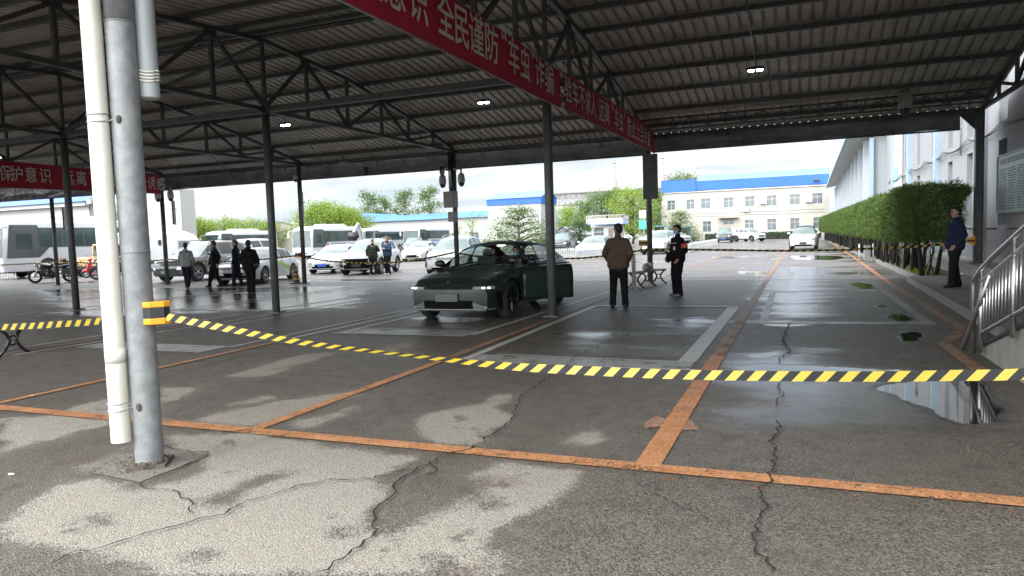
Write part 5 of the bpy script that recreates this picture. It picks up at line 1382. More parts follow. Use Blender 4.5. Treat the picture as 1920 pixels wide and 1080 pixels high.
    # fascia patches, following the nose
    def patch(nm, quads, mt_, off=.006, rear=False, nu=8, nv=4, sub=None, parent=None):
        m_ = MB(); m_.smooth = True
        for q in quads:
            vv = []
            for a in range(nu + 1):
                for b_ in range(nv + 1):
                    s, t = a / nu, b_ / nv
                    y = (q[0][0] * (1 - s) + q[1][0] * s) * (1 - t) + (q[3][0] * (1 - s) + q[2][0] * s) * t
                    z = (q[0][1] * (1 - s) + q[1][1] * s) * (1 - t) + (q[3][1] * (1 - s) + q[2][1] * s) * t
                    ax = S['sill'] + .05
                    ztop = lerp_tab(S['top'], 0)
                    u = 0.0
                    if not rear:
                        if z > ztop:           # on the curve up to the bonnet
                            for uu in [i * .01 for i in range(60)]:
                                if lerp_tab(S['top'], uu) >= z: u = uu; break
                        hy = half(u) * .985
                        if abs(y) > hy:        # wraps round the corner on to the wing
                            for uu in [i * .02 for i in range(40)]:
                                if half(uu) * .99 >= abs(y): u = max(u, uu); break
                        p = warp(u, y, z); vv.append((p[0] + off, p[1] * (1 + off * .6), p[2] + (off * .4 if z > ztop else 0)))
                    else:
                        ztr = lerp_tab(S['top'], Lh); u = Lh
                        p = warp(u, y, z); vv.append((p[0] - off, p[1], p[2]))
            m_.add(vv, [(a * (nv + 1) + c, a * (nv + 1) + c + 1, (a + 1) * (nv + 1) + c + 1, (a + 1) * (nv + 1) + c) for a in range(nu) for c in range(nv)])
        return m_.build(nm, mt_, parent or root, merge='keep')
    h0 = lerp_tab(S['top'], .04); Wh = half(0)
    hl = lights or M['lamp_glass']
    if face == 'zband':
        patch('light_band', [((-.86, .60), (.86, .60), (.84, .672), (-.84, .672))], M['black'], .006, nu=20)
        for s in (-1, 1):
            h_ = patch('headlight', [((s * .50, .612), (s * .845, .612), (s * .835, .664), (s * .50, .655))], M['lamp_glass'], .012)
            m_ = MB(); m_.ell((Lh / 2 - nose(.70, .637, W) + .0, s * .70, .637), (.016, .032, .012), 10, 6); m_.ell((Lh / 2 - nose(.79, .637, W) - .02, s * .79, .637), (.016, .026, .012), 10, 6); m_.build('lit_lamp', M['headlamp_lit'], h_)
            patch('side_intake', [((s * .845, .545), (s * .90, .555), (s * .90, .24), (s * .875, .24))], M['void'], .022)
            patch('corner_fin', [((s * .50, .385), (s * .78, .27), (s * .74, .262), (s * .50, .262))], M['grey_paint'], .012, nu=6)
        patch('lower_intake', [((-.78, .262), (.78, .262), (.46, .41), (-.46, .41))], M['void'], .008, nu=16)
        patch('chin_strip', [((-.84, .238), (.84, .238), (.86, .248), (-.86, .248))], M['silver_paint'], .012, nu=16)
        x_ = Lh / 2 - nose(0, .46, W)
        m_ = MB(); m_.box((x_ + .03, 0, .468), (.02, .46, .15)); pb = m_.build('plate_bracket', M['plate_blank'], root, bevel=.004)
        m_ = MB()
        for y in (-.19, .19):
            for z in (.415, .52): m_.ell((x_ + .042, y, z), (.005, .009, .009), 8, 4)
        m_.build('plate_screw', M['black'], pb)
        m_ = MB(); m_.ell((Lh / 2 - .075, 0, .745), (.03, .028, .008), 10, 5); m_.build('badge', M['chrome'], root)
    else:
        zt = h0
        if face == 'grille':
            patch('grille', [((-.45, zt - .30), (.45, zt - .30), (.52, zt - .10), (-.52, zt - .10))], M['void'], .007, nu=12)
            patch('grille_bar', [((-.46, zt - .21), (.46, zt - .21), (.46, zt - .19), (-.46, zt - .19))], M['chrome'], .013, nu=12)
            patch('lower_intake', [((-.62, .26), (.62, .26), (.70, .42), (-.70, .42))], M['void'], .007, nu=12)
        elif face == 'slim':
            patch('grille', [((-.36, zt - .26), (.36, zt - .26), (.42, zt - .16), (-.42, zt - .16))], M['void'], .007, nu=12)
            patch('lower_intake', [((-.50, .28), (.50, .28), (.58, .38), (-.58, .38))], M['void'], .007, nu=12)
            for s in (-1, 1): patch('fog_intake', [((s * .62, .34), (s * .80, .40), (s * .80, .46), (s * .66, .38))], M['void'], .008)
        elif face == 'bold':
            patch('grille', [((-.48, zt - .36), (.48, zt - .36), (.62, zt - .10), (-.62, zt - .10))], M['void'], .008, nu=12)
            for s in (-1, 1):
                patch('lamp_housing', [((s * .60, .36), (s * .88, .40), (s * .88, .58), (s * .70, .60))], M['black'], .008)
                patch('fog_lamp', [((s * .74, .45), (s * .84, .46), (s * .84, .52), (s * .76, .55))], M['lamp_glass'], .014)
            patch('lower_intake', [((-.60, .30), (.60, .30), (.62, .50), (-.62, .50))], M['void'], .007, nu=12)
            patch('skid_strip', [((-.7, .285), (.7, .285), (.7, .31), (-.7, .31))], M['chrome'], .014, nu=12)
        elif face == 'electric':
            patch('lower_intake', [((-.52, .27), (.52, .27), (.60, .36), (-.60, .36))], M['void'], .007, nu=12)
            patch('emblem_bar', [((-.30, zt - .16), (.30, zt - .16), (.34, zt - .135), (-.34, zt - .135))], M['black'], .008, nu=10)
        elif face == 'bar':
            patch('light_bar', [((-.80, zt - .09), (.80, zt - .09), (.78, zt - .065), (-.78, zt - .065))], M['lamp_glass'], .008, nu=16)
            patch('lower_intake', [((-.75, .30), (.75, .30), (.75, .62), (-.75, .62))], M['black_pl'], .007, nu=12)
        for s in (-1, 1):
            if face == 'bar': patch('headlight', [((s * .58, .56), (s * .80, .57), (s * .78, .68), (s * .62, .68))], hl, .012)
            else: patch('headlight', [((s * .52, zt - .20), (s * .84, zt - .13), (s * .84, zt - .03), (s * .60, zt - .08))], hl, .012)
        if plate:
            x_ = Lh / 2 - nose(0, .45, W)
            m_ = MB(); m_.box((x_ + .025, 0, .46 if kind not in ('sedan',) else .43), (.02, .44, .14)); m_.build('number_plate', M[plate], root)
    for s in (-1, 1):
        patch('tail_light', [((s * .45, .78), (s * .78, .78), (s * .78, .90), (s * .45, .88))], M['red_lens'], .008, rear=True)
    # door seams and handles on both flanks
    for s in (1, -1):
        if door_open and s == 1: seams = [S['wins'][1][1] + .10]
        else: seams = [S['wins'][0][0] - .28, S['wins'][0][1] + .04, S['wins'][1][1] + .10]
        for q, u in enumerate(seams):
            m_ = MB(); pts = []
            for k in range(9):
                t = .12 + .85 * k / 8; y, z = sec(u, t); pts.append((Lh / 2 - u, s * (y + .001), z))
            m_.tube(pts, .005, 4); m_.build('door_seam', M['black'], body)
        for q, u in enumerate((S['wins'][0][1] - .14, S['wins'][1][1] - .06)):
            if door_open and s == 1 and q == 0: continue
            y, z = sec(u, .84); m_ = MB(); m_.rbox((Lh / 2 - u, s * (y + .008), z), (.17, .02, .028), .008); m_.build('door_handle', P, root)
    # black arch lips / sill trim on suvs
    if kind in ('suv', 'bigsuv', 'pickup'):
        for c in S['wh']:
            for s in (-1, 1):
                m_ = MB(); pts = [(Lh / 2 - c + (Ra + .01) * math.cos(a), s * (half(c) * .985), zc + (Ra + .01) * math.sin(a)) for a in [math.pi * q / 14 for q in range(15)]]
                m_.tube(pts, .028, 6); m_.build('arch_trim', M['black_pl'], root)
        for s in (-1, 1):
            m_ = MB(); m_.bar((Lh / 2 - S['wh'][0] - Ra, s * (W / 2 * .965), S['sill'] + .06), (Lh / 2 - S['wh'][1] + Ra, s * (W / 2 * .965), S['sill'] + .06), .04, .12); m_.build('sill_trim', M['black_pl'], root)
    if kind in ('suv', 'bigsuv'):
        for s in (-1, 1):
            m_ = MB(); yy = W / 2 * .62; zr = lerp_tab(S['roof'], 2.8)
            m_.tube([(Lh / 2 - 2.0, s * yy, lerp_tab(S['roof'], 2.0) - .0), (Lh / 2 - 2.3, s * yy, zr + .045), (Lh / 2 - 3.5, s * yy, zr + .03), (Lh / 2 - 3.9, s * yy, lerp_tab(S['roof'], 3.9) - .02)], .016, 6); m_.build('roof_rail', M['black_pl'] if kind == 'bigsuv' else M['alloy'], root)
    if kind == 'pickup':
        m_ = MB(); m_.box((Lh / 2 - 4.5, 0, 1.165), (1.55, W - .55, .05)); m_.build('bed_liner', M['black_pl'], root)
    root['_L'] = Lh
    return root, dict(patch=patch, sec=sec, S=S, half=half)

def place(root, x, y, hx, hy):
    """put a vehicle's centre at x, y with its nose along (hx, hy)"""
    root.location = (x, y, 0); root.rotation_euler = (0, 0, math.atan2(hy, hx))
def place_by_wheel(root, kind, P, h, side=1, front=True):
    """P = ground point under one wheel's outer face; h = heading; side +1 = the car's left"""
    S = CARS[kind]; h = Vector((h[0], h[1])).normalized(); l = Vector((-h.y, h.x))
    u = S['wh'][0] if front else S['wh'][1]
    c = Vector((P[0], P[1])) - h * (S['L'] / 2 - u) - l * side * (S['W'] / 2 - .05)
    place(root, c.x, c.y, h.x, h.y)

clear_g = clear_glass('clear_vehicle_glass', (.74, .82, .79))
M['headlamp_lit'] = emit('lit_headlamp', (0.95, 0.97, 1.0), 4)
H = (0.15, -1.0)

# ---- the dark green car under the roof, driver's door open
car, api = build_car('fastback', 'green_paint', 'dark green car with its headlights lit and the driver\'s door open beside the middle column', lights=M['headlamp_lit'], clear=True, door_open=True, face='zband', rim='alloy_dark', dark_roof=True)
CX, CY = -6.02, 11.62 + 2.45
place(car, CX, CY, 0, -1)
S_ = CARS['fastback']; Lh = S_['L']
# opened front-left door: the same skin, hinged outwards
mb = MB(); mb.smooth = True; NU, NV = 12, 12; vv = []
for q in (0, 1):
    for a in range(NU + 1):
        for b_ in range(NV + 1):
            u = 1.44 + 1.08 * a / NU; y, z = api['sec'](u, .12 + .88 * b_ / NV)
            vv.append((-(u - 1.44), y - .95 + (-.09 * (1 - .3 * b_ / NV) if q else 0), z))
st_ = (NU + 1) * (NV + 1)
fs = [(a * (NV + 1) + c, a * (NV + 1) + c + 1, (a + 1) * (NV + 1) + c + 1, (a + 1) * (NV + 1) + c) for a in range(NU) for c in range(NV)]
fs2 = [tuple(i + st_ for i in f[::-1]) for f in fs]
edge = [(a * (NV + 1), (a + 1) * (NV + 1)) for a in range(NU)] + [(NU * (NV + 1) + c, NU * (NV + 1) + c + 1) for c in range(NV)] + [((a + 1) * (NV + 1) + NV, a * (NV + 1) + NV) for a in range(NU)] + [(c + 1, c) for c in range(NV)]
mb.add(vv, fs + fs2 + [(a, b_, b_ + st_, a + st_) for a, b_ in edge])
door = mb.build('door', M['green_paint'], car)
door.location = (Lh / 2 - 1.44, .93, 0); door.rotation_euler = (0, 0, R(-52))
mb = MB(); mb.rbox((-.90, .035, .80), (.17, .03, .03), .008); mb.build('door_handle', M['green_paint'], door)
mb = MB(); mb.bar((-.1, -.06, .98), (-1.02, -.06, 1.0), .035, .03); mb.build('window_seal', M['black'], door)
mb = MB(); mb.ell((-.18, .14, 1.05), (.08, .13, .075), 12, 8); mb.bar((-.18, -.02, .99), (-.18, .10, 1.01), .05, .03); mb.build('mirror', M['black'], door)
for m_ in [c for c in kids(car) if c.name.startswith('mirror')]:
    if sum(v.co.y for v in m_.data.vertices) > 0: bpy.data.objects.remove(m_)
# cabin
mb = MB(); mb.box((-.1, 0, .34), (2.7, 1.5, .06)); mb.box((1.05, 0, .62), (.12, 1.5, .6)); mb.box((-1.45, 0, .6), (.1, 1.45, .6)); mb.build('cabin_floor', M['seat'], car)
mb = MB(); mb.box((.98, 0, .90), (.42, 1.50, .14)); mb.box((.80, 0, .62), (.2, .22, .4)); mb.build('dashboard', M['seat'], car, bevel=.03)
def car_seat(x, y, rear=False):
    mb = MB(); mb.rbox((x, y, .58), (.5, .50 if not rear else 1.25, .16), .06)
    Mx = Matrix.Rotation(R(-14), 3, 'Y')
    mb.box((x - .30, y, .82 if rear else .88), (.14, .46 if not rear else 1.2, .44 if rear else .54), M=Mx)
    if not rear: mb.box((x - .38, y, 1.22), (.09, .22, .15), M=Mx)
    else: mb.box((x - .38, y - .38, 1.08), (.09, .2, .1), M=Mx); mb.box((x - .38, y + .38, 1.08), (.09, .2, .1), M=Mx)
    mb.build('seat', M['seat'], car, bevel=.03)
car_seat(.05, .38); car_seat(.05, -.38); car_seat(-.95, 0, True)
mb = MB(); mb.tube([(.66 + .06 * math.sin(a), .38 + .18 * math.cos(a), .98 + .17 * math.sin(a)) for a in [2 * math.pi * q / 20 for q in range(21)]], .014, 6); mb.tube([(.66, .38, .98), (.95, .38, .88)], .03, 6)
mb.bar((.66, .22, .98), (.66, .54, .98), .03, .03); mb.build('steering_wheel', M['black'], car)
mb = MB(); mb.rbox((.42, 0, 1.27), (.03, .24, .07), .008); mb.build('rear_view_mirror', M['black'], car)
mb = MB(); mb.box((-.2, 0, 1.37), (.12, .16, .03)); mb.build('dome_lamp', emit('lit_dome_lamp', (1, .97, .9), 1.2), car)
mb = MB(); mb.bar((1.02, .5, .945), (.95, -.05, .955), .012); mb.bar((1.02, -.2, .945), (.95, -.75, .955), .012); mb.build('wiper', M['black'], car)

def addcar(kind, paint, label, P, side=1, front=True, h=H, **k):
    r, a = build_car(kind, paint, label, **k)
    place_by_wheel(r, kind, P, h, side, front)
    return r, a
G1 = 'cars parked beyond the canopy'
# ---- row just outside the roof
addcar('bigsuv', 'grey_paint', 'grey sport utility car with a green plate at the left end of the parked row', (-25.11,24.28,0.0), h=(.06, -1), face='bar', plate='plate_green', group=G1)
taxi, ta = addcar('sedan', 'white_paint', 'white saloon with green and blue stripes behind the walking people', (-20.66,25.26,0.0), front=False, h=(.30, -.95), face='slim', group=G1)
addcar('sedan', 'white_paint', 'white saloon with a blue plate between the striped saloon and the white SUV', (-22.95,29.55,0.0), side=-1, h=(.28, -.96), face='slim', plate='plate_blue', group=G1)
addcar('suv', 'white_paint', 'white SUV with a bold black grille and black plate beside two standing people', (-19.88,28.0,0.0), side=-1, h=(.26, -.965), face='bold', plate='plate_black', group=G1)
addcar('suv', 'white_paint', 'white crossover partly hidden behind the dark green car', (-14.82,27.07,0.0), side=-1, h=(.20, -.98), face='electric', group=G1)
addcar('pickup', 'navy_paint', 'dark pickup truck behind the white SUV', (-32.39,58.58,0.0), front=False, h=(.45, -.9), face='grille', group=G1)
# stripes on the training saloon
for (q0, q1, mt_) in (((2.0, .80, 3.35, .30, .075), None, 'stripe_green'), ((1.75, .86, 2.2, .66, .05), None, 'stripe_blue'), ((2.25, .84, 3.42, .40, .03), None, 'stripe_green')):
    if mt_ not in M: M[mt_] = mat(mt_, (0.30, 0.55, 0.10) if 'green' in mt_ else (0.08, 0.30, 0.50), 0.4)
    u0, t0, u1, t1, wd = q0
    mb = MB(); vv = []
    for k in range(15):
        s = k / 14; u = u0 + (u1 - u0) * s; t = t0 + (t1 - t0) * s
        for dt in (0, wd * 1.6):
            y, z = ta['sec'](min(u, 3.36), t + dt); vv.append((CARS['sedan']['L'] / 2 - u, y + .004, z))
    mb.add(vv, [(2 * k, 2 * k + 1, 2 * k + 3, 2 * k + 2) for k in range(14)]); mb.build('livery_stripe', M[mt_], taxi, merge='keep')
# ---- right-hand distance
addcar('bigsuv', 'dkgrey_paint', 'dark grey SUV parked behind the white picket fence', (-20.27,64.71,0.0), h=(.10, -1), face='grille', group=G1)
addcar('sedan', 'silver_paint', 'silver saloon with a wide grille behind the white picket fence', (-11.58,44.19,0.0), h=(.02, -1), face='grille', plate='plate_blue', group=G1)
addcar('sedan', 'white_paint', 'white saloon left of the far roof column, half hidden', (-11.6,55.88,0.0), side=-1, h=(.1, -1), face='slim', group=G1)
addcar('suv', 'white_paint', 'plain white car directly behind the guard', (-8.54,50.37,0.0), h=(-.02, -1), face='electric', group=G1)
addcar('sedan', 'white_paint', 'tiny white car far away behind the man in the brown jacket', (-38.31,178.29,0.0), h=(.7, -.7), face='slim', group=G1)
addcar('sedan', 'grey_paint', 'small grey saloon behind the white fence on the right', (-14.91,111.54,0.0), side=1, h=(.5, -.8), face='slim', group=G1)
addcar('suv', 'silver_paint', 'small silver car left of the grey saloon behind the fence', (-13.29,93.36,0.0), side=1, h=(.7, -.6), face='slim', group=G1)
addcar('bigsuv', 'dkgrey_paint', 'dark SUV parked alone before the cream block', (-7.69,91.1,0.0), h=(.03, -1), face='grille', plate='plate_blue', group=G1)
addcar('suv', 'white_paint', 'white SUV with a side view before the cream block', (-4.36,95.33,0.0), side=1, h=(.75, -.66), face='grille', group=G1)
addcar('suv', 'white_paint', 'white electric car driving towards the canopy beside the hedge', (1.16,54.57,0.0), side=1, h=(-.04, -1), face='electric', plate='plate_black', dark_roof=True, group=G1)
addcar('van', 'white_paint', 'white minivan behind the oncoming white electric car', (1.41,83.18,0.0), side=1, h=(-.03, -1), face='slim', group=G1)
# ---- behind the row on the left: white pickup cab
addcar('van', 'white_paint', 'white small van behind the grey SUV', (-33.6, 36.5), side=1, h=(.15, -1), face='slim', group=G1)
addcar('sedan', 'white_paint', 'white van roof behind the white SUV and before the coaches', (-24.8, 45.0), side=1, h=(.2, -1), face='slim', group=G1)

# ================================================================ COACHES
M['bus_white'] = mat('white_coach_paint', (0.50, 0.51, 0.53), 0.3, 0, 0.03, 1, coat=.5)
M['bus_dark'] = mat('charcoal_coach_panel', (0.055, 0.065, 0.07), 0.35, 0, 0.1, 1, coat=.4)
M['bus_blue_letters'] = mat('blue_coach_lettering', (0.03, 0.10, 0.42), 0.5)
M['bus_red_mark'] = mat('red_coach_mark', (0.55, 0.12, 0.08), 0.5)
def coach(L_=8.9, W=2.45, Hh=3.15, lettering=True):
    t = thing('coach', (0, 0, 0), 0, 'coach', 'coach', 'white coaches parked in the yard')
    def ring(x, s=1.0, zt=Hh, zb=.38):
        w = W / 2 * s; r = .22
        return [(x, -w, zb), (x, -w, 1.25), (x, -w * .995, 1.6), (x, -w * .95, zt - r), (x, -w * .95 + r * .5, zt - r * .25), (x, -w * .5, zt + .02), (x, 0, zt + .05), (x, w * .5, zt + .02), (x, w * .95 - r * .5, zt - r * .25), (x, w * .95, zt - r), (x, w * .995, 1.6), (x, w, 1.25), (x, w, zb)]
    xf = L_ / 2
    st = [(xf, .90, Hh - .32), (xf - .06, .95, Hh - .2), (xf - .2, .985, Hh - .06), (xf - .5, 1, Hh), (-xf + .3, 1, Hh), (-xf + .08, .98, Hh - .08), (-xf, .95, Hh - .25)]
    mb = MB(); mb.smooth = True; vs = []
    for x, s, zt in st: vs += ring(x, s, zt)
    # raked windscreen: pull the upper front back
    vs = [(x - (max(0, z - 1.2) * .13 if x > xf - .55 else 0), y, z) for x, y, z in vs]
    n = 13
    mb.add(vs, [(i * n + k, i * n + k + 1, (i + 1) * n + k + 1, (i + 1) * n + k) for i in range(len(st) - 1) for k in range(n - 1)])
    mb.smooth = False
    mb.add(vs[:n], [tuple(range(n))]); mb.add(vs[-n:], [tuple(range(n - 1, -1, -1))])
    mb.build('body', M['bus_white'], t)
    mb = MB(); mb.box((0, 0, .42), (L_ - .4, W - .3, .25)); mb.build('underbody', M['black_pl'], t)
    fx = lambda z: xf - max(0, z - 1.2) * .13 + .015
    # windscreen, dark mask, bumper details
    mb = MB(); w = W / 2 * .89
    mb.add([(fx(1.15), -w, 1.15), (fx(1.15), w, 1.15), (fx(2.75), w * .93, 2.75), (fx(2.75), -w * .93, 2.75)], [(0, 1, 2, 3)]); mb.build('windshield', M['busglass'], t, merge='keep')
    for s in (1, -1):
        sy = lambda z: s * (W / 2 * (1.0 - .05 * max(0, (z - 1.25) / 1.7)) + .012)
        mb = MB()
        mb.add([(xf - .16, sy(1.1) * .985, 1.1), (xf - .5, sy(1.1), 1.1), (xf - 1.9, sy(1.1), 1.1), (xf - 2.5, sy(1.62), 1.62), (xf - .5, sy(1.62), 1.62), (xf - .24, sy(1.62) * .985, 1.62), (xf - 1.9, sy(2.86), 2.86), (xf - .62, sy(2.86), 2.86), (xf - .42, sy(2.86) * .985, 2.86)], [(0, 1, 4, 5), (1, 2, 3, 4), (4, 3, 6, 7), (5, 4, 7, 8)])
        mb.build('cab_panel', M['bus_dark'], t, merge='keep')
        mb = MB(); e = .004 * s
        mb.add([(xf - .65, sy(1.55) + e, 1.55), (xf - 1.55, sy(1.55) + e, 1.55), (xf - 1.55, sy(2.4) + e, 2.4), (xf - .75, sy(2.4) + e, 2.4)], [(0, 1, 2, 3)]); mb.build('cab_window', M['busglass'], t, merge='keep')
        mb = MB()
        mb.add([(xf - 1.9, sy(1.62), 1.62), (-xf + .25, sy(1.62), 1.62), (-xf + .35, sy(2.72), 2.72), (xf - 1.9, sy(2.72), 2.72)], [(0, 1, 2, 3)]); mb.build('window_band', M['bus_dark'], t, merge='keep')
        nw = 5; x0 = xf - 2.0; x1 = -xf + .45; ww = (x0 - x1) / nw
        for k in range(nw):
            a = x0 - ww * k - .05; b_ = x0 - ww * (k + 1) + .05
            mb = MB(); mb.add([(a, sy(1.66) + e, 1.68), (b_, sy(1.66) + e, 1.68), (b_, sy(2.66) + e, 2.66), (a, sy(2.66) + e, 2.66)], [(0, 1, 2, 3)]); wn = mb.build('side_window', M['busglass'], t, merge='keep')
            mb = MB(); mb.add([(a - .05, sy(2.2) + 2 * e, 1.95), (b_ + .05, sy(2.2) + 2 * e, 1.95), (b_ + .05, sy(2.2) + 2 * e, 2.0), (a - .05, sy(2.2) + 2 * e, 2.0)], [(0, 1, 2, 3)]); mb.build('window_bar', M['bus_dark'], wn, merge='keep')
        # white flank panel with the chamfered front corner
        mb = MB(); mb.add([(xf - 2.15, sy(1.25) + e, 1.30), (xf - 2.5, sy(1.25) + e, 1.0), (-xf + .2, sy(1) + e, 1.0), (-xf + .2, sy(1.5) + e, 1.6), (xf - 2.45, sy(1.5) + e, 1.6)], [(0, 1, 2, 3, 4)]); mb.build('flank_panel', M['bus_white'], t, merge='keep')
        for c, cx_ in enumerate((xf - 2.35, -xf + 2.1)):
            mb = MB(); pts = [(cx_ + .56 * math.cos(a), sy(.5) + 2 * e, .5 + .56 * math.sin(a)) for a in [math.pi * q / 14 - .15 for q in range(16)]]
            mb.add(pts, [tuple(range(16))]); mb.build('wheel_arch', M['black'], t, merge='keep')
            mb = MB(); y_ = s * (W / 2 - .13); mb.lathe([(.0, s * .16), (.30, s * .15), (.34, s * .165), (.46, s * .16), (.48, s * .1), (.48, -s * .12)], 22, (0, 0, 0), 'Y'); wh = mb.build('wheel', M['rubber'], t); wh.location = (cx_, y_, .48)
            mb = MB(); mb.lathe([(0, s * .175), (.1, s * .18), (.16, s * .168), (.27, s * .17)], 18, (0, 0, 0), 'Y'); mb.build('rim', M['alloy'], wh)
        mb = MB(); mb.add([(fx(.7) + .0, s * .72, .62), (fx(.7), s * 1.05, .66), (fx(.7) - .02, s * 1.05, .86), (fx(.7), s * .66, .80)], [(0, 1, 2, 3)]); mb.build('headlight', M['lamp_glass'], t, merge='keep')
        mb = MB(); mb.tube([(xf - .3, s * 1.15, 2.75), (xf + .10, s * 1.36, 2.72), (xf + .22, s * 1.36, 2.55)], .035, 6); mb.rbox((xf + .2, s * 1.36, 2.32), (.1, .22, .42), .04); mb.build('mirror', M['bus_white'], t)
    mb = MB(); mb.add([(fx(.6) + .005, -.62, .5), (fx(.6) + .005, .62, .5), (fx(.6) + .005, .7, .6), (fx(.6) + .005, -.7, .6)], [(0, 1, 2, 3)]); mb.build('bumper_intake', M['black'], t, merge='keep')
    mb = MB()
    mb.add([(1.9, -.75, Hh + .0), (1.9, .75, Hh), (-2.3, .75, Hh), (-2.3, -.75, Hh), (1.4, -.62, Hh + .27), (1.4, .62, Hh + .27), (-1.8, .62, Hh + .27), (-1.8, -.62, Hh + .27)], [(4, 5, 6, 7), (0, 1, 5, 4), (1, 2, 6, 5), (2, 3, 7, 6), (3, 0, 4, 7)]); mb.build('roof_unit', M['bus_white'], t, bevel=.05)
    mb = MB(); mb.tube([(fx(1.2), -.1, 1.2), (fx(1.7), .5, 1.65)], .015, 4); mb.tube([(fx(1.2), -.9, 1.2), (fx(1.7), -.4, 1.65)], .015, 4); mb.build('wiper', M['black'], t)
    if lettering:
        for s in (1, -1):
            me = text_mesh('新月联合汽车公司', .30, .008)
            me.transform(Matrix.Scale(-1, 4, Vector((1, 0, 0))) if False else Matrix.Identity(4))
            yy = s * (W / 2 + .022)
            if s == 1: me.transform(Matrix(((-1, 0, 0, .2), (0, 0, 1, yy), (0, 1, 0, 1.36), (0, 0, 0, 1))))
            else: me.transform(Matrix(((1, 0, 0, .2), (0, 0, -1, yy), (0, 1, 0, 1.36), (0, 0, 0, 1))))
            me.materials.append(M['bus_blue_letters']); link(bpy.data.objects.new('lettering', me), t)
            mb = MB(); mb.add([(1.75, yy, 1.36), (1.95, yy, 1.22), (2.15, yy, 1.36), (1.95, yy, 1.5)], [(0, 1, 2, 3)]); mb.build('emblem', M['bus_red_mark'], t, merge='keep')
    return t
c0 = coach()
def put_coach(o, P, h, label, s=1.0):
    """P = ground point of the front wheel on the coach's left side"""
    h = Vector(h).normalized(); l = Vector((-h.y, h.x)); c = Vector(P[:2]) - h * (8.9 / 2 - 2.35) * s - l * 1.2 * s
    o.location = (c.x, c.y, 0); o.rotation_euler = (0, 0, math.atan2(h.y, h.x)); o.scale = (s, s, s); o['label'] = label
cs = [copy_tree(c0) for _ in range(4)]
for ch in [c for c in c0.children if c.name.split('.')[0] in ('lettering', 'emblem')]: bpy.data.objects.remove(ch)   # its flank is plain where it shows
put_coach(c0, (-42.39,29.44,0.0), (-.0, -1), 'white coach with a charcoal cab panel nearest at the far left, behind the motorcycles', 1.1)
put_coach(cs[0], (-58.62,62.35,0.0), (-.05, -1), 'white coach with blue lettering behind the grey SUV and walking people')
put_coach(cs[1], (-43.52,58.57,0.0), (0, -1), 'white coach with blue lettering in the gap behind the white saloon and SUV')
put_coach(cs[2], (-50.1,78.9,0.0), (.0, -1), 'white coach behind the dark pickup truck')
put_coach(cs[3], (-45.04,82.1,0.0), (.0, -1), 'last white coach of the row, seen between pickup and far column')

# ================================================================ other vehicles
def wheel(parent, x, y, r, w=.10, rim='alloy', spokes=5, nm='wheel'):
    mb = MB(); mb.lathe([(r * .68, -w / 2), (r * .9, -w / 2), (r, -w / 4), (r, w / 4), (r * .9, w / 2), (r * .68, w / 2), (r * .68, -w / 2)], 22, (0, 0, 0), 'Y'); wh = mb.build(nm, M['rubber'], parent); wh.location = (x, y, r)
    mb = MB()
    for q in range(spokes):
        a = 2 * math.pi * q / spokes; mb.bar((0, 0, 0), (r * .7 * math.cos(a), 0, r * .7 * math.sin(a)), .03, .03)
    mb.lathe([(.0, -w / 2), (.05, -w / 2), (.05, w / 2), (0, w / 2)], 10, (0, 0, 0), 'Y'); mb.tube([(r * .69 * math.cos(a), 0, r * .69 * math.sin(a)) for a in [2 * math.pi * q / 20 for q in range(21)]], .016, 5, caps=False); mb.build('rim', M[rim], wh)
    return wh
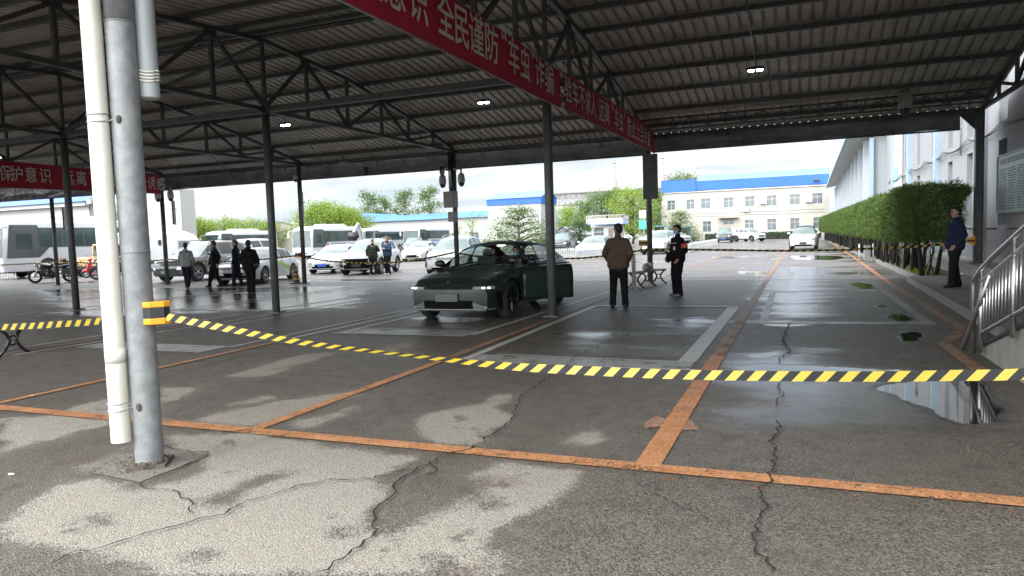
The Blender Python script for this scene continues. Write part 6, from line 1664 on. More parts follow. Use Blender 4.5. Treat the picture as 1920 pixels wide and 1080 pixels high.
def motorcycle(P, h, label, col='black', cover=False):
    t = thing('motorcycle', (P[0], P[1], 0), math.atan2(h[1], h[0]), label, 'motorcycle', 'two-wheelers parked by the left column')
    wheel(t, .78, 0, .32, .13, 'alloy'); wheel(t, -.72, 0, .31, .16, 'alloy_dark')
    mb = MB(); mb.tube([(.78, .09, .32), (.55, .09, .88)], .025, 6); mb.tube([(.78, -.09, .32), (.55, -.09, .88)], .025, 6); mb.build('fork', M['chrome'], t)
    mb = MB(); mb.tube([(.52, 0, .85), (.1, 0, .55), (-.2, 0, .45), (-.72, 0, .42)], .04, 6); mb.tube([(.5, 0, .9), (-.3, 0, .72), (-.7, 0, .65)], .035, 6); mb.build('frame', M['black'], t)
    mb = MB(); mb.ell((.05, 0, .42), (.24, .16, .18), 12, 8); mb.lathe([(.10, -.2), (.13, -.12), (.13, .12), (.10, .2)], 14, (.05, 0, .42), 'Y'); mb.ell((.14, 0, .6), (.12, .12, .14), 10, 7); mb.build('engine', M['alloy_dark'], t)
    mb = MB(); mb.ell((.22, 0, .84), (.30, .15, .13), 14, 9); mb.build('fuel_tank', M[col], t)
    mb = MB(); mb.ell((-.28, 0, .76), (.33, .15, .07), 14, 8); mb.ell((-.62, 0, .82), (.22, .13, .07), 12, 8); mb.build('saddle', M['black_pl'], t)
    mb = MB(); mb.tube([(.42, .38, .98), (.55, .2, 1.02), (.55, 0, .98), (.55, -.2, 1.02), (.42, -.38, .98)], .015, 6); mb.build('handlebar', M['chrome'], t)
    mb = MB(); mb.ell((.68, 0, .88), (.10, .10, .10), 12, 8); mb.build('headlight', M['lamp_glass'], t)
    mb = MB(); mb.tube([(.1, -.16, .3), (-.3, -.2, .26), (-.9, -.22, .32)], [.03, .04, .05], 8); mb.build('exhaust', M['chrome'], t)
    mb = MB(); mb.add([(.78 + .36 * math.cos(a), y, .32 + .36 * math.sin(a)) for y in (-.08, .08) for a in [R(20 + 14 * q) for q in range(9)]], [(i, i + 1, i + 10, i + 9) for i in range(8)]); mb.build('mudguard', M[col], t)
    for s in (-1, 1):
        mb = MB(); mb.rbox((-.66, s * .23, .52), (.42, .14, .26), .05); mb.build('pannier', M[col], t)
    mb = MB(); mb.tube([(0, .1, .3), (-.08, .32, .015)], .014, 5); mb.build('side_stand', M['black'], t)
    if cover:
        mb = MB(); mb.smooth = True; rb = random.Random(3); vv = []
        for i in range(13):
            for j in range(7):
                x = .62 - i * .05; y = (j - 3) * .10; vv.append((x, y, 1.06 - .6 * y * y - .15 * (i / 12) + rb.uniform(-.012, .012)))
        mb.add(vv, [(i * 7 + j, i * 7 + j + 1, (i + 1) * 7 + j + 1, (i + 1) * 7 + j) for i in range(12) for j in range(6)]); mb.build('cloth_cover', M['pvc_grey'], t)
    return t
def scooter(P, h, label, col):
    t = thing('scooter', (P[0], P[1], 0), math.atan2(h[1], h[0]), label, 'scooter', 'two-wheelers parked by the left column')
    wheel(t, .62, 0, .22, .10, 'alloy'); wheel(t, -.55, 0, .22, .11, 'alloy')
    mb = MB(); mb.smooth = True
    prof = [(.50, .30, .10), (.46, .50, .16), (.40, .75, .19), (.42, .92, .14), (.34, .75, .16), (.36, .45, .18), (.25, .28, .16)]
    mb.ell((.43, 0, .62), (.10, .20, .36), 14, 10, Matrix.Rotation(R(-14), 3, 'Y')); mb.build('leg_shield', M[col], t)
    mb = MB(); mb.rbox((.10, 0, .27), (.5, .30, .08), .06); mb.build('footboard', M[col], t)
    mb = MB(); mb.ell((-.42, 0, .50), (.42, .20, .22), 16, 10); mb.build('rear_body', M[col], t)
    mb = MB(); mb.ell((-.30, 0, .74), (.38, .15, .07), 14, 8); mb.build('saddle', M['black_pl'], t)
    mb = MB(); mb.ell((.60, 0, .40), (.24, .08, .10), 14, 8, Matrix.Rotation(R(10), 3, 'Y')); mb.build('mudguard', M[col], t)
    mb = MB(); mb.ell((.36, 0, 1.0), (.11, .12, .09), 12, 8); mb.tube([(.33, .30, 1.02), (.36, 0, 1.02), (.33, -.30, 1.02)], .018, 6); mb.build('handlebar', M[col], t)
    mb = MB(); mb.ell((.47, 0, 1.0), (.03, .07, .06), 10, 6); mb.build('headlight', M['lamp_glass'], t)
    mb = MB(); mb.tube([(.62, 0, .22), (.42, 0, .9)], .025, 6); mb.build('fork', M['alloy'], t)
    for s in (-1, 1):
        mb = MB(); mb.tube([(.34, s * .22, 1.03), (.32, s * .30, 1.20)], .006, 4); mb.ell((.32, s * .31, 1.22), (.01, .05, .035), 8, 6); mb.build('mirror', M['black'], t)
    return t
M['red_pl'] = mat('red_scooter_body', (0.50, 0.02, 0.02), 0.28, coat=.6)
M['teal_pl'] = mat('grey_teal_scooter_body', (0.10, 0.14, 0.15), 0.3, coat=.5)
mc = (-34.31,23.53,0.0)
motorcycle((mc[0] + .0, mc[1] + .5), (-.80, -.6), 'big black motorcycle with a draped handlebar in front of the first coach', 'black', True)
mc = (-39.54,28.59,0.0)
motorcycle((mc[0], mc[1]), (-.7, -.7), 'dark motorcycle between the black motorcycle and the red scooter', 'dkgrey_paint')
mc = (-36.53,27.78,0.0)
scooter((mc[0], mc[1] + .4), (-.85, -.5), 'red scooter left of the near column', 'red_pl')
mc = (-39.69,29.1,0.0)
scooter((mc[0] - .4, mc[1] + 1.6), (-.6, -.8), 'grey scooter right behind the second roof column', 'teal_pl')
mc = (-32.93,26.11,0.0)
motorcycle((mc[0] - .2, mc[1] + .3), (-.8, -.6), 'dark motorcycle mostly hidden behind the white drainpipe', 'black')
# orange patterned jeep
def jeep():
    Pj = (-38.53,29.44,0.0)
    t = thing('jeep', (Pj[0] - .6, Pj[1] + 1.6, 0), math.atan2(-1, .25), 'boxy orange jeep with dark tiger-like patches behind the scooters', 'jeep')
    tm = bpy.data.materials.new('patched_orange_paint'); tm.use_nodes = True; nt = tm.node_tree; b = nt.nodes['Principled BSDF']
    tcn = nt.nodes.new('ShaderNodeTexCoord'); nz = nt.nodes.new('ShaderNodeTexNoise'); nz.inputs['Scale'].default_value = 3.2; nz.inputs['Detail'].default_value = 3; nz.inputs['Distortion'].default_value = 1.5; nt.links.new(tcn.outputs['Object'], nz.inputs[0])
    cr_ = nt.nodes.new('ShaderNodeValToRGB'); cr_.color_ramp.interpolation = 'CONSTANT'; cr_.color_ramp.elements[0].color = (.03, .02, .015, 1); cr_.color_ramp.elements[1].position = .42; cr_.color_ramp.elements[1].color = (.55, .30, .10, 1)
    e = cr_.color_ramp.elements.new(.56); e.color = (.70, .62, .48, 1); nt.links.new(nz.outputs['Fac'], cr_.inputs[0]); nt.links.new(cr_.outputs[0], b.inputs['Base Color']); b.inputs['Roughness'].default_value = .35
    om = mat('tan_jeep_paint', (0.55, 0.36, 0.14), 0.35, coat=.4)
    mb = MB(); mb.rbox((.2, 0, .78), (4.0, 1.75, .62), .12); mb.rbox((1.35, 0, 1.08), (1.5, 1.45, .12), .1); mb.build('body', tm, t, bevel=.03)
    mb = MB(); mb.box((-.75, 0, 1.84), (2.3, 1.6, .08)); mb.build('roof', om, t, bevel=.03)
    for s in (-1, 1):
        mb = MB()
        for x in (.38, -.35, -1.05, -1.85): mb.bar((x, s * .80, 1.08), (x * .98 - .02, s * .76, 1.82), .09, .06)
        mb.bar((.38, s * .8, 1.12), (-1.85, s * .8, 1.12), .08, .1); mb.build('door_frame', om, t)
        for a, b_ in ((.32, -.3), (-.4, -1.0), (-1.1, -1.8)):
            mb = MB(); mb.add([(a, s * .79, 1.15), (b_, s * .79, 1.15), (b_, s * .755, 1.78), (a, s * .755, 1.78)], [(0, 1, 2, 3)]); mb.build('side_window', M['busglass'], t, merge='keep')
    mb = MB(); mb.add([(.44, -.72, 1.15), (.44, .72, 1.15), (.34, .70, 1.78), (.34, -.70, 1.78)], [(0, 1, 2, 3)]); mb.build('windshield', M['busglass'], t, merge='keep')
    for x in (1.45, -1.35):
        for s in (-1, 1): wheel(t, x, s * .82, .38, .24, 'alloy_dark')
    for s in (-1, 1):
        mb = MB(); mb.ell((2.2, s * .6, .88), (.04, .1, .1), 12, 8); mb.build('headlight', M['lamp_glass'], t)
    mb = MB(); mb.box((2.26, 0, .55), (.14, 1.7, .16)); mb.build('bumper', M['black_pl'], t)
jeep()
# white caravan
cv = (-36.46,32.28,0.0)
t = thing('caravan', ((-40.91,36.0,1.36)[0], 36, 0), math.atan2(.73, .68), 'rounded white caravan between the near column and the grey SUV', 'caravan')
pts = [(-3.1, .45), (-3.15, 1.4), (-2.9, 2.25), (-2.4, 2.62), (1.9, 2.62), (2.5, 2.35), (2.95, 1.7), (3.1, 1.0), (3.0, .5)]
mb = MB(); n = len(pts); mb.add([(x, y, z) for y in (-1.15, 1.15) for x, z in pts], [tuple(range(n)), tuple(range(2 * n - 1, n - 1, -1))] + [(i, (i + 1) % n, (i + 1) % n + n, i + n) for i in range(n)]); mb.build('body', M['bus_white'], t, bevel=.18)
mb = MB(); mb.rbox((1.75, -1.17, 1.75), (.75, .03, .55), .01); fw = mb.build('window', M['pvc_grey'], t); mb = MB(); mb.box((1.75, -1.19, 1.75), (.62, .02, .42)); mb.build('pane', M['bldglass'], fw)
mb = MB(); mb.rbox((-1.2, -1.17, 1.35), (.7, .03, 1.6), .01); mb.build('door', M['white_trim'], t); mb = MB(); mb.box((.3, -1.17, 1.9), (.18, .05, .35)); mb.build('lamp', M['black'], t)
for s in (-1, 1): wheel(t, -.2, s * 1.05, .34, .2, 'alloy')
# white truck cab behind
tc_ = (-101.34,99.34,0.0)
t = thing('truck', (tc_[0], tc_[1] + 2, 0), math.atan2(-1, -.2), 'white truck cab with a dark box behind the caravan', 'truck')
mb = MB(); mb.rbox((1.6, 0, 1.6), (1.8, 2.3, 1.9), .15); mb.build('cab', M['bus_white'], t, bevel=.08); mb = MB(); mb.box((2.51, 0, 1.95), (.03, 2.0, .8)); mb.build('windshield', M['busglass'], t)
mb = MB(); mb.box((-1.5, 0, 1.9), (4.2, 2.3, 2.2)); mb.build('cargo_box', M['navy_paint'], t)
for x in (1.6, -2.2):
    for s in (-1, 1): wheel(t, x, s * 1.0, .48, .25, 'alloy')
for s in (-1, 1):
    mb = MB(); mb.rbox((2.6, s * 1.35, 2.2), (.1, .2, .5), .03); mb.bar((2.4, s * 1.1, 2.4), (2.6, s * 1.3, 2.4), .04); mb.build('mirror', M['bus_white'], t)
# yellow recovery truck
ty = (-58.75,145.34,0.0)
t = thing('flatbed_truck', (ty[0], ty[1] + 3, 0), math.atan2(-1, .1), 'small yellow truck with a rounded cage before the cedar tree', 'truck')
ym = mat('yellow_truck_paint', (0.65, 0.36, 0.04), 0.35, coat=.4)
mb = MB(); mb.rbox((.4, 0, 1.35), (1.7, 2.1, 1.5), .15); mb.build('cab', ym, t, bevel=.1); mb = MB(); mb.box((1.26, 0, 1.65), (.03, 1.75, .7)); mb.build('windshield', M['busglass'], t)
mb = MB()
for s in (-1, 1): mb.tube([(-.6, s * .95, 1.2), (-.8, s * .95, 2.25), (-1.2, s * .95, 2.4), (-2.2, s * .95, 2.0), (-2.4, s * .95, 1.1)], .07, 6)
for x, z in ((-.8, 2.25), (-2.2, 2.0)): mb.tube([(x, -.95, z), (x, .95, z)], .06, 6)
mb.build('cage', ym, t); mb = MB(); mb.box((-1.6, 0, .95), (2.6, 2.0, .2)); mb.build('flatbed', M['steel'], t)
for x in (.6, -1.8):
    for s in (-1, 1): wheel(t, x, s * .9, .42, .22, 'alloy')
# small yellow excavator with raised grey arm
te = (-29.8,36.28,0.0)
t = thing('excavator', (te[0] - 1.5, te[1] + 11, 0), math.atan2(-1, .3), 'small yellow machine with a raised grey arm behind the striped saloon', 'excavator')
mb = MB(); mb.rbox((0, 0, 1.2), (1.6, 1.3, .8), .1); mb.build('body', ym, t, bevel=.05)
mb = MB(); mb.rbox((.1, .3, 1.95), (.8, .6, .8), .05); mb.build('cab', M['busglass'], t)
mb = MB(); mb.bar((.6, -.3, 1.4), (1.2, -.3, 2.9), .2, .25); mb.bar((1.2, -.3, 2.9), (2.4, -.3, 2.2), .16, .2); mb.build('arm', M['pvc_grey'], t)
mb = MB(); mb.lathe([(.05, -.35), (.3, -.35), (.3, .35), (.05, .35)], 12, (2.5, -.3, 1.95), 'Y'); mb.build('bucket', M['black'], t)
for s in (-1, 1):
    mb = MB(); mb.rbox((0, s * .65, .35), (1.9, .32, .6), .1); mb.build('track', M['rubber'], t)

# ================================================================ PEOPLE
def capsule(bm, a, b, ra, rb_, n=12, sq=None):
    """tapered capsule as a closed shell"""
    a, b = Vector(a), Vector(b); d = b - a
    if d.length < 1e-6: d = Vector((0, 0, 1e-4))
    dn = d.normalized(); u = Vector((0, 1, 0)) if abs(dn.y) < .9 else Vector((1, 0, 0)); r = dn.cross(u).normalized(); u = r.cross(dn)
    rings = []
    for q in range(0, 4): th = math.pi / 2 * (1 - q / 3); rings.append((a - dn * ra * math.sin(th), ra * math.cos(th)))
    for q in range(0, 4): th = math.pi / 2 * q / 3; rings.append((b + dn * rb_ * math.sin(th), rb_ * math.cos(th)))
    R_ = []
    for c, rr in rings:
        rr = max(rr, 1e-4)
        R_.append([bm.verts.new(c + (r * math.cos(2 * math.pi * k / n) + u * math.sin(2 * math.pi * k / n)) * rr) for k in range(n)])
    for p, q in zip(R_[:-1], R_[1:]):
        for k in range(n): bm.faces.new((p[k], p[(k + 1) % n], q[(k + 1) % n], q[k]))
    bm.faces.new(R_[0][::-1]); bm.faces.new(R_[-1])
def ellipsoid(bm, c, r, M_=None, n=16, m=10):
    c = Vector(c); R_ = []
    for i in range(m + 1):
        t = math.pi * i / m
        t = min(max(t, .02), math.pi - .02)
        ring = []
        for k in range(n):
            a = 2 * math.pi * k / n; v = Vector((r[0] * math.sin(t) * math.cos(a), r[1] * math.sin(t) * math.sin(a), r[2] * math.cos(t)))
            if M_ is not None: v = M_ @ v
            ring.append(bm.verts.new(c + v))
        R_.append(ring)
    for p, q in zip(R_[:-1], R_[1:]):
        for k in range(n): bm.faces.new((p[k], p[(k + 1) % n], q[(k + 1) % n], q[k]))
    bm.faces.new(R_[0][::-1]); bm.faces.new(R_[-1])
def remeshed(name, bm, voxel, mt_, parent, smooth=2, wrinkle=0, seed=0):
    bmesh.ops.recalc_face_normals(bm, faces=bm.faces)
    me = bpy.data.meshes.new(name); bm.to_mesh(me); bm.free()
    o = bpy.data.objects.new(name + '_tmp', me); COL.objects.link(o)
    r = o.modifiers.new('r', 'REMESH'); r.mode = 'VOXEL'; r.voxel_size = voxel; r.use_smooth_shade = True
    s = o.modifiers.new('s', 'SMOOTH'); s.iterations = smooth; s.factor = .5
    RQ.append((o, me, name, mt_, parent, wrinkle, seed))
RQ = []
def flush_remesh():
    """evaluate all queued bodies and clothes in one go"""
    dg = bpy.context.evaluated_depsgraph_get()
    done = []
    for o, me, name, mt_, parent, wrinkle, seed in RQ:
        done.append(bpy.data.meshes.new_from_object(o.evaluated_get(dg)))
    for (o, me, name, mt_, parent, wrinkle, seed), m2 in zip(RQ, done):
        bpy.data.objects.remove(o); bpy.data.meshes.remove(me)
        if wrinkle:
            for v in m2.vertices:
                c = v.co; w = noise.noise(Vector((c.x * 5 + seed, c.y * 5, c.z * 14))) * .6 + noise.noise(Vector((c.x * 12, c.y * 12 + seed, c.z * 22))) * .4
                v.co = c + v.normal * (w * wrinkle)
        m2.name = name; m2.materials.clear(); m2.materials.append(mt_)
        m2.polygons.foreach_set('use_smooth', [True] * len(m2.polygons))
        link(bpy.data.objects.new(name, m2), parent)
    RQ.clear()

def person(label, loc, face, h=1.72, legs=(0, 0), spread=.10, outL=0.0, arms=None, torso=M['black'], pants=M['black'], shoe='shoe', hair='hair', head_turn=0, head_tilt=0, mask=False, bulk=1.0,
           coat_len=.0, hood=False, hands=True, knees=(0, 0), sit=None, z=0.0, lean=0.0, glasses=False, cap=False, collar=True):
    """faces +x locally (rotated to the angle 'face'); legs = forward swing in metres of (left, right) foot; arms = {'L': (elbow, wrist), 'R': ...} offsets"""
    k = h / 1.72
    t = thing('person', (loc[0], loc[1], z), face, label, 'person')
    V = lambda x, y, zz: Vector((x * k, y * k, zz * k))
    # ---- joints
    HZ = .92 if not sit else sit
    J = {'pel': V(0, 0, HZ)}
    tor = Matrix.Rotation(lean, 3, 'Y')
    def T(x, y, zz): return J['pel'] + tor @ (V(x, y, zz - .92))
    J['neck'] = T(0, 0, 1.45); J['chest'] = T(0, 0, 1.30); J['waist'] = T(0, 0, 1.08)
    for s, nme in ((1, 'L'), (-1, 'R')):
        J['hip' + nme] = J['pel'] + V(0, s * .085, -.02)
        f = legs[0] if s == 1 else legs[1]; kn = knees[0] if s == 1 else knees[1]
        ank = V(f, s * spread + (outL if s == 1 else 0), .085 + max(0, kn) * .35)
        hip = J['hip' + nme]; mid = (hip + ank) / 2
        L1 = L2 = .411 * k; d = (ank - hip); dl = min(d.length, L1 + L2 - .002); hgt = math.sqrt(max(0, L1 * L1 - (dl / 2) ** 2))
        fw = Vector((1, 0, 0)); fw = (fw - d.normalized() * fw.dot(d.normalized())).normalized()
        J['knee' + nme] = mid + fw * hgt; J['ank' + nme] = ank
        J['sh' + nme] = T(0, s * (.165 + .06 * (bulk - 1)), 1.385)
        el, wr = (arms or {}).get(nme, ((0.0, s * .06, -.28), (.05, s * .05, -.53)))
        J['el' + nme] = J['sh' + nme] + V(*el); J['wr' + nme] = J['sh' + nme] + V(*wr)
    hc = J['neck'] + tor @ V(.015, 0, .155)
    # ---- body: one continuous surface
    bm = bmesh.new()
    Mh = Matrix.Rotation(head_turn, 3, 'Z') @ Matrix.Rotation(head_tilt, 3, 'Y')
    def Hd(x, y, zz): return hc + Mh @ V(x, y, zz)
    ellipsoid(bm, Hd(-.005, 0, .025), (.094 * k, .076 * k, .098 * k), Mh)
    ellipsoid(bm, Hd(.022, 0, -.045), (.066 * k, .058 * k, .075 * k), Mh)          # face and jaw
    capsule(bm, Hd(.083, 0, .012), Hd(.099, 0, -.022), .009 * k, .014 * k, 8)       # nose
    capsule(bm, Hd(.075, -.02, -.055), Hd(.075, .02, -.055), .010 * k, .010 * k, 8)  # lips
    capsule(bm, Hd(.077, -.04, .032), Hd(.077, .04, .032), .010 * k, .010 * k, 8)    # brow
    capsule(bm, Hd(.062, 0, -.095), Hd(.055, 0, -.10), .022 * k, .02 * k, 8)         # chin
    for s in (-1, 1):
        ellipsoid(bm, Hd(.0, s * .078, -.008), (.018 * k, .009 * k, .032 * k), Mh, 8, 6)
        capsule(bm, Hd(.052, s * .042, -.02), Hd(.048, s * .045, -.03), .02 * k, .018 * k, 8)
    capsule(bm, Hd(-.02, 0, -.06), J['neck'] + V(0, 0, -.04), .052 * k, .062 * k)
    capsule(bm, T(0, -.11, 1.36), T(0, .11, 1.36), .075 * k, .075 * k); capsule(bm, T(0, -.08, 1.22), T(0, .08, 1.22), .10 * k, .10 * k); capsule(bm, T(0, -.06, 1.05), T(0, .06, 1.05), .095 * k, .095 * k); capsule(bm, T(0, -.07, .93), T(0, .07, .93), .095 * k, .095 * k)
    for nme in 'LR':
        s = 1 if nme == 'L' else -1
        capsule(bm, J['hip' + nme], J['knee' + nme], .078 * k, .052 * k); capsule(bm, J['knee' + nme], J['ank' + nme], .05 * k, .036 * k)
        capsule(bm, J['ank' + nme] + V(-.04, 0, -.04), J['ank' + nme] + V(.13, s * .015, -.055), .032 * k, .026 * k)
        capsule(bm, J['sh' + nme], J['el' + nme], .048 * k, .036 * k); capsule(bm, J['el' + nme], J['wr' + nme], .036 * k, .025 * k)
        if hands:
            w_ = J['wr' + nme]; d = (w_ - J['el' + nme]).normalized(); side = Vector((0, -s, 0)); side = (side - d * side.dot(d)).normalized(); nrm = d.cross(side)
            # palm seen edge-on from the front; fingers slightly curled
            palm = w_ + d * .055 * k
            ellipsoid(bm, palm, (.018 * k, .040 * k, .05 * k), Matrix((side, nrm, d)).transposed(), 10, 8)
            for q, (ln, off) in enumerate(((.072, -.030), (.080, -.010), (.075, .010), (.060, .029))):
                p0 = palm + d * .040 * k + nrm * off * k; p1 = p0 + (d * .85 + side * .35).normalized() * ln * .55 * k; p2 = p1 + (d * .5 + side * .8).normalized() * ln * .5 * k
                capsule(bm, p0, p1, .0098 * k, .009 * k, 7); capsule(bm, p1, p2, .009 * k, .0075 * k, 7)
            th = (Vector((1, 0, 0)) - d * Vector((1, 0, 0)).dot(d)).normalized()
            p0 = palm - d * .02 * k + th * .028 * k; p1 = p0 + (th * .7 + d * .8).normalized() * .035 * k; capsule(bm, p0, p1, .012 * k, .010 * k, 7); capsule(bm, p1, p1 + (d + side * .4).normalized() * .025 * k, .010 * k, .008 * k, 7)
    remeshed('body', bm, .011, M['skin'], t, 1)
    # ---- trousers
    bm = bmesh.new()
    capsule(bm, J['pel'] + V(0, -.06, .02), J['pel'] + V(0, .06, .02), .118 * k * bulk, .118 * k * bulk); capsule(bm, T(0, -.055, 1.03), T(0, .055, 1.03), .108 * k * bulk, .108 * k * bulk)
    for nme in 'LR':
        hem = J['ank' + nme].lerp(J['knee' + nme], -.02)
        capsule(bm, J['hip' + nme], J['knee' + nme], .104 * k * bulk, .084 * k); capsule(bm, J['knee' + nme], hem, .082 * k, .068 * k)
        capsule(bm, hem.lerp(J['knee' + nme], .12), hem, .074 * k, .078 * k)
    remeshed('trousers', bm, .016, pants, t, 3, .011, len(label))
    # ---- jacket
    bm = bmesh.new(); hemz = .86 - coat_len; B = bulk
    capsule(bm, T(-.01, -.105 * B, 1.355), T(-.01, .105 * B, 1.355), .088 * k, .088 * k); capsule(bm, T(0, -.10 * B, 1.24), T(0, .10 * B, 1.24), .122 * k, .122 * k)
    capsule(bm, T(0, -.085 * B, 1.10), T(0, .085 * B, 1.10), .125 * k * B, .125 * k * B); capsule(bm, T(0, -.085 * B, .98), T(0, .085 * B, .98), .128 * k * B, .128 * k * B)
    if hemz < .9: capsule(bm, T(0, -.085 * B, hemz + .06), T(0, .085 * B, hemz + .06), .128 * k * B, .128 * k * B)
    for nme in 'LR':
        capsule(bm, J['sh' + nme] + V(0, 0, -.02), J['el' + nme], .072 * k, .060 * k); capsule(bm, J['el' + nme], J['wr' + nme] + (J['el' + nme] - J['wr' + nme]) * .06, .060 * k, .047 * k)
    if collar: capsule(bm, J['neck'] + V(-.012, 0, -.03), J['neck'] + V(-.008, 0, .035), .078 * k, .068 * k)
    if hood: ellipsoid(bm, J['neck'] + V(-.085, 0, -.02), (.07 * k, .11 * k, .08 * k))
    j_ = remeshed('jacket', bm, .014, torso, t, 3, .010, len(label) * 3)
    # ---- shoes
    for nme in 'LR':
        s = 1 if nme == 'L' else -1; bm = bmesh.new(); A = J['ank' + nme]
        capsule(bm, A + V(-.035, 0, -.042), A + V(.07, s * .008, -.046), .043 * k, .040 * k); capsule(bm, A + V(.07, s * .008, -.050), A + V(.150, s * .02, -.056), .040 * k, .028 * k); capsule(bm, A + V(-.01, 0, -.03), A + V(-.005, 0, .02), .045 * k, .046 * k)
        remeshed('shoe', bm, .012, M[shoe], t, 2)
    # ---- hair
    bm = bmesh.new()
    ellipsoid(bm, Hd(-.022, 0, .045), (.096 * k, .084 * k, .094 * k), Mh); ellipsoid(bm, Hd(-.045, 0, .0), (.07 * k, .080 * k, .085 * k), Mh)
    ellipsoid(bm, Hd(.02, 0, .088), (.075 * k, .066 * k, .04 * k), Mh)
    if cap: ellipsoid(bm, Hd(.10, 0, .065), (.07 * k, .06 * k, .012 * k), Mh); ellipsoid(bm, Hd(0, 0, .07), (.105 * k, .088 * k, .075 * k), Mh)
    o = remeshed('cap' if cap else 'hair', bm, .011, M[hair] if isinstance(hair, str) else hair, t, 1, .005)
    # ---- face details
    for s in (-1, 1):
        mb = MB(); mb.ell(Hd(.083, s * .030, .010), (.008 * k, .013 * k, .007 * k), 8, 6); mb.build('eye', M['black'], t)
        mb = MB(); mb.ell(Hd(.085, s * .032, .030), (.008 * k, .022 * k, .004 * k), 8, 5, Mh); mb.build('eyebrow', M['hair'], t)
    if mask:
        bm = bmesh.new(); ellipsoid(bm, Hd(.036, 0, -.048), (.072 * k, .066 * k, .062 * k), Mh); capsule(bm, Hd(.10, 0, -.02), Hd(.08, 0, -.08), .02 * k, .02 * k)
        remeshed('face_mask', bm, .010, M['mask'], t, 1)
    if glasses:
        mb = MB()
        for s in (-1, 1): mb.tube([Hd(.098, s * .032 + .022 * math.cos(a), .008 + .018 * math.sin(a)) for a in [2 * math.pi * q / 12 for q in range(13)]], .003, 4); mb.tube([Hd(.095, s * .055, .012), Hd(.0, s * .082, .012)], .0025, 4)
        mb.build('spectacles', M['black'], t)
    return t, J, T, Hd

C = dict(brown=cloth('brown_jacket', (0.078, 0.056, 0.038)), black=cloth('black_cloth', (0.009, 0.009, 0.010)), navy=cloth('navy_jacket', (0.016, 0.024, 0.055)), grey=cloth('grey_hoodie', (0.30, 0.31, 0.32)),
         dkgreen=cloth('dark_green_jacket', (0.030, 0.036, 0.028)), blue=cloth('blue_patterned_jacket', (0.03, 0.05, 0.10)), dknavy=cloth('dark_navy_suit', (0.010, 0.013, 0.026)), dkblue=cloth('dark_trousers', (0.013, 0.014, 0.019)))
def ang(dx, dy): return math.atan2(dy, dx)
# man in the brown jacket, back to the camera, hands in front pockets, looking left
person('man in a brown jacket standing with his back turned beside the middle column', (-3.52, 14.62), ang(-.15, 1), 1.74, legs=(.06, -.05), spread=.135, head_turn=R(48), bulk=1.10,
       arms={'L': ((-.09, .10, -.26), (.09, .03, -.44)), 'R': ((-.09, -.10, -.26), (.09, -.03, -.44))}, torso=C['brown'], pants=C['black'], coat_len=.03)
# guard
g_, J_, T_, Hd_ = person('guard in a black uniform with a pale face mask and a red armband', (-2.70, 17.22), ang(-.75, -.66), 1.70, legs=(.03, -.02), spread=.14, mask=True, bulk=1.10, shoe='shoe_grey', head_turn=R(8),
       arms={'L': ((-.05, .11, -.27), (.10, .05, -.46)), 'R': ((-.04, -.12, -.27), (.13, -.06, -.44))}, torso=C['black'], pants=C['black'])
mb = MB(); a0 = J_['shL'].lerp(J_['elL'], .45); a1 = J_['shL'].lerp(J_['elL'], .80); mb.tube([a0, a1], [.080, .076], 16, caps=False); ab = mb.build('armband', mat('red_armband', (0.50, 0.035, 0.02), 0.7), g_)
mb = MB(); pq = a0.lerp(a1, .5); 
for q in (-1, 0, 1): mb.box((pq.x + .02, pq.y + .079, pq.z + q * .025), (.05, .01, .009))
for q in (-1, 1): mb.box((pq.x + .02 + q * .02, pq.y + .080, pq.z), (.008, .01, .06))
mb.build('armband_print', mat('yellow_print', (0.65, 0.42, 0.03), 0.7), ab)
mb = MB(); mb.box(T_(.138, .075, 1.17), (.012, .06, .085)); mb.build('name_badge', M['paper'], g_)
mb = MB(); mb.box(T_(.128, -.08, 1.29), (.012, .10, .016)); mb.box(T_(.128, .08, 1.29), (.012, .12, .016)); mb.build('chest_print', M['paper'], g_)
mb = MB(); mb.ell(T_(.15, -.17, .93), (.06, .07, .12), 12, 8); mb.build('belt_pouch', C['black'], g_)
# man on the pavement at the right
rp = (3.12,17.8,0.15)
p_, J_, T_, Hd_ = person('man in a navy jacket and glasses standing on the raised pavement near the hedge', (rp[0], rp[1]), ang(-1, -.28), 1.74, legs=(.10, -.10), spread=.07, glasses=True, bulk=1.15, z=.15, lean=-.03,
       arms={'L': ((-.05, .09, -.27), (.10, .03, -.47)), 'R': ((-.05, -.09, -.27), (.10, -.03, -.47))}, torso=C['navy'], pants=C['dkblue'], coat_len=.02)
# walkers on the left
wp = (-21.18,19.95,0.0)
person('person in a pale grey hooded sweatshirt walking away beneath the left banner', (wp[0], wp[1]), ang(-.6, .8), 1.70, legs=(.20, -.16), spread=.05, knees=(0, .12), hood=True, shoe='shoe', head_turn=R(20),
       arms={'L': ((.10, .08, -.25), (.28, .05, -.36)), 'R': ((-.02, -.08, -.28), (.08, -.08, -.52))}, torso=C['grey'], pants=C['dkblue'])
wp = (-20.55,20.7,0.0)
p_, J_, T_, Hd_ = person('man in a black sweater striding to the left, holding a paper', (wp[0], wp[1]), ang(-.45, -.75), 1.74, legs=(-.16, .20), spread=.10, knees=(.05, 0), bulk=1.12, head_turn=R(-35),
       arms={'L': ((-.10, .16, -.24), (-.02, .22, -.50)), 'R': ((.04, -.13, -.27), (.12, -.12, -.53))}, torso=C['black'], pants=C['black'])
mb = MB(); w_ = J_['wrR']; mb.box((w_.x + .04, w_.y, w_.z - .16), (.012, .10, .18)); mb.build('paper_sheet', M['paper'], p_)
wp = (-19.71,20.93,0.0)
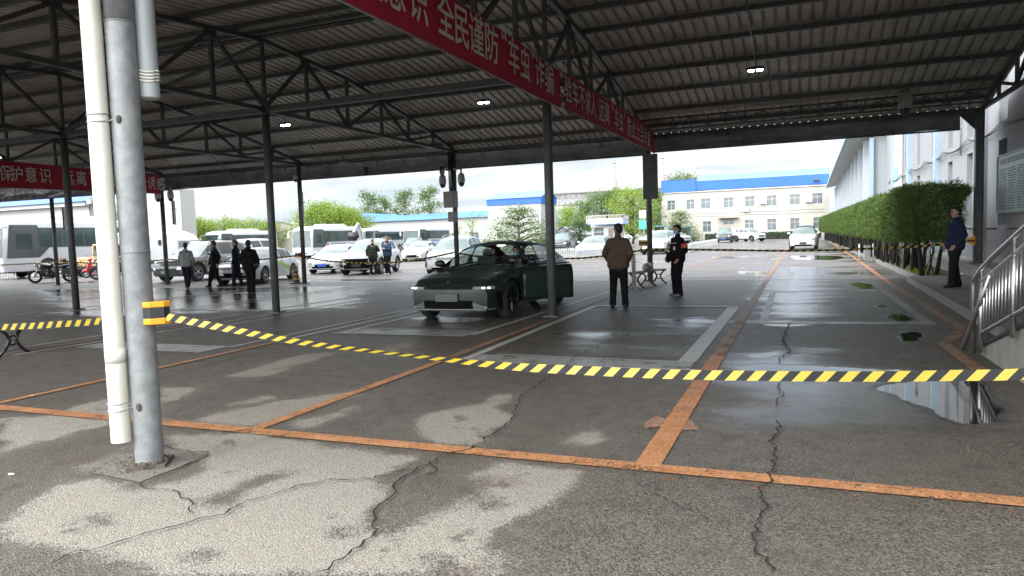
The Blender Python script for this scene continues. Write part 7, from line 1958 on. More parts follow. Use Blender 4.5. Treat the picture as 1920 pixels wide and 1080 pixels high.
person('man in a dark suit walking left in front of the hooded figure', (wp[0], wp[1]), ang(-.85, -.35), 1.74, legs=(.12, -.14), spread=.05, head_turn=R(10), hair='hair_grey',
       arms={'L': ((-.02, .09, -.28), (.06, .07, -.52)), 'R': ((-.02, -.09, -.28), (.06, -.07, -.52))}, torso=C['dknavy'], pants=C['dknavy'], coat_len=.05)
wp = (-16.32,17.89,0.0)
p_, J_, T_, Hd_ = person('person in black seen from behind with a shoulder bag', (wp[0], wp[1]), ang(-.35, .93), 1.70, legs=(.02, .03), spread=.06, bulk=1.12,
       arms={'L': ((-.02, .11, -.27), (.10, .08, -.46)), 'R': ((-.02, -.11, -.27), (.12, -.09, -.44))}, torso=C['black'], pants=C['black'], coat_len=.08, hood=True)
mb = MB(); mb.ell(T_(-.02, -.23, .90), (.12, .07, .11), 14, 9); bg_ = mb.build('shoulder_bag', M['black_pl'], p_); mb = MB(); mb.tube([T_(-.02, -.2, .98), T_(-.10, 0, 1.30), T_(0, .12, 1.47)], .012, 5); mb.build('bag_strap', M['black_pl'], bg_)
# two people chatting in front of the white suv
wp = (-17.68,27.1,0.0)
person('person in dark green jacket and cap, hand raised, beside the white SUV', (wp[0], wp[1]), ang(.5, -.85), 1.66, legs=(.05, -.05), spread=.12, cap=True, hair=M['shoe_grey'], bulk=1.1, shoe='shoe_grey',
       arms={'L': ((.05, .12, -.24), (.22, .02, -.02)), 'R': ((.0, -.12, -.26), (.12, -.10, -.46))}, torso=C['dkgreen'], pants=C['dkblue'], coat_len=.03)
wp = (-17.38,27.83,0.0)
person('man in blue jacket with folded arms and white shoes beside the white SUV', (wp[0], wp[1]), ang(-.3, -.9), 1.74, legs=(.0, .0), spread=.09, bulk=1.15, hair='hair_grey', shoe='shoe_white',
       arms={'L': ((.04, .10, -.26), (.20, -.06, -.22)), 'R': ((.04, -.10, -.26), (.20, .06, -.26))}, torso=C['blue'], pants=C['black'])
# driver in the dark green car (sits in the seat, one foot out of the door)
d_, J_, T_, Hd_ = person('masked driver sitting behind the wheel of the dark green car', (CX + .38 * 1, CY - .0), ang(0, -1), 1.68, legs=(.30, .55), spread=.10, outL=.50, sit=.60, mask=True, z=0.0, lean=-.22,
       arms={'L': ((.16, .04, -.22), (.42, -.02, -.14)), 'R': ((.16, -.04, -.22), (.42, .02, -.14))}, torso=C['black'], pants=C['black'])


flush_remesh()

# ================================================================ PLANTS
def leaf_cloud(mb, centers, per, spread, size, rnd, asp=.45, flat=0):
    vs = []; fs = []
    for (c, w) in centers:
        for _ in range(int(per * w)):
            p = Vector((rnd.gauss(0, spread), rnd.gauss(0, spread), rnd.gauss(0, spread * .75))) * (.6 + w * .5) + c
            a = Vector((rnd.uniform(-1, 1), rnd.uniform(-1, 1), rnd.uniform(-1, 1) * (1 - flat))).normalized() * size * rnd.uniform(.5, 1.1)
            b = a.cross(Vector((rnd.uniform(-1, 1), rnd.uniform(-1, 1), rnd.uniform(-1, 1)))).normalized() * size * asp
            i = len(vs); vs += [p - a * .5, p + b * .5, p + a * .5, p - b * .5]; fs.append((i, i + 1, i + 2, i + 3))
    mb.add(vs, fs)
def tree_proto(name, h, cr, trunk_h, nclump, per, size, leaf, seed, shape='round', bark='bark', droop=False, tr=.16):
    rnd = random.Random(seed)
    t = thing(name, (0, 0, 0), 0, 'tree', 'tree', 'trees behind the yard')
    mb = MB(); cl = []
    top = Vector((rnd.uniform(-.2, .2), rnd.uniform(-.2, .2), h * .82))
    mb.tube([(0, 0, 0), (0.03 * h, .01 * h, trunk_h * .6), tuple(Vector((0, 0, trunk_h)).lerp(top, .3)), tuple(top)], [tr, tr * .8, tr * .55, .02], 8)
    for k in range(nclump):
        a = rnd.uniform(0, 6.283); f = rnd.random() ** .6; 
        if shape == 'round': zt = trunk_h + (h - trunk_h) * rnd.uniform(.05, .98); rr = cr * math.sqrt(max(.05, 1 - ((zt - (trunk_h + h) / 2) / ((h - trunk_h) / 2)) ** 2)) * f
        elif shape == 'cone': q = int((rnd.random() ** 1.5) * 7) / 7; zt = trunk_h * .6 + (h - trunk_h * .6) * q + rnd.uniform(0, .12); rr = cr * (1 - q) ** .8 * (.45 + .55 * f) + .1
        elif shape == 'poplar': q = rnd.random(); zt = trunk_h + (h - trunk_h) * q; rr = cr * (1 - q * .7) * f; a = round(a / 1.05) * 1.05 + rnd.uniform(-.2, .2)
        p = Vector((rr * math.cos(a), rr * math.sin(a), zt)); cl.append((p, rnd.uniform(.5, 1.2)))
        if k % 2 == 0:
            q0 = Vector((0, 0, max(trunk_h * .7, zt - rr * (.3 if shape == 'cone' else .9)))); mid = q0.lerp(p, .55) + Vector((0, 0, .12 * rr if not droop else .35 * rr))
            mb.tube([q0, mid, p], [tr * .32, tr * .2, .012], 5)
        if droop:
            for q in range(3): cl.append((p - Vector((0, 0, .35 * (q + 1))), .6))
    mb.build('trunk', M[bark], t)
    mb = MB(); leaf_cloud(mb, cl, per, cr * (.13 if shape != 'cone' else .12), size, rnd, flat=(.7 if shape == 'cone' else 0)); mb.build('crown', M[leaf], t, merge='keep')
    return t
protos = {
 'willow': tree_proto('willow_tree', 6.2, 3.9, 1.2, 110, 62, .27, 'leaf_willow', 1, droop=True),
 'willow2': tree_proto('willow_tree', 5.2, 3.2, 1.0, 90, 60, .26, 'leaf_willow', 2),
 'broad': tree_proto('broadleaf_tree', 8.5, 3.2, 2.0, 90, 60, .30, 'leaf_green', 3),
 'poplar': tree_proto('poplar_tree', 9.0, 3.2, 2.0, 70, 52, .34, 'leaf_green', 4, 'poplar'),
 'cedar': tree_proto('cedar_tree', 4.6, 3.2, .8, 170, 52, .20, 'leaf_cedar', 5, 'cone'),
 'bush': tree_proto('round_bush', 2.9, 1.5, .4, 60, 70, .16, 'leaf_dark', 6),
 'sapling': tree_proto('sapling', 3.6, .95, 1.2, 26, 14, .17, 'leaf_willow', 7, tr=.05),
}
used_ = set()
def tree(kind, px_, Y, s=1.0, rz=0.0, label='', sz=None, group='trees behind the yard'):
    X = px_
    o = protos[kind] if kind not in used_ else copy_tree(protos[kind]); used_.add(kind)
    o.location = (X, Y, 0); o.rotation_euler = (0, 0, rz); o.scale = (s, s, sz or s); o['label'] = label; o['group'] = group
    return o
for i, (px_, Y, k, s, sz, lab) in enumerate([
    ((-80.78,78.0,4.05)[0], 78, 'willow', .95, .90, 'feathery pale willow just right of the white flat building'),
    ((-79.19,82.0,3.98)[0], 82, 'willow2', 1.15, 1.05, 'yellow green tree above the front end of the second coach'),
    ((-76.8,84.0,3.9)[0], 84, 'willow2', 1.2, 1.0, 'yellow green tree above the middle of the second coach'),
    ((-74.73,86.0,3.83)[0], 86, 'willow2', 1.0, .95, 'low yellow green tree left of the third roof column'),
    ((-58.2,78.0,4.0)[0], 78, 'willow', 1.08, 1.08, 'bright yellow green willow, larger left half of the pair behind the third coach'),
    ((-55.65,80.0,3.92)[0], 80, 'willow', .92, .92, 'bright yellow green willow, lower right half of the pair behind the third coach'),
    ((-71.01,108.0,3.66)[0], 108, 'poplar', 1.15, 1.12, 'airy tree above the blue shed, next to the bright willows'),
    ((-67.7,108.0,3.55)[0], 108, 'poplar', .85, 1.0, 'thin airy tree at the right end of the left group above the blue shed'),
    ((-64.56,110.0,3.44)[0], 110, 'poplar', 1.15, 1.12, 'airy tree above the blue shed, left of the electric boxes'),
    ((-59.65,110.0,3.28)[0], 110, 'poplar', 1.2, 1.15, 'airy tree above the blue shed, just left of the electric boxes'),
    ((-31.73,100.0,2.38)[0], 100, 'willow2', 1.0, 1.05, 'light green tree right beside the middle column'),
    ((-30.46,104.0,2.33)[0], 104, 'broad', .95, .78, 'green tree above the tiny grey shed'),
    ((-28.53,108.0,2.25)[0], 108, 'broad', 1.1, .95, 'tall green tree behind the gatehouse, left of centre'),
    ((-26.48,110.0,2.18)[0], 110, 'broad', 1.0, 1.0, 'tall green tree behind the gatehouse roof'),
    ((-21.92,100.0,2.05)[0], 100, 'willow2', 1.25, 1.45, 'yellowish green tree right of the gatehouse'),
    ((-20.74,104.0,2.0)[0], 104, 'broad', 1.0, .95, 'green tree behind the far roof column'),
    ((-21.42,118.0,2.0)[0], 118, 'broad', 1.0, .95, 'dark green tree at the left edge of the cream block'),
    ((-18.69,124.0,1.89)[0], 124, 'broad', 1.15, 1.35, 'treetop rising above the roof of the cream block'),
    ((-25.94,66.0,2.26)[0], 66, 'cedar', 1.35, 1.0, 'spreading layered cedar before the white gabled house'),
    ((-14.61,96.0,1.82)[0], 96, 'cedar', .85, .95, 'small bright conifer behind the blue kiosk'),
    ((-21.39,72.0,1.54)[0], 72, 'bush', 1.0, 1.0, 'round clipped dark green bush left of the gatehouse'),
    ((-20.55,58.0,1.18)[0], 58, 'bush', .62, .42, 'low dark bush between the cedar and the middle column'),
    ((-33.82,72.0,1.91)[0], 72, 'sapling', 1.25, 1.3, 'spindly sapling with few leaves before the white shed wall'),
    ((-36.39,74.0,1.97)[0], 74, 'sapling', .9, .95, 'small leafy sapling right of the electric boxes'),
    ((-18.19,112.0,1.74)[0], 112, 'sapling', 1.3, 1.35, 'bare young tree against the left end of the cream block'),
]):
    tree(k, px_, Y, s, i * 1.3, lab, sz * (1 if k != 'broad' else 1))
# low clipped hedges in front of the cream block
M['leaf_low'] = M['leaf_dark']
for i, (xa, xb_, Y, lab) in enumerate((((-6.8,110.0,0.75)[0], (2.9,110.0,0.45)[0], 110, 'long low clipped hedge under the windows of the cream block'), ((-13.12,110.0,0.94)[0], (-11.27,110.0,0.88)[0], 110, 'short low clipped hedge left of the dark SUV'))):
    t = thing('low_hedge', ((xa + xb_) / 2, Y, 0), 0, lab, 'hedge'); rnd = random.Random(i); mb = MB()
    n = int((xb_ - xa) * 260); vs = []; fs = []
    for _ in range(n):
        p = Vector((rnd.uniform(xa, xb_) - (xa + xb_) / 2, rnd.uniform(-.5, .5), rnd.uniform(.1, 1.05))); a = Vector((rnd.gauss(0, 1), rnd.gauss(0, 1), rnd.gauss(0, 1))).normalized() * .1; b = a.cross(Vector((rnd.gauss(0, 1), 1, .3))).normalized() * .08
        q = len(vs); vs += [p - a, p + b, p + a, p - b]; fs.append((q, q + 1, q + 2, q + 3))
    mb.add(vs, fs); mb.build('foliage', M['leaf_dark'], t, merge='keep')
    mb = MB(); mb.box((0, 0, .45), (xb_ - xa - .2, .7, .9)); mb.build('stems', M['bark_dark'], t)

# ---- the juniper hedge on the right
def hedge_proto(seed, end=False):
    rnd = random.Random(seed); t = thing('hedge_juniper', (0, 0, 0), 0, 'h', 'hedge shrub', 'junipers of the long clipped hedge')
    z0, z1 = .90, 2.50; wx, wy = .78, 1.05
    vs = []; fs = []; cx = 0.0
    def spray(p, d, L_, w):
        b = d.cross(Vector((rnd.gauss(0, 1), rnd.gauss(0, 1), rnd.gauss(0, 1)))).normalized() * w
        q = len(vs); vs.extend([p, p + d * L_ * .55 + b, p + d * L_, p + d * L_ * .55 - b]); fs.append((q, q + 1, q + 2, q + 3))
    def surf():
        """point on the shell of the clipped crown"""
        while True:
            x, y, zz = rnd.uniform(-1, 1), rnd.uniform(-1, 1), rnd.uniform(-1, 1)
            m_ = (abs(x) ** 3.2 + abs(y) ** 3.2 + abs(zz) ** 3.2) ** (1 / 3.2)
            if m_ > .2: return Vector((x / m_, y / m_, zz / m_))
    for k in range(5200):
        s = surf(); dep = 1 - (rnd.random() ** 2.2) * .42
        nz = 1 + .12 * noise.noise(Vector((s.x * 2.2 + seed, s.y * 2.2, s.z * 2.2))) + .05 * noise.noise(s * 6)
        p = Vector((cx + s.x * wx * dep * nz, s.y * wy * dep * nz, (z0 + z1) / 2 + s.z * (z1 - z0) / 2 * dep * nz))
        for q in range(3):
            d = (Vector((s.x, s.y, s.z * .5 + .55)) + Vector((rnd.gauss(0, .55), rnd.gauss(0, .55), rnd.gauss(0, .4)))).normalized()
            spray(p + Vector((rnd.gauss(0, .03), rnd.gauss(0, .03), rnd.gauss(0, .03))), d, rnd.uniform(.05, .13), rnd.uniform(.007, .014))
    if end:
        for k in range(1600):      # loose twigs reaching out at the near end
            f = rnd.random(); p = Vector((cx + .42 + f * .36, -.6 + rnd.gauss(0, .28), 1.95 + .35 * f + rnd.gauss(0, .22 * (1.15 - f))))
            for q in range(3):
                d = Vector((.8, rnd.gauss(-.2, .5), .5 + rnd.gauss(0, .5))).normalized(); spray(p, d, rnd.uniform(.06, .16), .011)
    mb = MB(); mb.add(vs, fs); mb.build('crown', M['leaf_hedge'], t, merge='keep')
    mb = MB()
    for k in range(4):
        x, y = rnd.uniform(-.25, .35), rnd.uniform(-.45, .45); a, b_ = rnd.uniform(-.4, .5), rnd.uniform(-.4, .4); r_ = rnd.uniform(.028, .06)
        mb.tube([(x, y, 0), (x + a * .2, y + b_ * .2, .6), (x + a * .6, y + b_ * .6, 1.3), (x + a, y + b_, 2.0)], [r_ * 1.15, r_, r_ * .7, .01], 7)
    for k in range(9):
        x, y = rnd.uniform(-.3, .4), rnd.uniform(-.5, .5); mb.tube([(x, y, 0.02), (x + rnd.uniform(-.2, .2), y + rnd.uniform(-.2, .2), .7), (x + rnd.uniform(-.4, .4), y + rnd.uniform(-.4, .4), 1.3)], [.012, .009, .004], 5)
    mb.build('trunk', M['bark_dark'], t)
    return t
hp = [hedge_proto(31, True), hedge_proto(32), hedge_proto(33)]
NH = 37
ordn = ['nearest', 'second', 'third', 'fourth', 'fifth', 'sixth', 'seventh', 'eighth', 'ninth', 'tenth', 'eleventh', 'twelfth', 'thirteenth', 'fourteenth', 'fifteenth', 'sixteenth', 'seventeenth', 'eighteenth', 'nineteenth', 'twentieth']
for i in range(NH):
    y = 22.9 + i * 1.85
    if i == 0: o = hp[0]
    elif i == 1: o = hp[1]
    elif i == 2: o = hp[2]
    else: o = copy_tree(hp[1 + i % 2])
    o.location = (3.32 - .012 * i + (.02 * math.sin(i * 2.1)), y, .10); 
    if i > 2: o.rotation_euler = (0, 0, (math.pi if i % 3 == 1 else 0)); 
    sc_ = 1.0 + .05 * math.sin(i * 1.7); o.scale = (1.0, 1.06, sc_ * (1 + .0 * i))
    o['label'] = ('nearest juniper of the clipped hedge, with loose twigs beside the pavement' if i == 0 else (ordn[i] + ' juniper of the clipped hedge, counted from the pavement end') if i < 20 else 'juniper in the far half of the clipped hedge')
# debris in the bed and weeds
wd = thing('weed_tuft', (3.3, 24.1, .1), 0, 'small light green weeds at the kerb below the hedge', 'weeds'); rnd = random.Random(2); mb = MB(); vs = []; fs = []
for k in range(260):
    p = Vector((rnd.gauss(0, .12), rnd.gauss(0, .5), 0)); d = Vector((rnd.gauss(0, .4), rnd.gauss(0, .4), 1)).normalized() * rnd.uniform(.06, .2); b = Vector((.008, .006, 0)); q = len(vs); vs += [p - b, p + b, p + d]; fs.append((q, q + 1, q + 2))
mb.add(vs, fs); mb.build('grass_blades', M['leaf_willow'], wd, merge='keep')
mb = MB(); mb.bar((3.85, 22.9, .14), (4.25, 22.45, .18), .04, .03); mb.bar((3.9, 22.7, .13), (4.1, 22.3, .15), .05, .02); tag(mb.build('broken_stick', M['paper']), 'pale broken sticks lying on the soil at the near end of the hedge', 'stick')

# ================================================================ SMALL THINGS
# ---- barrier tape: striped ribbon
def tape(name, label, pts, w, sl=.62, n_seg=None, wave=.0, twist=0.0, per=.20, sag=0.0, group='yellow and black barrier tapes'):
    """pts = list of 3-D points; yellow base ribbon with slanted black stripes as a second material"""
    P = [Vector(p) for p in pts]; total = sum((b - a).length for a, b in zip(P[:-1], P[1:]))
    def at(s):
        s = max(0, min(total, s)); acc = 0
        for a, b in zip(P[:-1], P[1:]):
            l = (b - a).length
            if s <= acc + l or b is P[-1]:
                f = (s - acc) / l; p = a.lerp(b, f); d = (b - a).normalized(); break
            acc += l
        q = s / total; p = p + Vector((0, 0, -sag * 4 * q * (1 - q)))
        return p, d
    mb = MB(); n = max(6, int(total / (per / 2))); 
    def pt(s, v):
        p, d = at(s); side = Vector((-d.y, d.x, 0)).normalized(); q_ = s / total; tw = .12 * math.sin(s * 1.7) + .10 * math.sin(s * 4.1) + (twist * math.exp(-((q_ - .30) / .22) ** 2) if twist else 0)
        return p + Vector((0, 0, 1)) * (v * w * math.cos(tw)) + side * (v * w * math.sin(tw) + wave * math.sin(s * 2.3))
    for k in range(n):
        s0 = total * k / n; s1 = total * (k + 1) / n; sk = w * sl
        mb.cur = k % 2
        for (va, vb) in ((-.5, -.17), (-.17, .17), (.17, .5)):
            mb.quad(pt(s0 + va * sk, va), pt(s1 + va * sk, va), pt(s1 + vb * sk, vb), pt(s0 + vb * sk, vb))
    mb.cur = 0
    o = mb.build(name, [M['yellow'], M['tape_black']], merge='keep'); tag(o, label, 'barrier tape', group)
    return o
# retractable belt head on the near column
hx_, hy_ = px + .035, py - .105
bh = thing('belt_barrier_head', (px + .095 * RV.x + .055 * TV.x, py + .095 * RV.y + .055 * TV.y, 1.10), R(49), 'yellow belt barrier head strapped to the near grey column', 'belt barrier')
mb = MB(); pts = [(-.075, .03), (-.075, -.04), (-.03, -.062), (.06, -.062), (.10, -.03), (.10, .03)]
mb.prism(pts, .035, .075); mb.build('cap', M['orange_pl'], bh, bevel=.006)
mb = MB(); mb.prism([(x * .97, y * .97) for x, y in pts], -.04, .035); mb.build('housing', M['black_pl'], bh)
mb = MB(); mb.prism(pts, -.085, -.04); mb.build('cap', M['orange_pl'], bh, bevel=.006)
E0 = (px + .13, py - .14, 1.205)
end = (1.94,8.18,0.0)
# near tape: from the column, sagging and twisting, past the right edge of the view
tp = [(-3.846, 3.432, 1.098), (-3.368, 3.437, 1.032), (-2.798, 3.443, 0.958), (-2.205, 3.448, 0.912), (-1.733, 3.453, 0.879), (-1.419, 3.456, 0.861), (-1.123, 3.459, 0.856), (-0.63, 3.464, 0.854), (-0.136, 3.469, 0.865), (0.308, 3.473, 0.882), (0.633, 3.476, 0.901), (0.824, 3.478, 0.913), (1.18, 3.481, 0.954), (1.802, 3.488, 1.027)]
def dense(pts, n=8):
    P = [Vector(p) for p in pts]; out = []
    for i in range(len(P) - 1):
        p0 = P[max(0, i - 1)]; p1 = P[i]; p2 = P[i + 1]; p3 = P[min(len(P) - 1, i + 2)]
        for k in range(n):
            t = k / n; out.append(.5 * ((2 * p1) + (p2 - p0) * t + (2 * p0 - 5 * p1 + 4 * p2 - p3) * t * t + (3 * p1 - p0 - 3 * p2 + p3) * t ** 3))
    out.append(P[-1]); return out

tape('barrier_tape', 'nearest barrier tape sagging from the grey column to the right edge', dense(tp), .047, .9, twist=1.3, per=.098)
tl = (-4.52,3.55,1.06)
tape('barrier_tape', 'yellow and black barrier tape leaving the near column to the left edge', dense([(px - .1, 3.58, 1.215), (-4.54,3.56,1.06), (-5.11,3.55,1.01), (-5.7,3.54,0.98), (-6.63,3.5,0.95), (-8.63,3.5,0.92)], 5), .047, -.9, per=.098)
# far tapes strung between the far columns
YT = 22.08
def fpts(l): return dense(l, 4)
tape('barrier_tape', 'far barrier tape at the left, passing the motorcycles', fpts([(-37.53,22.08,0.95), (-35.15,22.08,0.97), (-32.88,22.08,1.01), (-30.8,22.08,1.1)]), .062, .6)
tape('barrier_tape', 'far barrier tape between the second and third far columns, mostly behind the near column', fpts([(-30.8,22.08,1.1), (-28.7,22.08,0.95), (-26.12,22.08,0.98), (-24.34,22.08,1.06)]), .062, .6)
tape('barrier_tape', 'far barrier tape passing the grey SUV and the walking people', fpts([(-24.34,22.08,1.06), (-22.83,22.08,0.95), (-20.87,22.08,0.92), (-19.27,22.08,0.98), (-17.78,22.08,1.09)]), .062, .6)
tape('barrier_tape', 'far barrier tape passing in front of the white SUV', fpts([(-17.78,22.08,1.09), (-16.51,22.08,0.87), (-14.86,22.08,0.76), (-13.5,22.08,0.76), (-12.19,22.08,0.89), (-11.09,22.08,1.07)]), .062, .6)
tape('barrier_tape', 'far barrier tape in front of the white picket fence', fpts([(-11.01,22.08,1.05), (-9.53,22.08,0.84), (-7.07,22.08,0.78), (-5.82,22.08,0.84), (-4.35,22.08,1.03)]), .062, .6)
tape('barrier_tape', 'far barrier tape across the right lanes behind the guard', fpts([(-4.25,22.08,1.03), (-3.14,22.08,0.99), (-1.75,22.08,0.94), (-0.27,22.08,0.89), (1.49,22.08,0.88)]), .062, .6)
tape('barrier_tape', 'barrier tape in front of the hedge, from the small stand to the wall stanchion', fpts([(1.49,22.08,0.9), (2.47,22.08,0.92), (3.49,22.08,0.97), (4.21,22.15,1.05)]), .062, .6)
def belt_box(x, y, z, label, s=1.0):
    t = thing('belt_barrier_head', (x, y, z), 0, label, 'belt barrier', 'belt barrier heads on the far columns')
    for zz in (-.07, .07):
        mb = MB(); mb.rbox((0, 0, zz), (.26 * s, .17, .05), .03); mb.build('cap', M['orange_pl'], t)
    mb = MB(); mb.rbox((0, 0, 0), (.25 * s, .16, .09), .03); mb.build('housing', M['black_pl'], t)
YC = 22.03
for p, l in (((-30.73,22.03,1.1), 'belt barrier head on the far column by the motorcycles'), ((-17.69,22.03,1.11), 'belt barrier head on the far column above the traffic cone'), ((-4.5,22.03,1.22), 'belt barrier head on the far column behind the brown jacket')):
    belt_box(p[0], p[1], p[2], l)
wb = (4.24,22.15,1.06)
t = thing('belt_barrier_head', (wb[0], wb[1], wb[2]), 0, 'yellow triangular barrier holder on the wall stanchion', 'belt barrier'); mb = MB(); mb.add([(-.22, 0, 0), (.1, 0, .13), (.1, 0, -.13), (-.22, .06, 0), (.1, .1, .13), (.1, .1, -.13)], [(0, 1, 2), (5, 4, 3), (0, 3, 4, 1), (1, 4, 5, 2), (2, 5, 3, 0)]); mb.build('case', M['orange_pl'], t); mb = MB(); mb.box((.0, -.01, 0), (.16, .02, .05)); mb.build('slot', M['black_pl'], t)
# small stand where the far tapes meet
sp_ = (2.55,33.31,0.0)
t = thing('tape_stand', (sp_[0], sp_[1], 0), 0, 'small grey bin-like stand with white posts holding the tape by the kerb', 'stand')
mb = MB(); mb.rbox((.1, 0, .40), (.26, .26, .62), .03); mb.build('bin', M['galv'], t)
for x, y in ((-.2, -.15), (-.2, .2), (.32, -.15), (.32, .2)):
    mb = MB(); mb.tube([(x, y, 0), (x, y, .78)], .018, 6); mb.build('leg', M['white_trim'], t)
mb = MB(); mb.bar((-.2, -.15, .6), (.32, -.15, .6), .025); mb.bar((-.2, .2, .6), (.32, .2, .6), .025); mb.build('rail', M['white_trim'], t)

# ---- cctv cameras
def dome_cam(x, y, z, label, arm=(-1, 0), s=1.0, dark=False):
    t = thing('security_camera', (x, y, z), 0, label, 'security camera', 'dome cameras under the canopy')
    wm = M['white_trim'] if not dark else M['black_pl']
    mb = MB(); mb.lathe([(0, .20 * s), (.05 * s, .20 * s), (.085 * s, .15 * s), (.10 * s, .05 * s), (.10 * s, -.04 * s), (.085 * s, -.07 * s)], 16); mb.build('housing', mat('camera_shell', (0.42, 0.42, 0.41), .45) if not dark else wm, t)
    mb = MB(); mb.ell((0, 0, -.08 * s), (.08 * s, .08 * s, .09 * s), 14, 9); mb.build('dome', M['black'] if dark else M['plate_blank'], t)
    mb = MB(); mb.tube([(0, 0, .2 * s), (0, 0, .30 * s), (-arm[0] * .12, -arm[1] * .12, .33 * s), (-arm[0] * .30, -arm[1] * .30, .30 * s)], .028 * s, 8); mb.build('bracket', M['pvc_grey'], t)
    if not dark:
        mb = MB(); mb.ell((0, -.075 * s, -.08 * s), (.025 * s, .02 * s, .025 * s), 10, 6); mb.build('lens', M['black'], t)
for (P_, arm, s, l, dk) in (
    ((-11.4,22.0,3.51), (-1, 0), 1.25, 'white dome camera on the left arm above the electric boxes', False),
    ((-10.68,22.0,3.52), (1, 0), 1.25, 'white dome camera on the right arm above the electric boxes', False),
    ((-11.51,22.2,3.88), (0, 1), .9, 'small dark dome camera just under the curtain near the electric boxes', True),
    ((-14.88,22.6,4.12), (0, 1), .9, 'small dark dome camera hanging under the middle of the left eave', True),
    ((-17.62,22.0,4.01), (0, 1), .9, 'pale dome camera at the top of the column above the traffic cone', False),
    ((-24.57,21.9,3.65), (-1, 0), 1.25, 'white dome camera left of the column below the left banner', False),
    ((-23.86,21.9,3.64), (1, 0), 1.25, 'white dome camera right of the column below the left banner', False),
    ((2.55,21.2,4.65), (0, 1), 1.7, 'white dome camera hanging from the lattice girder in the right bay', False)):
    dome_cam(P_[0], P_[1], P_[2], l, arm, s, dk)
# ---- electric boxes on the far column
cc = ((-11.09,22.2,2.42))
def ebox(P_, w, h, d, label, rz):
    t = thing('electric_box', P_, rz, label, 'electric box', 'electric boxes on the far column')
    mb = MB(); mb.box((0, 0, 0), (w, d, h)); mb.build('case', mat('grey_box_paint', (0.30, 0.295, 0.27), .5, dirt=(.2, .19, .17)), t, bevel=.008)
    mb = MB(); mb.box((0, -d / 2 - .008, 0), (w - .05, .012, h - .05)); dr = mb.build('door', mat('grey_box_door', (0.27, 0.265, 0.24), .5), t, bevel=.004); mb = MB(); mb.ell((w * .36, -d / 2 - .02, -.02), (.015, .012, .02), 8, 5); mb.build('handle', M['black'], dr)
p1_ = (-11.09,21.95,2.89); p2_ = (-11.03,21.95,2.3)
ebox(p1_, .46, .55, .24, 'large grey electric box on the column between the coaches and the green car', R(-14)); ebox(p2_, .30, .34, .18, 'smaller grey electric box below the large one on the same column', R(-14))
# cable bundle down the same column
mb = MB()
for k in range(4): mb.tube([(cc[0] - .07 + k * .045, 22.02, 4.5), (cc[0] - .06 + k * .04, 22.0, 3.4), (cc[0] - .04 + k * .03, 22.0, 2.9)], .018, 5)
mb.tube([(cc[0] + .1, 22.0, 4.45), (cc[0] + .3, 21.95, 4.1), (cc[0] + .28, 21.95, 3.8)], .012, 5)
tag(mb.build('cable_bundle', M['black_pl']), 'black cable bundle running down the column to the electric boxes', 'cables')
# ---- narrow display boards seen edge-on, fixed to the far columns
for (x, y, hh, rz9, l) in (((-17.76,22.3,3.21)[0], 22.35, 1.05, R(122), 'dark narrow board fixed to the column above the traffic cone'), ((-24.32,22.3,3.02)[0], 22.35, 1.0, R(131), 'dark narrow board fixed to the column under the left banner'), ((-31.03,22.3,3.3)[0], 22.4, 1.0, R(138), 'dark narrow board on the far column behind the motorcycles')):
    t = thing('display_board', (x + .09, y, 3.0), rz9, l, 'board', 'dark display boards on the far columns'); mb = MB(); mb.box((0, 0, 0), (.8, .06, hh)); mb.build('panel', M['steel'], t, bevel=.008); mb = MB(); mb.bar((-.3, -.03, .1), (-.3, -.16, .1), .03); mb.build('bracket', M['galv'], t)
p_ = (-4.32,22.2,3.29)
t = thing('display_board', (p_[0], 22.42, p_[2]), R(12), 'wide dark board behind the far column at the end of the red banners', 'board', 'dark display boards on the far columns'); mb = MB(); mb.box((0, 0, 0), (.46, .08, 1.40)); mb.build('panel', M['steel'], t, bevel=.008); mb = MB(); mb.bar((0, 0, .3), (0, -.14, .3), .03); mb.build('bracket', M['galv'], t)
# ---- traffic cone
tc2 = (-18.0,22.21,0.0)
t = thing('traffic_cone', (tc2[0], tc2[1], 0), R(15), 'black and yellow chevron traffic cone at the foot of a far column', 'traffic cone')
mb = MB(); mb.rbox((0, 0, .025), (.42, .42, .05), .05); mb.build('base', M['black_pl'], t)
for k in range(8):
    mb = MB(); 
    def rr_(z): return .15 * (1 - z / .80) + .015
    n = 24; z0 = .05 + k * .085; vs = []
    for zq in (z0, z0 + .085):
        for q in range(n):
            a = 2 * math.pi * q / n; zz = min(.74, max(.05, zq + .035 * abs(((q / n * 4) % 1) - .5) * 2)); vs.append((rr_(zz) * math.cos(a), rr_(zz) * math.sin(a), zz))
    mb.add(vs, [(q, (q + 1) % n, (q + 1) % n + n, q + n) for q in range(n)]); mb.build('stripe_band', M['yellow'] if k % 2 else M['black_pl'], t)
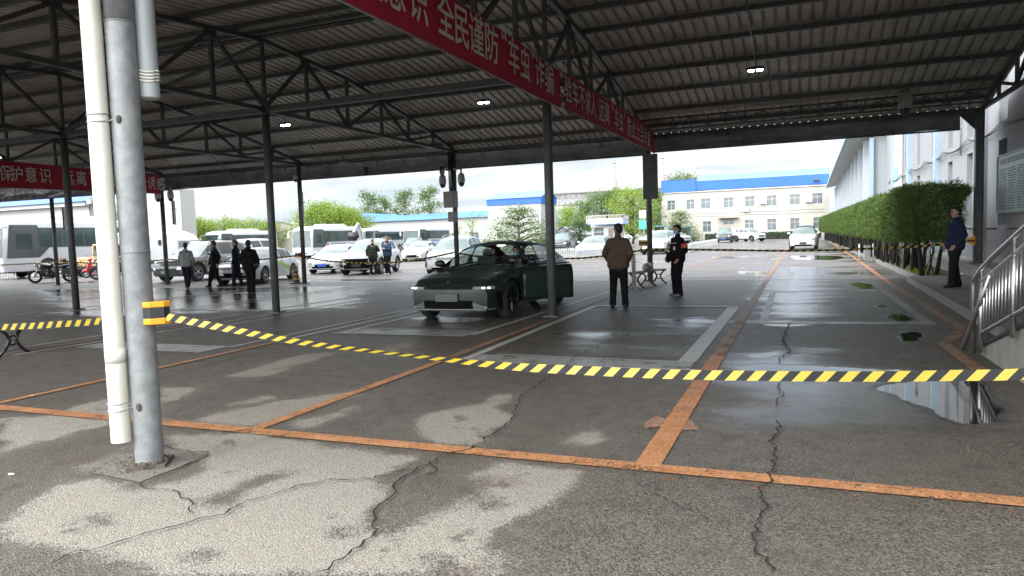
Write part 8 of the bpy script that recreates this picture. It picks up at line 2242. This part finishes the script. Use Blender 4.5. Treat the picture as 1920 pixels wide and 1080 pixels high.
# ---- benches with scrolled black ends and wooden slats
def bench(x, y, rz, label, L_=1.25):
    t = thing('bench', (x, y, 0), rz, label, 'bench', 'slatted benches with black scroll legs')
    M.setdefault('slat', mat('grey_wood_slat', (0.20, 0.20, 0.17), .75, var=.3, vs=12))
    for k in range(4):
        mb = MB(); mb.box((0, -.16 + k * .105, .43), (L_, .085, .03)); mb.build('slat', M['slat'], t)
    for s in (-1, 0, 1) if L_ > 1.6 else (-1, 1):
        mb = MB(); x0 = s * (L_ / 2 - .12)
        for q in (-1, 1):
            mb.tube([(x0, q * .22, .02), (x0, q * .13, .10), (x0, q * .05, .22), (x0, q * .10, .33), (x0, q * .20, .41)], [.022, .026, .028, .026, .02], 6)
            mb.tube([(x0, q * .22, .02), (x0, q * .26, .015)], .022, 6)
        mb.bar((x0, -.22, .405), (x0, .22, .405), .035, .03); mb.tube([(x0, .07 * math.cos(a), .22 + .07 * math.sin(a)) for a in [2 * math.pi * q / 14 for q in range(15)]], .014, 5); mb.build('leg', M['black'], t)
    return t
bp_ = (-4.53,22.58,0.0)
bench(-4.1, 20.6, R(78), 'bench with black scroll legs beside the far column', 1.9)
lb_ = (-10.97,6.92,0.0)
bench(lb_[0] - .62, lb_[1] + .05, R(8), 'bench end with black scroll legs at the left edge under the tape', 1.3)
# things on the bench
bg2 = (-4.28,20.4,0.38)
mb = MB(); mb.smooth = True; mb.ell((-4.05, 20.35, .56), (.15, .24, .13), 12, 8); tag(mb.build('bundle', M['pvc_grey']), 'grey bundle lying on the bench beside the far column', 'bundle')
mb = MB(); mb.tube([(-4.02, 20.9, .445), (-4.02, 20.9, .66)], .035, 10); tag(mb.build('bottle', M['galv']), 'small clear bottle standing on the bench', 'bottle')
ps = (-4.12,18.84,0.0)
t = thing('stanchion_post', (ps[0], ps[1], 0), 0, 'slim metal stanchion with splayed feet just right of the brown jacket', 'stanchion')
mb = MB(); mb.rbox((0, 0, .52), (.10, .06, .92), .01); mb.build('post', mat('perforated_steel_post', (0.30, 0.29, 0.26), .5, .4, .5, 60), t)
mb = MB()
for a in (30, 150, 210, 330): mb.bar((0, 0, .12), (.22 * math.cos(R(a)), .22 * math.sin(R(a)), .015), .03, .02)
mb.build('foot', M['galv'], t)
# ---- white picket fences
def picket(a, b, hh, label, n=None):
    a = Vector((a[0], a[1], 0)); b = Vector((b[0], b[1], 0)); L_ = (b - a).length; n = n or int(L_ / .16)
    t = thing('picket_fence', a, 0, label, 'fence', 'white picket fences in the yard')
    mb = MB()
    for k in range(n + 1):
        p = (b - a) * (k / n); mb.box((p.x, p.y, hh / 2 + .03), (.07, .03, hh)); mb.box((p.x, p.y, hh + .05), (.035, .03, .06))
    d = b - a
    for z in (.18, hh * .78): mb.bar((0, 0.02, z), (d.x, d.y + .02, z), .03, .05)
    mb.build('pickets', M['white_trim'], t)
picket((-13.03,38.68,0.0), (-10.95,43.91,0.0), .72, 'white picket fence in front of the silver saloon')
picket((-7.32,51.89,0.0), (-7.81,75.59,0.0), .62, 'white picket fence behind the guard')
picket((-42.97,26.63,0.0), (-41.61,26.95,0.0), .30, 'low white picket edge at the far left before the coach')
# ---- ramp with stainless railing on the right
SL = .275
def rz_(y): return max(0.0, (9.75 - y) * SL)
rt = thing('ramp', (0, 0, 0), 0, 'concrete ramp wall rising towards the camera at the right edge', 'ramp')
ys_ = [9.75 - k * .25 for k in range(0, 26)]
mb = MB(); X0, X1 = 1.98, 3.9
poly = [(9.75, -.02), (9.75, .06)] + [(y, rz_(y) + .06) for y in ys_[1:]] + [(ys_[-1], -.02)]
mb.add([(x, y, z) for x in (X0, X1) for y, z in poly], [tuple(range(len(poly))), tuple(range(2 * len(poly) - 1, len(poly) - 1, -1))] + [(i, (i + 1) % len(poly), (i + 1) % len(poly) + len(poly), i + len(poly)) for i in range(len(poly))])
mb.build('side_wall', M['concrete'], rt)
mb = MB(); mb.bar((X0 - .0, 9.75, .075), (X0, ys_[-1], rz_(ys_[-1]) + .075), .08, .03); mb.build('coping', M['black_pl'], rt)
rl = thing('railing', (0, 0, 0), 0, 'stainless steel railing with vertical bars along the ramp', 'railing')
RX = 1.92; base = lambda y: max(0.02, (9.85 - y) * SL)
ht, ht2, hb = .93, .76, .17
yy_ = [9.45, 8.15, 6.9, 5.65, 4.4]
mb = MB(); mb.tube([(RX, 9.82, 0.0), (RX, 9.84, .80), (RX, 9.80, .88), (RX, 9.70, .92), (RX, 9.45, base(9.45) + ht - .02)] + [(RX, y, base(y) + ht) for y in (9.0, 7, 5, 3.6)], .028, 12); mb.build('handrail', M['inox'], rl)
mb = MB(); mb.tube([(RX, 9.45, base(9.45) + ht2), (RX, 3.6, base(3.6) + ht2)], .022, 10); mb.build('upper_rail', M['inox'], rl)
mb = MB(); mb.tube([(RX, 9.45, base(9.45) + hb), (RX, 3.6, base(3.6) + hb)], .022, 10); mb.build('lower_rail', M['inox'], rl)
for y in yy_:
    mb = MB(); mb.tube([(RX, y, base(y) - .05), (RX, y, base(y) + ht)], .026, 12); mb.build('post', M['inox'], rl)
y = 9.45
k = 0
while y > 3.7:
    y -= .128; k += 1
    if min(abs(y - q) for q in yy_) < .05: continue
    mb = MB(); mb.tube([(RX, y, base(y) + hb), (RX, y, base(y) + ht2)], .011, 8); mb.build('baluster', M['inox'], rl)
mb = MB(); mb.tube([(RX - .0, 9.05, base(9.05) + ht2 - .0), (RX - .06, 10.05, .01)], .024, 12); mb.build('brace', M['inox'], rl)
